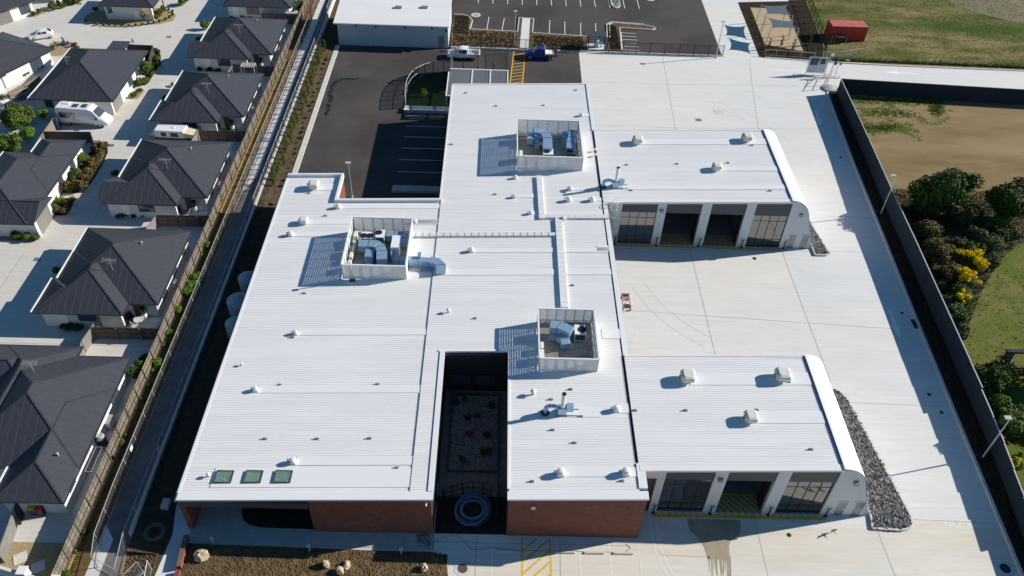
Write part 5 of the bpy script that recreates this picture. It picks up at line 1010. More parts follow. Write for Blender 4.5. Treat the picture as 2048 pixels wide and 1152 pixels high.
m = M(); m.lathe([(.75, .0), (.78, .28), (.6, .34)], (-1.32, 39.05, 0), 24); m.build('planter', mulch, o)
# shed
o = thing('shed', 'white flat roofed workshop shed with roller doors at the top of the car park', 'building', (-17, 130, 0))
m = M(); m.box(-26.2, -8.35, 125.55, 136, 0, 3.8); m.build('wall', shed_w, o)
m = M(); a = (-26.6, 125.2, 3.85); m.faces([(-26.7, 125.2, 3.85), (-8.15, 125.2, 3.85), (-8.15, 136.3, 4.6), (-26.7, 136.3, 4.6), (-26.7, 125.2, 4.0), (-8.15, 125.2, 4.0), (-8.15, 136.3, 4.75), (-26.7, 136.3, 4.75)], [(0, 3, 2, 1), (4, 5, 6, 7), (0, 1, 5, 4), (1, 2, 6, 5), (2, 3, 7, 6), (3, 0, 4, 7)]); m.build('roof', white_roof, o)
m = M(); m.box(-26.7, -8.15, 125.05, 125.19, 3.8, 3.98); m.build('gutter', white_trim, o)
for a, b in ((-25.0, -20.8), (-18.5, -15.4), (-14.2, -11.2)):
    m = M(); m.box(a, b, 125.50, 125.55, .02, 3.1)
    for k in range(9): m.box(a, b, 125.485, 125.50, .3 + k * .32, .33 + k * .32)
    m.build('roller_door', shed_w, o)
m = M(); m.box(-9.9, -9.0, 125.5, 125.55, .02, 2.1); d = m.build('door', alu, o); m = M(); m.box(-9.15, -9.08, 125.44, 125.5, .9, 1.05); m.build('handle', black_m, d)
for x in (-23.2, -20, -15.3, -10.9): m = M(); m.box(x - .1, x + .1, 125.2, 125.45, 3.35, 3.6); m.build('wall_light', black_m, o)
m = M(); m.box(-8.75, -8.45, 125.2, 125.55, 3.0, 3.3); m.build('floodlight', black_m, o)
for px in (797, 849): q = at(px, 18, 4.2); m = M(); m.box(q.x - .55, q.x + .55, q.y - .25, q.y + .35, 4.1, 4.62); m.build('roof_vent_box', alu, o)
# ================================================================ VEHICLES
def wheel(o, x, y, r=.36, w_=.24):
    m = M(); m.tube((x, y - w_ / 2, r), (x, y + w_ / 2, r), r, n=18); t = m.build('wheel', tyre_m, o); m = M(); s = 1 if y > 0 else -1; m.tube((x, y + s * w_ / 2, r), (x, y + s * (w_ / 2 + .012), r), r * .62, n=14); m.build('rim', rim_m, t)
def loft_body(o, secs, mt, name='body'):      # secs: (x, z0, zbelt, ztop, half width low, half width top)
    m = M(); m.smooth = False; L = []
    for x, z0, zb, zt_, wl_, wt in secs: L.append([(x, -wl_ * .92, z0), (x, -wl_, z0 + .22), (x, -wl_, zb), (x, -wt, zt_ - .06), (x, -wt * .8, zt_), (x, wt * .8, zt_), (x, wt, zt_ - .06), (x, wl_, zb), (x, wl_, z0 + .22), (x, wl_ * .92, z0)])
    m.loft([q[::-1] for q in L]); return m.build(name, mt, o)
def ute(mt, tray, lb, loc, rz, extra):
    o = thing('utility_truck', lb, 'ute', (0, 0, 0)); b = M()
    loft_body(o, [(-2.62, .5, .72, .78, .78, .70), (-2.5, .38, .85, .95, .90, .82), (-1.95, .36, .95, 1.08, .92, .84), (-1.25, .36, 1.0, 1.14, .93, .84), (.62, .36, 1.02, 1.12, .93, .86), (.64, .36, 1.0, 1.02, .93, .88)], mt)
    m = M(); Ls = []
    for x, zb, zt_, wb, wt in [(-1.28, 1.08, 1.14, .84, .80), (-.62, 1.08, 1.74, .86, .66), (-.2, 1.08, 1.80, .86, .68), (.35, 1.08, 1.78, .86, .68), (.62, 1.08, 1.70, .86, .70)]: Ls.append([(x, -wb, zb), (x, -wt, zt_ - .05), (x, -wt * .85, zt_), (x, wt * .85, zt_), (x, wt, zt_ - .05), (x, wb, zb)])
    m.loft([q[::-1] for q in Ls]); m.build('cab', mt, o)
    m = M(); m.poly([(-1.24, -.74, 1.19), (-1.24, .74, 1.19), (-.66, .60, 1.74), (-.66, -.60, 1.74)][::-1]); w_ = m.build('windscreen', glass_d, o)
    for v in w_.data.vertices: v.co.x -= .02; v.co.z += .02
    for s in (-1, 1):
        for a, c in ((-.92, -.28), (-.2, .45)):
            m = M(); f = lambda x, z: (x, s * (.868 - (z - 1.08) * .26), z); ta = 1.35 if a < -.5 else 1.62; m.poly([f(a, 1.14), f(c, 1.14), f(c, 1.62), f(max(a, -.62) if a < -.5 else a, ta + .24 if a < -.5 else 1.62)]); m.build('side_window', glass_d, o)
        m = M(); m.box(-.95, -.8, s * .95 - .1, s * .95 + .1, 1.1, 1.28); m.build('mirror', mt, o); m = M(); m.box(-2.56, -2.4, s * .66 - .16, s * .66 + .16, .72, .9); m.build('headlight', lamp_g, o)
        wheel(o, -1.68, s * .80, .39); wheel(o, 1.52, s * .80, .39)
    m = M()
    if tray == 'tub':
        m.box(.66, 2.62, -.93, -.83, .5, 1.1); m.box(.66, 2.62, .83, .93, .5, 1.1); m.box(2.52, 2.66, -.93, .93, .5, 1.08); m.box(.66, 2.6, -.83, .83, .5, .66); m.build('tub', mt, o)
        m = M(); m.box(.7, .76, -.8, .8, 1.1, 1.75); m.box(2.45, 2.51, .7, .78, 1.1, 1.7); m.box(2.45, 2.51, -.78, -.7, 1.1, 1.45); m.build('ladder_rack', white_trim, o); m = M(); m.box(2.05, 2.56, -.945, -.935, .62, 1.05); m.box(2.662, 2.67, -.9, .9, .62, 1.0); m.build('reflective_panel', amber, o); m = M(); m.box(.78, 2.45, -.8, .8, .67, .69); m.build('tub_liner', galv_post, o)
    else:
        m.box(.66, 2.75, -.95, .95, .78, .86); m.box(.7, 2.7, -.95, -.91, .86, 1.1); m.box(.7, 2.7, .91, .95, .86, 1.1); m.box(2.7, 2.75, -.95, .95, .86, 1.1); m.build('tray', alu, o); m = M(); m.box(.66, .72, -.9, .9, .86, 1.85); m.build('headboard', white_trim, o); m = M(); m.box(.8, 1.9, -.8, .6, .87, 1.12); m.build('canvas_load', vent_w, o); m = M(); m.box(.5, 2.6, -.45, .45, .45, .77); m.build('chassis', black_m, o)
    o.location = loc; o.rotation_euler = (0, 0, rz); return o
a, b = at(893, 118), at(957, 117); ute(car_white, 'tub', 'white double cab utility truck parked in front of the shed', (-5.7, 122.55, 0), R(-1), 0)
ute(car_blue, 'tray', 'blue utility truck with a tray parked across the yellow walkway', (6.75, 123.35, 0), R(-1), 0)
def hatch_car(lb, loc, rz):
    o = thing('parked_car', lb, 'car'); loft_body(o, [(-2.02, .35, .6, .68, .74, .66), (-1.9, .25, .72, .8, .84, .76), (-1.0, .24, .86, .94, .87, .8), (1.6, .24, .9, .96, .87, .8), (1.95, .3, .8, .9, .82, .72)], car_white)
    m = M(); Ls = []
    for x, zb, zt_, wb, wt in [(-1.1, .9, .96, .8, .74), (-.4, .9, 1.42, .8, .6), (.1, .9, 1.48, .8, .62), (1.1, .9, 1.44, .8, .6), (1.75, .9, 1.05, .8, .62)]: Ls.append([(x, -wb, zb), (x, -wt, zt_ - .04), (x, -wt * .85, zt_), (x, wt * .85, zt_), (x, wt, zt_ - .04), (x, wb, zb)])
    m.loft([q[::-1] for q in Ls]); m.build('cabin', car_white, o)
    m = M(); m.poly([(-1.08, .68, 1.0), (-1.08, -.68, 1.0), (-.44, -.54, 1.42), (-.44, .54, 1.42)]); w_ = m.build('windscreen', glass_d, o)
    for v in w_.data.vertices: v.co.x -= .02; v.co.z += .02
    m = M(); m.poly([(1.14, .52, 1.42), (1.14, -.52, 1.42), (1.66, -.56, 1.1), (1.66, .56, 1.1)]); w_ = m.build('rear_window', glass_d, o)
    for v in w_.data.vertices: v.co.x += .03; v.co.z += .02
    for s in (-1, 1):
        for a, c in ((-.7, .1), (.18, .95)):
            m = M(); f = lambda x, z: (x, s * (.812 - (z - .9) * .36), z); m.poly([f(a, .97), f(c, .97), f(c - .02, 1.36), f(a + (.4 if a < 0 else 0), 1.36)]); m.build('side_window', glass_d, o)
        wheel(o, -1.28, s * .76, .32, .2); wheel(o, 1.22, s * .76, .32, .2); m = M(); m.box(1.85, 1.97, s * .62 - .12, s * .62 + .12, .7, .85); m.build('tail_light', red_l, o); m = M(); m.box(-1.98, -1.8, s * .6 - .14, s * .6 + .14, .6, .74); m.build('headlight', lamp_g, o); m = M(); m.box(-.75, -.6, s * .9 - .08, s * .9 + .08, .92, 1.04); m.build('mirror', car_white, o)
    o.location = loc; o.rotation_euler = (0, 0, rz); return o
q = at(81, 79); o = hatch_car('small white hatchback parked at the top left beside the roof corner', (q.x + .1, q.y + .6, 0), R(24)); o.scale = (.92, .92, .92)
o = thing('campervan', 'long white high roofed campervan parked beside the big hip roofed house', 'campervan')
Ls = [(-3.45, .45, 1.5, 2.68, .98, .84), (-3.3, .38, 1.6, 2.76, 1.0, .86), (1.2, .38, 1.6, 2.76, 1.0, .86), (1.75, .38, 1.5, 2.55, 1.0, .82), (2.55, .38, 1.25, 1.62, .99, .82), (3.25, .38, 1.0, 1.22, .94, .76), (3.5, .45, .8, .92, .84, .7)]
loft_body(o, Ls, car_white); m = M(); m.poly([(1.84, -.72, 2.42), (1.84, .72, 2.42), (2.60, .78, 1.60), (2.60, -.78, 1.60)]); w_ = m.build('windscreen', glass_b, o)
for v in w_.data.vertices: v.co.x += .04; v.co.z += .04
for s in (-1, 1):
    m = M(); m.box(-3.0, -.8, s * .975 - .045, s * .975 + .045, 1.3, 2.08); 
    m.build('side_window', glass_d, o); m = M(); m.poly([(1.05, s * 1.012, 1.32), (2.2, s * 1.012, 1.22), (1.95, s * .98, 1.6), (1.15, s * .955, 1.98)]); m.build('cab_window', glass_d, o)
    m = M(); m.box(-1.9, -.9, s * 1.005 - .004, s * 1.005 + .004, 1.12, 1.18); m.box(-1.3, -.3, s * 1.005 - .004, s * 1.005 + .004, 1.0, 1.05); m.box(-2.0, 1.6, s * 1.0 - .012, s * 1.0 + .012, .5, .62); m.build('side_stripe', navy, o)
    wheel(o, -2.1, s * .86, .36); wheel(o, 2.35, s * .86, .36); m = M(); m.box(3.25, 3.5, s * .62 - .14, s * .62 + .14, .78, .98); m.build('headlight', lamp_g, o); m = M(); m.box(2.1, 2.25, s * 1.12 - .1, s * 1.12 + .1, 1.3, 1.6); m.build('mirror', black_m, o)
m = M(); m.box(-2.8, -1.8, .1, .7, 2.76, 2.84); m.build('roof_hatch', vent_w, o); m = M(); m.box(-1.2, -.4, -.5, .3, 2.76, 2.82); m.build('solar_panel', navy, o); m = M(); m.box(.1, .8, -.4, .4, 2.76, 2.84); m.build('roof_vent', navy, o); m = M(); m.box(-3.2, 1.4, .82, .96, 2.6, 2.72); m.build('awning', vent_w, o)
q = at(171, 249); o.location = (q.x + .15, q.y + .35, 0); o.rotation_euler = (0, 0, R(-4.5))
o = thing('camper_trailer', 'white and cream pop top camper trailer with fold out beds in the shade', 'camper trailer'); m = M(); m.box(-2.1, 2.1, -1.0, 1.0, .4, 1.05); m.build('body', fence_dgrey, o)
m = M(); m.box(-2.05, 1.9, -.98, -.94, 1.05, 1.9); m.box(-2.05, 1.9, .94, .98, 1.05, 1.9); m.box(-2.05, -2.0, -.94, .94, 1.05, 1.9); m.build('canvas_side', vent_w, o); m = M(); m.box(-1.2, -.5, -.99, -.985, 1.2, 1.8); m.box(.1, 1.1, -.99, -.985, 1.2, 1.8); m.build('mesh_window', black_m, o)
m = M(); m.loft([[(-2.15, -1.05, 1.9), (2.0, -1.05, 1.9), (2.0, 1.05, 1.9), (-2.15, 1.05, 1.9)], [(-2.0, -.95, 2.06), (1.85, -.95, 2.06), (1.85, .95, 2.06), (-2.0, .95, 2.06)]]); r_ = m.build('pop_top_roof', car_white, o); m = M(); m.box(.1, .5, -.2, .2, 2.06, 2.12); m.build('roof_hatch', vent_w, r_)
m = M(); m.loft([[(1.9, -.95, 1.1), (1.9, .95, 1.1), (1.9, .95, 1.85), (1.9, -.95, 1.85)], [(3.2, -.9, 1.1), (3.2, .9, 1.1), (3.2, .85, 1.55), (3.2, -.85, 1.55)]]); m.build('fold_out_bed', canvas, o)
m = M(); m.loft([[(-2.1 - 1.0 * math.sin(t), -.95 * math.cos(t) * 1.0, 1.1), (-2.1 - 1.0 * math.sin(t), .95 * math.cos(t), 1.1), (-2.1 - .9 * math.sin(t), .85 * math.cos(t), 1.75 - .5 * math.sin(t)), (-2.1 - .9 * math.sin(t), -.85 * math.cos(t), 1.75 - .5 * math.sin(t))] for t in (0, .4, .8, 1.15, 1.4)]); m.build('fold_out_bed', canvas, o)
for s in (-1, 1): wheel(o, .1, s * .95, .33, .2)
m = M(); m.tube((-2.1, 0, .45), (-3.6, 0, .45), .05); m.build('drawbar', alu, o); q = at(343, 253, 2.1); o.location = (q.x, 95.95, 0); o.rotation_euler = (0, 0, R(-3))
o = thing('box_trailer', 'small dark cage trailer parked between the left edge houses', 'trailer'); m = M(); m.box(-1.3, 1.3, -.75, .75, .4, .48); m.box(-1.3, 1.3, -.75, -.7, .48, .85); m.box(-1.3, 1.3, .7, .75, .48, .85); m.build('tray', alu, o)
m = M()
for x in (-1.28, 0, 1.28):
    for y in (-.73, .73): m.tube((x, y, .85), (x, y, 1.4), .02)
for y in (-.73, .73): m.tube((-1.28, y, 1.4), (1.28, y, 1.4), .02)
m.build('cage', galv_post, o)
for s in (-1, 1): wheel(o, 0, s * .85, .3, .18)
m = M(); m.tube((-1.3, 0, .42), (-2.3, 0, .42), .04); m.build('drawbar', alu, o); q = at(41, 196); o.location = (q.x, q.y, 0); o.rotation_euler = (0, 0, R(58))
q = at(22, 214, .5); o = hatch_car('white car half hidden behind the big green tree at the left edge', (q.x - .5, q.y, 0), R(150))
# container
o = thing('shipping_container', 'red shipping container standing in the rough grass', 'container', (60, 134, 0)); x0, x1, y0, y1 = 56.95, 63.2, 133.1, 135.75; m = M(); m.box(x0 + .05, x1 - .05, y0 + .05, y1 - .05, .15, 2.55)
for k in range(24): x = x0 + .2 + k * .25; m.box(x, x + .12, y0 + .01, y0 + .05, .2, 2.45)
for k in range(9): y = y0 + .2 + k * .26; m.box(x0 + .01, x0 + .05, y, y + .12, .2, 2.45)
m.build('body', red_c, o); m = M(); m.box(x0 + .1, x1 - .1, y0 + .1, y1 - .1, 2.551, 2.565)
for k in range(24): x = x0 + .2 + k * .25; m.box(x, x + .12, y0 + .1, y1 - .1, 2.565, 2.595)
m.build('roof_panel', mat('lighter_red_paint', (.72, .22, .17), (.62, .17, .13), sc=1, rough=.6), o); m = M()  # top panel in a lighter red than the sides
for x in (x0, x1 - .14):
    for y in (y0, y1 - .14): m.box(x, x + .14, y, y + .14, 0, 2.6)
for y in (y0, y1 - .1): m.box(x0 + .14, x1 - .14, y, y + .1, 2.5, 2.6); m.box(x0 + .14, x1 - .14, y, y + .1, 0.02, .15)
m.build('corner_frame', red_c, o)
o = thing('generator', 'dark generator on a stand against the red container', 'generator', (58.6, 132.3, 0)); m = M(); m.box(57.9, 59.2, 131.9, 132.8, .35, 1.15); m.build('housing', black_m, o); m = M(); m.tube((57.0, 131.9, 0), (57.0, 131.9, 1.4), .03); m.tube((57.6, 131.9, 0), (57.6, 131.9, 1.5), .03); m.tube((59.4, 131.6, 0), (59.4, 131.6, 1.3), .03); m.tube((58.1, 131.85, 1.3), (59.1, 131.85, 1.3), .03); m.build('frame', galv_post, o)
# ================================================================ PLANTS
def wallx(y):
    for a, b in zip(WALLE, WALLE[1:]):
        if a[1] <= y <= b[1]: return a[0] + (b[0] - a[0]) * (y - a[1]) / (b[1] - a[1])
    return 48.75

def leaves(m, lumps, n, size, rr):
    tot = sum(l[3] * l[4] * l[5] for l in lumps)
    for l in lumps:
        k = max(6, int(n * (l[3] * l[4] * l[5]) / tot))
        for i in range(k):
            d = Vector((rr.gauss(0, 1), rr.gauss(0, 1), rr.gauss(0, 1))).normalized(); r = rr.uniform(.45, 1.0) ** .5 * rr.uniform(.88, 1.12)
            p = Vector((l[0] + d.x * l[3] * r, l[1] + d.y * l[4] * r, max(.03, l[2] + d.z * l[5] * r))); s_grow = 1; nn = (d + Vector((rr.uniform(-.9, .9), rr.uniform(-.9, .9), rr.uniform(-.3, 1.1)))).normalized()
            u = nn.orthogonal().normalized(); u = (Matrix.Rotation(rr.uniform(0, 6.28), 3, nn) @ u); t = nn.cross(u); s = size * rr.uniform(.55, 1.35)
            m.poly([p - u * s * .9, p + t * s * .45, p + u * s, p - t * s * .4])
def lumpset(r, h, rr, n=8):
    if r > 1.5: n = 16
    L = []
    for i in range(n):
        a = rr.uniform(0, 6.28); q = rr.uniform(.2, .62) * r; s = (rr.uniform(.38, .6) if r <= 1.5 else rr.uniform(.24, .42)) * r; q *= 1.0 if r <= 1.5 else 1.15; z = h * rr.uniform(.35, .78)
        L.append((q * math.cos(a), q * math.sin(a), z, s, s, min(s, h * .4) * rr.uniform(.75, 1)))
    L.append((0, 0, h * .52, r * .62, r * .62, h * .38)); return L
def bush(kind, r, h, n, size, seed, name='shrub', trunk=False, cat='shrub', flower=None):
    o = thing(name, 'x', cat); rr = random.Random(seed); L = lumpset(r, h, rr, 9 if r > 1.5 else 5); m = M(); leaves(m, L, n, size, rr)
    m.build('crown', leafs[kind], o); t = M(); t.tube((0, 0, 0), (0, 0, h * .45), max(.03, r * .06), max(.02, r * .035), 6)
    for k in range(3 if r < 1.5 else 6): l = L[k % len(L)]; t.tube((0, 0, h * .2), (l[0] * .8, l[1] * .8, l[2]), max(.02, r * .03), .015, 5)
    t.build('trunk', bark_m, o)
    if flower: m = M(); leaves(m, [(l[0], l[1], l[2] + .12 * h, l[3], l[4], l[5]) for l in L[:5]], int(n * .5), size * .8, rr); m.build('blossom', leafs[flower], o)
    return o
BU = {k: bush(k, .75, 1.1, 800, .12, i, cat='shrub') for i, k in enumerate(['green', 'dark', 'bright', 'olive', 'brown', 'rust'])}
BU['lime'] = bush('lime', .6, 1.5, 520, .09, 77, 'young_tree', cat='small tree'); BU['rose'] = bush('green', .45, 1.4, 220, .09, 78, 'standard_shrub', flower='white', cat='shrub')
def slim(seed):
    o = thing('young_tree', 'x', 'young tree'); rr = random.Random(seed); m = M(); leaves(m, [(rr.uniform(-.12, .12), rr.uniform(-.12, .12), z, .3 - z * .05, .3 - z * .05, .3) for z in (.5, .9, 1.3, 1.7, 2.1, 2.4)], 420, .085, rr); m.build('crown', leafs['green'], o)
    t = M(); t.tube((0, 0, 0), (.05, 0, 2.3), .025, .012, 5); t.tube((.15, 0, 0), (.15, 0, 1.3), .02, .02, 4); t.build('trunk', bark_m, o); return o
SLIM = slim(3)
def bushes(kind, pts, lb, grp, s0=1.0, zt_=.5, sz=1.0):
    rr = random.Random(len(pts) * 7 + int(pts[0][0])); rows = sorted(range(len(pts)), key=lambda i: pts[i][1]); N = len(pts)
    for i, p in enumerate(pts):
        s = p[2] if len(p) > 2 else s0; q = at(p[0], p[1], zt_ * s); s *= rr.uniform(.9, 1.1)
        j = rows.index(i); l = lb + ('' if N == 1 else {0: ', farthest one', N - 1: ', nearest one'}.get(j, ', %s of its row' % ORD[j]) if N <= len(ORD) else '')
        place(BU[kind], (q.x, q.y, 0), rr.uniform(0, 6.28), (s, s, s * sz), l, grp)
ORD = ['first', 'second', 'third', 'fourth', 'fifth', 'sixth', 'seventh', 'eighth', 'ninth', 'tenth', 'eleventh', 'twelfth', 'thirteenth', 'fourteenth', 'fifteenth', 'sixteenth']
g = 'shrubs in the village gardens'
bushes('brown', [(203, 292, 1.5), (200, 310, 1.2), (192, 325, 1.2), (180, 338, 1.2), (172, 352, 1.2), (160, 372, 1.3), (142, 376, 1.3), (133, 372, 1.0)], 'brownish mounded shrub in the long driveway bed', g)
bushes('green', [(188, 299, .7), (168, 317, 1.3), (152, 345, 1.4), (147, 355, 1.2)], 'light shrub by the wall in the driveway bed', g)
bushes('brown', [(138, 403, 1.0), (131, 420, 1.1), (110, 420, 1.1)], 'dark shrub in the corner bed by the garage', g); bushes('bright', [(122, 402, .9), (111, 396, .7)], 'bright green shrub in the corner bed by the garage', g)
bushes('green', [(292, 134, 1.8), (303, 108, .9), (314, 103, .8), (315, 118, .9), (312, 130, .9), (303, 148, .8), (294, 160, .9), (286, 164, 1.0), (276, 166, .9), (300, 96, .6)], 'green shrub on the bed east of the campervan house', g)
bushes('green', [(278, 181, .7), (272, 186, .7), (267, 191, .6)], 'small green shrub in the little driveway island', g)
bushes('green', [(78, 22, .8), (68, 27, .7)], 'round green shrub in the top left corner bed', g); bushes('green', [(101, 12, .9), (109, 16, .8), (124, 12, .8), (134, 2, 1.3), (147, 4, .9), (158, 1, .8), (116, 5, .6)], 'green garden shrub in the curved bed at the top edge', g)
oval = [(172, 43), (182, 47), (195, 49.5), (207, 51), (219, 51.5), (232, 52), (245, 52), (258, 52), (271, 51), (284, 50), (297, 48), (309, 46), (320, 43), (331, 39), (339, 35), (345, 30), (345, 24), (338, 20)]
for i, p in enumerate(oval): q = at(p[0], p[1], .1); place(BU['rust' if i > 2 else 'brown'], (q.x, q.y, 0), i, .42, 'low clipped border plant round the oval pavilion garden', 'border plants round the pavilion garden')
bushes('green', [(328, 18, .8), (323, 23, .8), (318, 29, .8), (314, 34, .8)], 'green hedge plant east of the pavilion', g, sz=1.2); bushes('rose', [(220, 30, 1.2), (287, 36, 1.2)], 'thin white flowering shrub in front of the pavilion wall', g); bushes('green', [(192, 18, .8), (365, 3, 1.3)], 'lone green shrub near the pavilion', g)
bushes('rose', [(112, 90, .9), (266, 84, .7)], 'thin twiggy shrub on the gravel by the parked hatchback', g); bushes('brown', [(104, 94, .6), (135, 87, .5), (148, 90, .6), (154, 96, .6), (126, 86, .5)], 'low brown edging plant on the gravel oval', g)
bushes('green', [(232, 346, .8), (118, 542, .9), (413, 52, 1.2), (396, 78, .6), (328, 196, .7), (345, 170, .5)], 'dark shrub on the shaded west side of the villas', g); bushes('green', [(33, 473, .8), (55, 473, .8), (75, 475, .6)], 'green plant on the gravel strip south of the stepped house', g)
bushes('dark', [(250, 427, .8), (268, 428, .8), (285, 427, .7), (236, 430, .6)], 'dark low hedge plant under the third villa window', g, sz=.8); bushes('dark', [(140, 652, .8), (155, 652, .8), (128, 651, .6)], 'dark low hedge plant under the fourth villa window', g, sz=.8); bushes('dark', [(400, 137, .8), (420, 138, .8), (436, 140, .7)], 'dark low hedge plant under the second villa window', g, sz=.8); bushes('dark', [(465, 32, .8), (485, 33, .8), (500, 34, .7)], 'dark low hedge plant under the top villa window', g, sz=.8)
bushes('lime', [(442, 268, .5)], 'small yellow green plant above the dark cross fence', g); bushes('green', [(284, 735, 1.1), (278, 750, 1.0), (288, 722, .9)], 'tall shrub between the bottom villa and the timber fence', g, sz=1.5)
bushes('green', [(595, 12, 1.8), (588, 22, 1.2)], 'leafy tree beside the timber fence at the top edge', g)
bushes('bright', [(415, 487, .9), (403, 510, .5), (388, 552, 1.1), (380, 568, 1.1), (373, 582, 1.1), (358, 617, .8), (338, 663, .7), (316, 722, 1.0), (334, 650, .5), (247, 885, .5), (305, 740, .5), (325, 690, .5)], 'bright green weed clump along the laneway fence', 'weeds along the laneway fence', sz=.8)
bushes('green', [(290, 798, .35), (283, 800, .35), (252, 870, .35), (170, 1063, .35), (150, 1105, .3), (300, 770, .35), (134, 1147, .5), (263, 840, .3)], 'small low weed at the foot of the timber fence', 'weeds along the laneway fence')
# big tree cluster at the left edge
def big_tree(px, py, zc, r, h, kind, lb, seed, name='leafy_tree', n=5200, size=.24, flower=None, grp=None):
    q = at(px, py, zc); o = bush(kind, r, h, n, size, seed, name, cat='tree', flower=flower); o.location = (q.x, q.y, 0); o['label'] = lb
    if grp: o['group'] = grp
    return o
big_tree(30, 232, 1.8, 2.5, 3.4, 'green', 'broad olive green tree at the left edge below the trailer', 21); big_tree(50, 268, 1.3, 1.5, 2.2, 'bright', 'lighter green shrub below the broad left edge tree', 22, 'shrub', 1800, .13)
big_tree(12, 285, 1.5, 2.0, 2.6, 'green', 'green tree at the very left edge above the stepped roof', 23, n=3200); big_tree(84, 226, 1.0, .9, 1.7, 'bright', 'small bright green shrub just left of the campervan', 24, 'shrub', 1000, .1); big_tree(8, 200, 1.2, 1.2, 2.0, 'dark', 'dark shrub at the left edge beside the trailer', 25, 'shrub', 1200, .12)
# planting strip west of the car park
rr = random.Random(11)
for i in range(30):
    y = 122.5 - i * 1.28 + rr.uniform(-.3, .3); s = rr.uniform(.55, 1.05); place(SLIM, (-28.2 + rr.uniform(-.25, .25), y, .3), rr.uniform(0, 6), (s * 1.1, s * 1.1, s), 'slim staked young tree in the long planting strip beside the west kerb', 'row of slim young trees west of the car park')
for i in range(26):
    y = 121 - i * 1.4 + rr.uniform(-.4, .4); place(BU[rr.choice(['green', 'olive', 'brown'])], (-27.3 + rr.uniform(-.25, .3), y, .1), rr.uniform(0, 6), rr.uniform(.18, .4), 'low clump of weeds in the planting strip beside the west kerb', 'low plants in the planting strip')
# hedges / garden beyond the east wall
T = [(1893, 380, 3.7, 3.9, 7.2, 'dark', 'large dark evergreen tree beyond the wall, left of the pair', 7000), (2022, 398, 3.2, 3.2, 5.6, 'dark', 'large dark tree at the right edge beside the bare field', 5000), (1925, 425, 1.7, 1.8, 3.2, 'rust', 'brown tinged tree below the larger evergreen', 2500),
     (1850, 415, 1.2, 2.0, 2.4, 'rust', 'dull reddish bush between the wall and the evergreen', 2600), (1858, 462, 1.2, 1.7, 2.6, 'brown', 'feathery brown shrub close to the wall', 2600), (1880, 507, 1.2, 1.8, 2.6, 'brown', 'second feathery brown shrub further down the wall', 2600), (1868, 482, .9, .9, 1.4, 'bright', 'small bright green shrub between two brown shrubs', 900),
     (2003, 445, .9, 1.2, 2.0, 'bright', 'fresh green shrub right of the brown tinged tree', 1300), (1975, 450, .7, .9, 1.4, 'green', 'green shrub left of the fresh green one', 800), (1985, 490, 1.0, 1.9, 2.2, 'olive', 'wide grey green shrub behind the yellow blossom', 2600), (2012, 470, .9, 1.4, 1.8, 'olive', 'grey green shrub near the right edge of the garden', 1500), (2035, 462, .8, 1.2, 1.6, 'brown', 'tan shrub at the right edge of the garden', 1100),
     (1955, 470, 1.1, 1.1, 2.0, 'olive', 'pale lilac flowered grey shrub above the blossom', 1300), (1925, 490, .9, 1.0, 1.8, 'olive', 'small grey shrub left of the blossom', 900), (1945, 502, 1.0, 1.3, 2.0, 'green', 'dark green shrub carrying the upper yellow blossom', 1200), (1985, 525, .9, 1.1, 1.8, 'olive', 'grey green rounded shrub right of the lower blossom', 1200), (1900, 545, 1.0, 1.8, 2.2, 'brown', 'dark brown shrub above the smallest blossom', 2400), (1935, 560, .8, 1.2, 1.6, 'olive', 'grey green shrub at the lawn edge', 1300),
     (1925, 595, .9, 1.6, 2.0, 'green', 'green shrub below the smallest blossom', 2000), (1905, 615, .9, 1.2, 1.8, 'olive', 'grey green shrub against the wall below the garden', 1300), (1912, 640, .9, 1.4, 1.9, 'dark', 'dark green shrub against the wall beside the lawn', 1700), (1925, 668, .7, .9, 1.5, 'olive', 'lowest shrub against the wall beside the lawn', 900), (1878, 570, .7, .9, 1.4, 'green', 'small green shrub squeezed against the wall', 800),
     (1985, 820, 1.4, 1.7, 2.6, 'green', 'olive shrub by the lower lamp post head', 2300), (2025, 855, 1.8, 2.1, 3.2, 'green', 'broad green shrub behind the lower lamp post', 3000), (2036, 925, 1.1, .9, 1.9, 'bright', 'bright yellow green shrub at the right edge', 1000), (1945, 760, 1.0, 1.6, 2.0, 'dark', 'dark shrub in the shade beside the timber post', 1600), (1995, 750, 1.0, 1.8, 2.4, 'dark', 'dark rounded shrub casting shade at the lawn bottom', 1900)]
for i, (px, py, zc, r, h, k, lb, n) in enumerate(T):
    if h < 5: r *= 1.18; h *= 1.08
    o = big_tree(px, py, zc, r, h, k, lb, 40 + i, 'evergreen_tree' if h > 5 else 'shrub', int(n * 1.35), .27 if h > 3 else .17, grp='trees and shrubs beyond the east wall'); o.location.x = max(o.location.x, wallx(o.location.y) + r * .95)
for i, (px, py, r, lb) in enumerate([(1950, 508, 1.35, 'large patch of bright yellow blossom, uppermost of three'), (1966, 522, .7, 'small yellow blossom tail beside the large patch'), (1935, 540, 1.15, 'middle mound of bright yellow blossom'), (1925, 583, .75, 'smallest and lowest mound of yellow blossom'), (2036, 915, .35, 'yellow tuft on the right edge shrub')]):
    q = at(px, py, 2.5); rr = random.Random(90 + i); m = M(); leaves(m, [(rr.gauss(0, .42) * r, rr.gauss(0, .5) * r, 2.1 + rr.uniform(-.45, .35), r * rr.uniform(.18, .45), r * rr.uniform(.18, .45), .25) for _ in range(15)], 1900, .11, rr); o = thing('flowering_bush', lb, 'flowering bush', (q.x, q.y, 0), 'yellow flowering bushes'); WL[o.name] = Vector((0, 0, 0)); m.build('blossom', leafs['yellow'], o); m = M(); leaves(m, [(0, 0, 1.1, r * .8, r * .8, 1.0)], 700, .14, rr); m.build('foliage', leafs['green'], o)
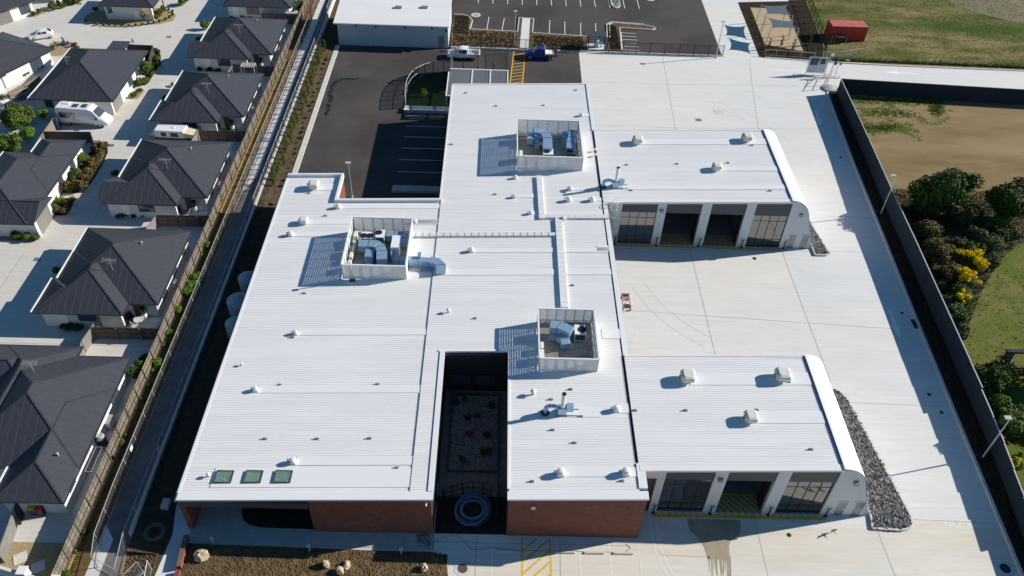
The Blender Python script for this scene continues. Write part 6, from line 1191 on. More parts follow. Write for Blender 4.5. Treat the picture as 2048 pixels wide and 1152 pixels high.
GP = [xy(*p) for p in [(1772, 386), (1850, 389), (1960, 400), (2060, 405), (2060, 478), (2015, 505), (1985, 545), (1965, 580), (1948, 620), (1935, 660), (1925, 690), (1896, 640), (1862, 560), (1818, 470)]]
m = M(); m.flat(GP, .02); struct(m, 'garden_soil', mat('garden_litter', (.075, .065, .03), (.04, .045, .016), sc=1.2, rough=1, bump=.9))
# grass tufts in the rough grass
def tufts(name, poly_fn, n, seed, kinds, s=(.06, .2)):
    rr = random.Random(seed); ms = {k: M() for k in kinds}
    for i in range(n):
        x, y = poly_fn(rr); k = rr.choice(kinds); a = rr.uniform(*s)
        for j in range(5): t = rr.uniform(0, 6.28); d = Vector((math.cos(t), math.sin(t))); ms[k].poly([(x, y, 0), (x + d.y * .06, y - d.x * .06, 0), (x + d.x * a * .6, y + d.y * a * .6, a * rr.uniform(.5, 1))])
    for k in kinds: struct(ms[k], name, leafs[k], 'stuff')
def f1(rr):
    while True:
        x, y = rr.uniform(54, 110), rr.uniform(125.3, 158)
        if x > 57.8 or y < 131: return x, y
tufts('long_grass', f1, 11000, 31, ['olive', 'brown', 'green'], (.05, .17)); tufts('roadside_weeds', lambda rr: (lambda t: (54 + t * 55, 125.6 - t * .9 + abs(rr.gauss(0, .5))))(rr.random()), 2600, 32, ['olive', 'green', 'brown'], (.15, .5))
def f2(rr):
    y = rr.uniform(40, 87); return wallx(y) + rr.uniform(.3, 18), y
tufts('lawn_tufts', f2, 1600, 33, ['green', 'olive'], (.06, .2))
def fg(rr):
    while True:
        x, y = rr.uniform(51, 69), rr.uniform(60, 89)
        c = False; j = len(GP) - 1
        for i in range(len(GP)):
            if (GP[i][1] > y) != (GP[j][1] > y) and x < (GP[j][0] - GP[i][0]) * (y - GP[i][1]) / (GP[j][1] - GP[i][1]) + GP[i][0]: c = not c
            j = i
        if c: return x, y
tufts('garden_undergrowth', fg, 2600, 38, ['olive', 'green', 'brown', 'dark'], (.3, .8))
tufts('field_weeds', lambda rr: rr.choice([xy(rr.uniform(1715, 1890), rr.gauss(203, 4)), xy(rr.gauss(1760, 25), rr.gauss(256, 5)), xy(rr.gauss(1780, 30), rr.gauss(228, 5)), xy(rr.gauss(1872, 8), rr.gauss(218, 8))]), 1800, 39, ['bright', 'green'], (.08, .25))
tufts('bed_weeds', lambda rr: (rr.uniform(-24.3, -3.4), rr.uniform(26, 35.0)), 900, 34, ['olive', 'green'], (.05, .16)); tufts('strip_weeds', lambda rr: (-33.5 + abs(rr.gauss(0, .12)), rr.uniform(32, 120)), 2200, 35, ['bright', 'green'], (.05, .18))
tufts('north_bed_plants', lambda rr: rr.choice([(rr.uniform(-7.8, 2.9), rr.uniform(126.6, 132)), (rr.uniform(5.6, 14.2), rr.uniform(126.6, 131)), (rr.uniform(-7.8, -5.4), rr.uniform(131, 137.5)), (rr.uniform(18.6, 20.2), rr.uniform(127, 136))]), 700, 36, ['olive', 'green', 'brown'], (.1, .3))
tufts('shade_bed_plants', lambda rr: rr.choice([(rr.uniform(43.8, 53), rr.uniform(126.2, 128.4)), (rr.uniform(52.6, 55), rr.uniform(129, 147)), (rr.uniform(44.2, 45.5), rr.uniform(130, 146))]), 500, 37, ['olive', 'rust'], (.15, .5))
rr = random.Random(5)
def clods(name, n, fx, mt, s, z=0.0, seed=5):
    rr = random.Random(seed); m = M()
    for i in range(n):
        x, y = fx(rr); a = rr.uniform(*s); b = a * rr.uniform(.5, 1); t = rr.uniform(0, 3); c, s_ = math.cos(t), math.sin(t); h = a * rr.uniform(.4, .8)
        m.faces([(x + c * a, y + s_ * a, z), (x - s_ * b, y + c * b, z), (x - c * a, y - s_ * a, z), (x + s_ * b, y - c * b, z), (x, y, z + h)], [(0, 1, 4), (1, 2, 4), (2, 3, 4), (3, 0, 4)])
    struct(m, name, mt, 'stuff')
clods('soil_clods', 6500, lambda rr: (rr.uniform(-24.4, -3.6), rr.uniform(29, 35.1)), barkbed, (.04, .14), .05, 41); clods('north_bed_clods', 3200, lambda rr: rr.choice([(rr.uniform(-7.8, 2.9), rr.uniform(126.6, 132)), (rr.uniform(5.7, 14.2), rr.uniform(126.6, 131)), (rr.uniform(-7.8, -5.4), rr.uniform(131, 137.8)), (rr.uniform(18.7, 20.2), rr.uniform(127, 136))]), mulch, (.08, .24), .1, 46); clods('strip_clods', 2200, lambda rr: (rr.uniform(-29.3, -27), rr.uniform(84, 124)), soil, (.06, .18), .012, 42); clods('bed_clods', 3000, lambda rr: (lambda y: (kerb_e(y) + rr.uniform(.5, 3.2), y))(rr.uniform(33, 113)), mulch, (.06, .2), .1, 43); clods('field_clods', 1200, lambda rr: (rr.uniform(53, 70), rr.uniform(87.6, 89.4)), field, (.08, .3), .006, 44)
clods('side_clods', 900, lambda rr: (rr.uniform(-29.2, -27.0), rr.uniform(31, 40)), soil, (.06, .2), .012, 45)
# plants in the far strips
bushes('lime', [(849, 187, 1.1)], 'glowing yellow green young tree on the small fenced lawn', 'young trees in the yard')
q = xy(911, 134, 1); 
for i, px in enumerate((927, 956, 987)): q = at(px, 131, .8); place(SLIM, (q.x, q.y, 0), i, (.7, .7, .55), ['thin sapling standing left behind the pergola', 'thin sapling standing in the middle behind the pergola', 'thin sapling standing right behind the pergola'][i], 'saplings behind the pergola')
for i, (px, py, lb) in enumerate([(1622, 78, 'tall thin sapling by the bark bed near the red container'), (1588, 88, 'bushy sapling at the edge of the sand area'), (1540, 85, 'thin sapling among the supports in front of the sand'), (1565, 80, 'leaning sapling in front of the sand')]): q = at(px, py, 1.2); place(SLIM, (q.x, q.y, 0), i, (1, 1, 1.1 if i == 0 else .8), lb, 'saplings in the play area bed')
# courtyard shrubs
for i, (px, py) in enumerate([(935, 745 + 90), (955, 833), (983, 812), (925, 920), (967, 905), (977, 905), (972, 870), (940, 870), (912, 805), (930, 760 + 40)]): q = at(px, py, .2); place(BU['brown' if i % 2 else 'dark'], (q.x, q.y, 0), i, .55, 'low dark shrub among the courtyard pebbles, %s of ten' % ORD[i], 'courtyard shrubs')
# ================================================================ STREET FURNITURE
def lamp(bx, by, h, hx, hy, lb, arm=.5):
    o = thing('street_lamp', lb, 'lamp post', (bx, by, 0), 'slim galvanised lamp posts'); m = M(); m.tube((bx, by, 0), (bx, by, h), .09, .055, 8); m.build('pole', galv_post, o); m = M(); m.tube((bx, by, h - .05), (bx + hx, by + hy, h), .035); m.box(bx + hx - .3, bx + hx + .3, by + hy - .22, by + hy + .22, h - .04, h + .06); m.build('lamp_head', gutter_m, o); m = M(); m.box(bx - .18, bx + .18, by - .18, by + .18, 0, .06); m.build('base_plate', gutter_m, o)
lamp(46.85, 46.0, 5.9, -.15, .1, 'lamp post rising over the east wall at the bottom right'); lamp(49.7, 83.8, 5.9, -.4, .1, 'lamp post rising over the east wall beside the bare field'); lamp(35.9, 125.3, 6.3, -.1, 0, 'lamp post at the end of the black fence, with a long shadow'); lamp(-18.2, 84.2, 5.2, 0, 0, 'lamp post standing right of the brick parapet corner'); lamp(2.5, 127.2, 6, 0, 0, 'thin lamp post in the bed beside the north footpath'); lamp(-7.4, 115.6, 4.6, -.1, .1, 'small white headed lamp post behind the pergola')
def bollard(x, y):
    m = M(); m.tube((x, y, 0), (x, y, 1.15), .07, .06, 8); m.beam((x, y, 1.1), (x + .22, y - .02, 1.32), .06, .06); m.beam((x, y, 1.1), (x - .18, y, 1.28), .05, .05); m.box(x - .12, x + .12, y - .12, y + .12, 0, .05); return m
nm = ['first', 'second', 'third', 'fourth', 'fifth']
for k, (yy, xs, w_) in enumerate([(39.32, (14.6, 19.6, 24.8, 29.9), 'near'), (76.2, (14.6, 19.6, 24.8, 30.0, 35.2), 'far')]):
    for i, x in enumerate(xs): o = single(bollard(x, yy), 'bollard', black_m, 'black hooked guard post at the %s wing doors, %s from the left' % (w_, nm[i]), 'bollard', 'black guard posts between the bay doors')
m = M(); m.box(-.85, .85, -.09, .09, 0, .09); m.box(-.8, .8, -.05, .05, .09, .13); WS = single(m, 'wheel_stop', kerb_m, 'x', 'wheel stop')
for i, (x, lb) in enumerate([(1.85, 'white wheel stop left of the yellow hatching, in shade'), (6.65, 'white wheel stop just right of the yellow hatching'), (9.1, 'white wheel stop in the middle parking bay'), (11.55, 'white wheel stop in the rightmost parking bay')]): place(WS, (x, 35.35, .0125), 0, 1, lb, 'wheel stops')
def cover(px, py, r, name, lb, rnd_=True, mt=alu, ring=True):
    q = at(px, py, 0); m = M()
    if rnd_: m.lathe([(r, 0), (r, .024)], (q.x, q.y, 0), 20)
    else: m.box(q.x - r, q.x + r, q.y - r * .8, q.y + r * .8, 0, .024)
    o = single(m, name, mt, lb, 'cover'); WL[o.name] = Vector(o.location)
    m = M()
    if rnd_: m.lathe([(r * 1.7, 0), (r * 1.7, .019)], (q.x, q.y, 0), 20)
    else: m.box(q.x - r - .12, q.x + r + .12, q.y - r * .8 - .12, q.y + r * .8 + .12, 0, .019)
    if ring: m.build('surround', kerb_m, o)
cover(925, 1137, .42, 'manhole_cover', 'round brown manhole cover with pale ring at the bottom centre', mt=brown_w); cover(2010, 1137, .45, 'manhole_cover', 'dark round manhole cover at the bottom right kerb', mt=black_m); cover(952, 30, .5, 'manhole_cover', 'round manhole in the north car park', mt=galv_post)
cover(1301, -2, .5, 'manhole_cover', 'round manhole at the top edge of the north car park', mt=galv_post)
for px, py, lb in [(1397, 240, 'dark drain grate in the far part of the concrete yard'), (75, 519, 'drain grate on the village driveway beside the villa shadow'), (222, 291, 'small drain grate near the long shrub bed'), (338, 74, 'drain grate on the driveway east of the pavilion'), (159, 8, 'drain grate near the curved bed at the top')]: cover(px, py, .4, 'drain_grate', lb, False, alu)
for px, py, lb in [(1804, 626, 'small dark cover in shade near the lane arrow'), (1681, 315, 'small dark cover in the shade of the far east wall'), (1858, 789, 'tiny dark cover in the shade below the lane arrow'), (1883, 825, 'lowest tiny dark cover in the wall shade'), (1578, 1070, 'small round cover in front of the near wing')]: cover(px, py, .2, 'service_cover', lb, True, black_m, False)
cover(1437, 224, .6, 'service_pit_lid', 'pale rectangular pit lid near the far drain grate', False, kerb_m); cover(1509, 517, .24, 'service_cover', 'small round cover in front of the far wing', True, black_m, False)
q = at(1829, 648, 0); m = M(); m.box(q.x - .25, q.x + .25, q.y - .7, q.y + .7, 0, .03); single(m, 'kerb_drain', black_m, 'dark drain inlet in the east kerb beside the lane arrow', 'drain')
# boulders
for i, (px, py, r, h, lb) in enumerate([(402, 1112, (.75, .6, .6), 0, 'largest pale boulder near the red garden wall'), (652, 1128, (.35, .45, .5), 0, 'upright pale boulder, left of the middle group'), (693, 1129, (.5, .35, .35), 0, 'long pale boulder in the middle group'), (680, 1141, (.45, .4, .4), 0, 'yellowish boulder lowest in the middle group'), (848, 1135, (.38, .42, .42), 0, 'pale boulder near the rounded end of the bed')]):
    q = at(px, py, .3); m = M().blob((0, 0, .15), tuple(v * .86 for v in r), 60 + i, .22, .5); o = single(m, 'boulder', rock_m, lb, 'boulder', 'pale boulders in the front garden bed'); o.location = (q.x, q.y, .05); o.rotation_euler = (0, 0, i * .7)
for i, (px, py, lb) in enumerate([(428, 1088, 'white path light at the left end of the front path'), (620, 1102, 'white path light midway along the front path'), (803, 1108, 'white path light at the right end of the front path')]):
    q = at(px, py, 0); o = thing('path_light', lb, 'path light', (q.x, q.y, 0), 'low path lights'); m = M(); m.box(q.x - .07, q.x + .07, q.y - .07, q.y + .07, 0, .85); m.build('post', galv_post, o); m = M(); m.box(q.x - .16, q.x + .16, q.y - .1, q.y + .1, .85, .92); m.build('head', vent_w, o)
m = M(); m.beam((-25.05, 36.0, .30), (-24.85, 33.2, .30), .38, .60); o = single(m, 'garden_wall', brick, 'red brick garden wall running from the porch corner', 'wall'); m = M(); m.beam((-24.85, 33.0, .22), (-24.6, 28, .22), .38, .44); single(m, 'garden_wall', brick, 'lower step of the red brick garden wall at the bottom edge', 'wall')
q = at(312, 1069, 0); m = M(); rr = random.Random(1)
for k in range(16): a = k * math.pi / 8; m.blob((q.x + .72 * math.cos(a), q.y + .72 * math.sin(a), .42), (.2, .2, .16), k, .2, .5)
o = single(m, 'stone_ring', mat('dark_rough_stone', (.13, .125, .12), (.08, .075, .07), sc=4, rough=1), 'ring of rough stones on the dark soil west of the building', 'stone ring')
q = at(334, 1013, 0); m = M(); m.box(q.x - .3, q.x + .3, q.y - .45, q.y + .45, .1, .6); single(m, 'service_box', kerb_m, 'pale grey service box on the dark soil beside the building', 'box')
# coiled hose / cable shadow-like lines on the forecourt: black garden hose
q = at(848, 1082, 0); m = M()
for k in range(5):
    r_ = .62 - k * .05; m.path([(q.x + r_ * math.cos(a + k), q.y + r_ * .95 * math.sin(a) + .05 * k, .03 + .01 * k) for a in [i * math.pi / 8 for i in range(17)]], .012, 4)
m.path([(*xy(868, 1084), .03), (*xy(890, 1073), .03), (*xy(915, 1071), .03), (*xy(930, 1083), .03), (*xy(942, 1099), .03), (*xy(960, 1100), .03), (*xy(985, 1094), .03), (*xy(1010, 1099), .03), (*xy(1040, 1101), .03), (*xy(1250, 1105), .03), (*xy(1261, 1096), .03), (*xy(1252, 1088), .03)], .012, 4)
single(m, 'garden_hose', black_m, 'thin dark hose coiled at the bed corner and trailing across the bays', 'hose')
# tanks
for i, (x, y, r, lb) in enumerate([(-26.75, 66.2, 1.05, 'pale water tank beside the west wall, farther of the domed pair'), (-26.85, 62.6, 1.25, 'pale domed water tank beside the west wall, nearer and larger'), (-26.35, 59.2, 1.05, 'flat pale water tank lowest in the row beside the west wall')]):
    o = thing('water_tank', lb, 'water tank', (x, y, 0), 'pale water tanks beside the west wall'); m = M(); m.lathe([(r, 0), (r, 2.2)], (x, y, 0), 24); m.build('tank_body', tank_m, o); m = M(); m.lathe([(r * 1.02, 2.2), (r * .6, 2.45), (.12, 2.6)], (x, y, 0), 24)
    for k in range(6): a = k * math.pi / 3; m.beam((x + r * math.cos(a), y + r * math.sin(a), 2.25), (x + .1 * math.cos(a), y + .1 * math.sin(a), 2.62), .05, .05)
    m.build('domed_lid', tank_m, o)
# yard trolley
x, y = 14.85, 65.7; o = thing('yard_trolley', 'faded pink steel frame trolley standing by the edge of the main roof', 'trolley', (x, y, 0)); m = M()
for dx in (-.4, .4): m.beam((x + dx, y - 1.1, .5), (x + dx, y + 1.1, .5), .09, .09); 
for yy in (-1.05, -.6, .2, .6, 1.05): m.beam((x - .4, y + yy, .5), (x + .4, y + yy, .5), .08, .08)
m.beam((x - .4, y - .6, .52), (x + .4, y + .4, .52), .06, .06)
for dx in (-.4, .4):
    for yy in (-1, 1): m.beam((x + dx, y + yy, 0.1), (x + dx, y + yy, .9), .07, .07)
m.build('frame', rust, o); m = M()
for yy in (-.85, .85): m.box(x - .3, x + .3, y + yy - .15, y + yy + .15, .55, .8)
m.build('motor_box', brown_w, o); m = M()
for dx in (-.45, .45):
    for yy in (-.9, .9): m.tube((x + dx - .05, y + yy, .12), (x + dx + .05, y + yy, .12), .12, n=10)
m.build('wheel', tyre_m, o)
# village bits
for px, py, mt, lb in [(63, 1012, yellow_b, 'wheelie bin with yellow lid by the bottom villa wall'), (78, 1013, red_b, 'wheelie bin with red lid by the bottom villa wall')]:
    q = at(px, py, 1.05); o = thing('wheelie_bin', lb, 'bin', (q.x, q.y, 0), 'wheelie bins'); m = M(); m.loft([[(q.x - .24, q.y - .3, .08), (q.x + .24, q.y - .3, .08), (q.x + .24, q.y + .3, .08), (q.x - .24, q.y + .3, .08)], [(q.x - .3, q.y - .36, 1), (q.x + .3, q.y - .36, 1), (q.x + .3, q.y + .36, 1), (q.x - .3, q.y + .36, 1)]]); m.build('bin_body', green_k, o); m = M(); m.loft([[(q.x - .32, q.y - .4, 1), (q.x + .32, q.y - .4, 1), (q.x + .32, q.y + .4, 1), (q.x - .32, q.y + .4, 1)], [(q.x - .28, q.y - .3, 1.1), (q.x + .28, q.y - .3, 1.1), (q.x + .28, q.y + .3, 1.1), (q.x - .28, q.y + .3, 1.1)]]); m.build('lid', mt, o)
def clothes(x0, x1, y0, y1, lb):
    o = thing('clothesline', lb, 'clothesline', (x0, y0, 0), 'fold down clotheslines'); m = M()
    for x in (x0, x1): m.tube((x, y0, 1.5), (x, y1, 1.5), .025, n=5); m.tube((x, y0, 0), (x, y0, 1.5), .025, n=5)
    m.tube((x0, y0, 1.5), (x1, y0, 1.5), .025, n=5); m.tube((x0, y1, 1.5), (x1, y1, 1.5), .025, n=5); m.build('frame', galv_post, o); m = M()
    for k in range(1, 5): y = y0 + (y1 - y0) * k / 5; m.tube((x0, y, 1.5), (x1, y, 1.5), .008, n=4)
    m.build('line', vent_w, o)
a = at(375, 429, 1.5); clothes(a.x, a.x + 2.3, a.y, a.y + 1.2, 'clothesline below the third villa'); a = at(272, 653, 1.5); clothes(a.x, a.x + 2.2, a.y, a.y + 1.2, 'clothesline beside the cream table')
a = at(172, 943, 1.5); o = thing('clothesline', 'long clothesline between the bottom villa and the timber fence', 'clothesline', (a.x, a.y, 0), 'fold down clotheslines'); m = M()
for x in (a.x, a.x + .55, a.x + 1.15): m.tube((x - .1, a.y, 1.5), (x - .1, a.y + 2.6, 1.5), .02, n=5)
m.tube((a.x - .1, a.y, 1.5), (a.x + 1.05, a.y, 1.5), .025, n=5); m.tube((a.x - .1, a.y + 2.6, 1.5), (a.x + 1.05, a.y + 2.6, 1.5), .025, n=5); m.tube((a.x + 1.05, a.y + .1, 0), (a.x + 1.05, a.y + .1, 1.5), .03); m.tube((a.x + 1.05, a.y + 2.5, 0), (a.x + 1.05, a.y + 2.5, 1.5), .03); m.build('frame', galv_post, o)
def table(px, py, lb, mt=cream):
    q = at(px, py, .75); o = thing('garden_table', lb, 'table', (q.x, q.y, 0), 'garden tables'); m = M(); m.lathe([(.52, .72), (.52, .76)], (q.x, q.y, 0), 18); m.build('table_top', mt, o)
    for k in range(3): a = k * 2.1; m = M(); m.tube((q.x + .4 * math.cos(a), q.y + .4 * math.sin(a), 0), (q.x + .25 * math.cos(a), q.y + .25 * math.sin(a), .72), .025); m.build('leg', mt, o)
table(277, 638, 'round cream garden table beside the fourth villa clothesline'); table(52, 146, 'small dark round table by the lit wall at the left edge', brown_w); table(283, 154, 'small pale table by the east wall of the campervan house')
def chair(px, py, lb, mt, rz=0):
    q = at(px, py, .45); o = thing('garden_chair', lb, 'chair', (q.x, q.y, 0), 'garden chairs'); WL[o.name] = Vector((0, 0, 0)); m = M(); m.box(-.24, .24, -.24, .24, .42, .46); m.build('seat', mt, o); m = M(); m.box(-.24, .24, .22, .26, .46, .9); m.build('backrest', mt, o)
    for sx in (-.2, .2):
        for sy in (-.2, .2): m = M(); m.box(sx - .02, sx + .02, sy - .02, sy + .02, 0, .42); m.build('leg', mt, o)
    o.rotation_euler = (0, 0, rz)
chair(67, 142, 'garden chair by the lit wall at the left edge', brown_w, 2); chair(262, 632, 'dark chair behind the cream garden table', black_m, 1); chair(268, 648, 'pale chair at the corner of the cream garden table', cream, 2.5); chair(436, 262, 'white seat beyond the cross fence behind the camper trailer', vent_w)
m = M(); a, b = at(480, 134, 2.1), at(512, 126, 2.1); m.box(a.x, a.x + .12, a.y, b.y, 2.05, 2.15); m.box(b.x - .12, b.x, a.y, b.y, 2.05, 2.15); m.box(a.x, b.x, a.y, a.y + .12, 2.05, 2.15); m.box(a.x, b.x, b.y - .12, b.y, 2.05, 2.15)
for k in range(9): x = a.x + .2 + (b.x - a.x - .4) * k / 8; m.box(x - .04, x + .04, a.y + .12, b.y - .12, 2.08, 2.13)
for x in (a.x + .06, b.x - .06):
    for y in (a.y + .06, b.y - .06): m.box(x - .05, x + .05, y - .05, y + .05, 0, 2.05)
single(m, 'garden_arbour', gutter_m, 'small pale slatted garden roof beside the second cross fence', 'arbour')
m = M(); a = at(583, 25, 1.6); m.box(a.x - .9, a.x + .9, a.y - .4, a.y + .6, 0, 1.6); m.box(a.x - 1, a.x + 1, a.y - .5, a.y + .7, 1.6, 1.66); single(m, 'garden_shed', gutter_m, 'low pale roofed garden store beside the timber fence at the top', 'shed')
q = at(131, 92, 0); o = thing('flag_banner', 'tilted blue feather flag on the gravel oval', 'flag', (q.x, q.y, 0)); m = M(); m.tube((q.x, q.y, 0), (q.x - .35, q.y, 2.2), .02); m.build('pole', vent_w, o); m = M(); m.faces([(q.x + .02, q.y, .1), (q.x + .38, q.y, .1), (q.x + .02, q.y, 1.5), (q.x - .26, q.y, 1.6), (q.x + .02, q.y + .02, .1), (q.x + .38, q.y + .02, .1), (q.x + .02, q.y + .02, 1.5), (q.x - .26, q.y + .02, 1.6)], [(0, 1, 2, 3), (7, 6, 5, 4), (0, 4, 5, 1), (1, 5, 6, 2), (2, 6, 7, 3), (3, 7, 4, 0)]); m.build('flag', blue_b, o)
for px, py, s_, lb in [(41, 1117, .42, 'square grey paver on the sunlit gravel of the bottom yard'), (77, 1135, .42, 'square grey paver on the shaded gravel of the bottom yard')]: q = at(px, py, 0); m = M(); m.obox((q.x, q.y, .05), (1.0, 1.0, .05), .5); single(m, 'paving_slab', kerb_m, lb, 'paving slab', 'paving slabs in the bottom yard')
o = thing('courtyard_wall', 'white rendered wall with square piers at the bottom left corner', 'wall', (-38, 31, 0)); m = M(); m.beam((*xy(-20, 1128, 1.4), .7), (*xy(112, 1168, 1.4), .7), .25, 1.4); m.build('wall', render_w, o)
for px, py in ((43, 1140), (107, 1158)): c = at(px, py, 1.7); m = M(); m.box(c.x - .3, c.x + .3, c.y - .3, c.y + .3, 0, 1.6); p_ = m.build('pier', render_w, o); m = M(); m.box(c.x - .36, c.x + .36, c.y - .36, c.y + .36, 1.6, 1.7); m.build('pier_cap', white_trim, p_)
# ---- notice frame / gate group at the yard entry
o = thing('notice_frame', 'tall clear framed notice board with two blue grey sheets at the yard entrance', 'notice board', (50.5, 120.6, 0)); a, b = 49.6, 52.7; m = M(); m.tube((a, 120.6, 0), (a, 120.6, 3.1), .05); m.tube((b, 120.5, 0), (b, 120.5, 3.1), .06); m.tube((a, 120.6, 3.1), (b, 120.5, 3.1), .04); m.tube((a, 120.6, .3), (b, 120.5, .3), .04); m.tube((b, 120.5, 3.1), (b + 2.1, 120.3, .2), .03); m.build('frame', galv_post, o); m = M(); m.box(a + .1, b - .1, 120.58, 120.6, .4, 3.0); m.build('board', panel_w, o); m = M(); m.box(a + .25, a + 1.5, 120.55, 120.575, 1.7, 2.9); m.box(a + 1.85, a + 2.65, 120.55, 120.575, 1.9, 2.8); m.build('sheet', shade_c, o); m = M(); m.box(a + 1.3, a + 1.65, 120.53, 120.548, 2.3, 2.9); m.build('green_sheet', leafs['bright'], o)
picket([(47.5, 120.0), (50.5, 119.8), (54.8, 119.6)], .35, 'low grey rail in front of the notice frame', name='low_rail', mt=galv_post, gap=9)
o = thing('yard_gate', 'open grey tubular gate frame casting lines on the pale concrete', 'gate', (52.2, 117, 0)); m = M(); pts = [(51.5, 115.9), (52.2, 117.3), (53.3, 119.4)]
for z in (.3, 1.1, 1.9): m.path([(x, y, z) for x, y in pts], .04, 5)
for x, y in pts: m.tube((x, y, 0), (x, y, 2.0), .05)
m.tube((52.2, 117.3, 1.9), (51.5, 119.8, .2), .04); m.build('frame', galv_post, o)
for dx, mt, lb in ((0, mat('purple_blue_plastic', (.06, .05, .4), rough=.5), 'blue headed intercom post at the yard gate'), (.85, yellow_b, 'yellow headed intercom post at the yard gate')):
    x, y = 53.3 + dx, 119.9; o = thing('intercom_post', lb, 'intercom post', (x, y, 0), 'gate intercom posts'); m = M(); m.tube((x, y, 0), (x, y, 2.0), .05); m.tube((x, y, 2.0), (x + .3, y, 2.3), .04); m.build('post', galv_post, o); m = M(); m.box(x + .15, x + .55, y - .1, y + .1, 2.2, 2.7); m.build('head', mt, o)
m = M(); q = at(1661, 176, 0); m.lathe([(1.1, 0), (1.1, .25), (.3, .4)], (52.3, 116.1, 0), 14); single(m, 'cable_coil', galv_post, 'grey coil of pipe lying at the end of the boundary wall', 'coil')
mesh_fence([(53.6, 125.3), (56.4, 125.6), (60.5, 126.9)], 1.7, 'temporary mesh fence panel with a white sign near the red container'); q = at(1627, 105, 1); m = M(); m.box(-.3, .3, -.02, .02, 1.0, 1.6); o = single(m, 'warning_sign', white_trim, 'small white sign on the temporary mesh fence', 'sign'); o.location = (55.2, 125.4, .9)
for x, y, lb in ((54.1, 124.9, 'yellow block at the foot of the temporary fence'), (58.0, 125.6, 'pale yellow block in the roadside weeds')): m = M(); m.box(-.45, .45, -.12, .12, 0, .2); m.box(-.2, .2, -.1, .1, .2, .28); o = single(m, 'ballast_block', yellow_b if x < 55 else canvas, lb, 'block', 'blocks by the temporary fence'); o.location = (x, y, .01)
picket([(44.3, 126.6), (48, 126.4), (52.5, 126.0)], 1.2, 'light wire fence in front of the sand play area', name='wire_fence', mt=galv_post, gap=9, pk=.01, r=.03)
picket([(57.6, 149.5), (55.5, 130.1), (54.5, 127)], 1.8, 'dark fence along the east side of the play area', mt=black_m, gap=.3)
# shade sails
def sail(c, hs, lb):
    o = thing('shade_sail', lb, 'shade sail', (c[0][0], c[0][1], 0), 'blue grey shade sails'); m = M(); n = 8; G = []
    for i in range(n + 1):
        row = []
        for j in range(n + 1):
            u, v = i / n, j / n; cu = u + (.5 - u) * .18 * math.sin(math.pi * v) * 1; cv = v + (.5 - v) * .18 * math.sin(math.pi * u)
            p = [(c[0][k] * (1 - cu) + c[1][k] * cu) * (1 - cv) + (c[3][k] * (1 - cu) + c[2][k] * cu) * cv for k in (0, 1)]; z = (hs[0] * (1 - cu) + hs[1] * cu) * (1 - cv) + (hs[3] * (1 - cu) + hs[2] * cu) * cv; row.append((p[0], p[1], z))
        G.append(row)
    for i in range(n):
        for j in range(n): m.poly([G[i][j], G[i + 1][j], G[i + 1][j + 1], G[i][j + 1]])
    m.build('cloth', shade_c, o)
    for k in range(4): m = M(); dx = (-.4 if k in (0, 3) else .4); m.tube((c[k][0] + dx, c[k][1], 0), (c[k][0] + dx * .2, c[k][1], hs[k] + .15), .07); m.build('post', galv_post, o)
sail([(45.9, 135.3), (49.9, 134.2), (50.1, 139.2), (46.0, 139.2)], [3.4, 3.7, 3.4, 3.2], 'northern blue grey shade sail over the sand'); sail([(45.5, 129.9), (49.6, 129.0), (49.6, 132.7), (45.8, 134.3)], [3.4, 3.8, 3.4, 3.2], 'southern blue grey shade sail over the sand')
# kiosk
o = thing('bike_shelter', 'small dark framed shelter behind the north fence', 'shelter', (16.1, 127, 0)); m = M()
for x in (14.8, 17.5):
    for y in (126.7, 128.6): m.box(x - .07, x + .07, y - .07, y + .07, 0, 2.2)
for z in (.6, 1.2, 1.8): m.box(14.8, 17.5, 126.66, 126.70, z, z + .05)
m.build('frame', black_m, o); m = M(); m.box(14.6, 17.7, 127.0, 128.8, 2.2, 2.3); m.build('roof', navy, o); m = M(); m.box(14.7, 17.6, 126.6, 128.7, .10, .15); m.build('floor_slab', conc, o)
m = M(); m.tube((16.2, 127.6, .15), (16.2, 127.6, 1.3), .4, n=12); m.tube((17.0, 127.4, .15), (17.0, 127.4, 1.1), .12); m.lathe([(.4, 1.3), (.1, 1.5)], (16.2, 127.6, 0), 12); o = single(m, 'gas_cylinder', galv, 'grey cylinder standing inside the dark shelter', 'cylinder')
for x in (44.7,): pass
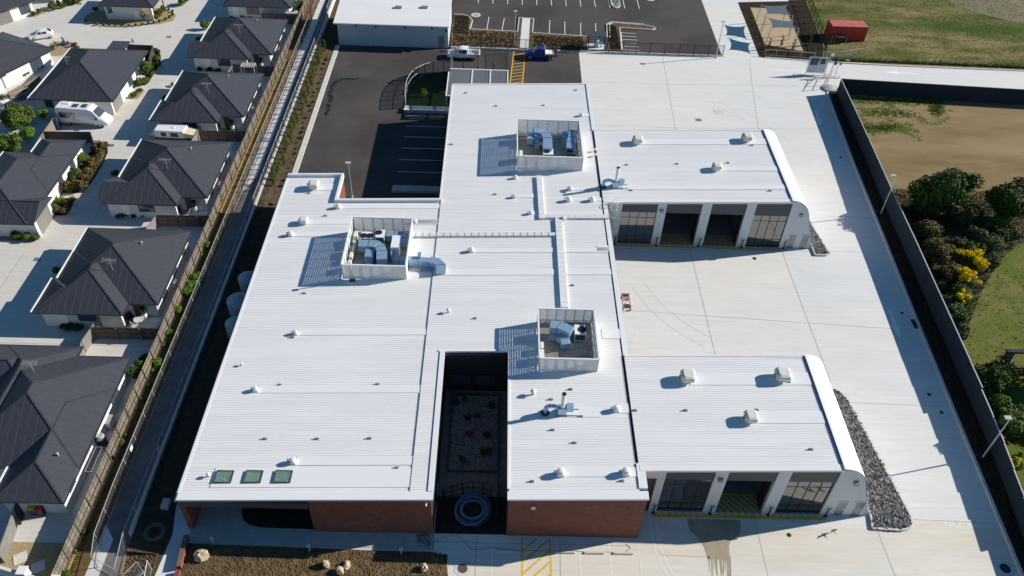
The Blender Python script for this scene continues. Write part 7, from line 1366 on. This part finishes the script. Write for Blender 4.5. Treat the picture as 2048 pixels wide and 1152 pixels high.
# end structure bottom right
o = thing('timber_portal', 'broad weathered post and beam at the right edge of the lawn', 'post and beam'); a = at(1995, 745, 0); t = at(2022, 700, 2.6); m = M(); b0 = Vector((a.x, a.y, 0)); m.box(a.x - .45, a.x + .45, a.y - .12, a.y + .12, 0, 3.0); m.build('post', brown_w, o); m = M(); m.box(a.x - .4, a.x + 7, a.y - .1, a.y + .35, 3.0, 3.25); m.build('beam', wall_navy, o); m = M(); m.box(a.x + .46, a.x + 7, a.y - .06, a.y + .06, .0, .9); m.build('low_rail', brown_w, o)
o = thing('neighbour_house', 'dark shaded house mass beyond the wall at the bottom right', 'house', (62, 52, 0)); m = M(); m.box(57.5, 75, 48, a.y - 2.2, 0, 2.9); m.build('wall', navy, o); m = M(); hip(m, 57.2, 75.3, 47.5, a.y - 1.8, 2.9, ribs=True); m.build('roof', dark_roof, o)
for i, (x, y, r_, h_, lb) in enumerate([(61.5, 54.5, 3.4, 6.2, 'dark tree added at the right edge to shade the lawn bottom'), (63.5, 49.0, 3.6, 6.5, 'dark tree added beyond the right picture edge to shade the post and beam')]):  # two trees added at the frame edge to throw shade on the lawn
    o = bush('dark', r_, h_, 5200, .26, 140 + i, 'evergreen_tree', cat='tree'); o.location = (x, y, 0); o['label'] = lb; o['group'] = 'trees and shrubs beyond the east wall'
# bird
def bird(px, py, z, lb):
    q = at(px, py, z); o = thing('bird', lb, 'bird', (0, 0, 0)); m = M(); m.loft([[(x, r_ * math.cos(a), r_ * math.sin(a)) for a in [i * math.pi / 3 for i in range(6)]] for x, r_ in ((-.22, .01), (-.1, .05), (.05, .06), (.16, .04), (.22, .01))]); m.poly([(-.22, 0, 0), (-.34, .06, 0), (-.34, -.06, 0)]); m.build('body', brown_w, o)
    for s in (-1, 1): w_ = M(); w_.faces([(.08, 0, .02), (-.08, 0, .02), (-.06, s * .28, .08), (.1, s * .26, .08), (-.08, s * .55, .04)], [(0, 1, 2, 3), (3, 2, 4)]); w_.build('wing', brown_w, o)
    o.location = q; o.rotation_euler = (R(15), 0, R(120))
bird(1667, 1062, 0.4, 'small dark bird gliding low above the concrete in front of the near wing')
for o in list(bpy.data.objects):
    if o.parent is None and o.get('label') == 'x': bpy.data.objects.remove(o)
# unused prototypes: anything never placed
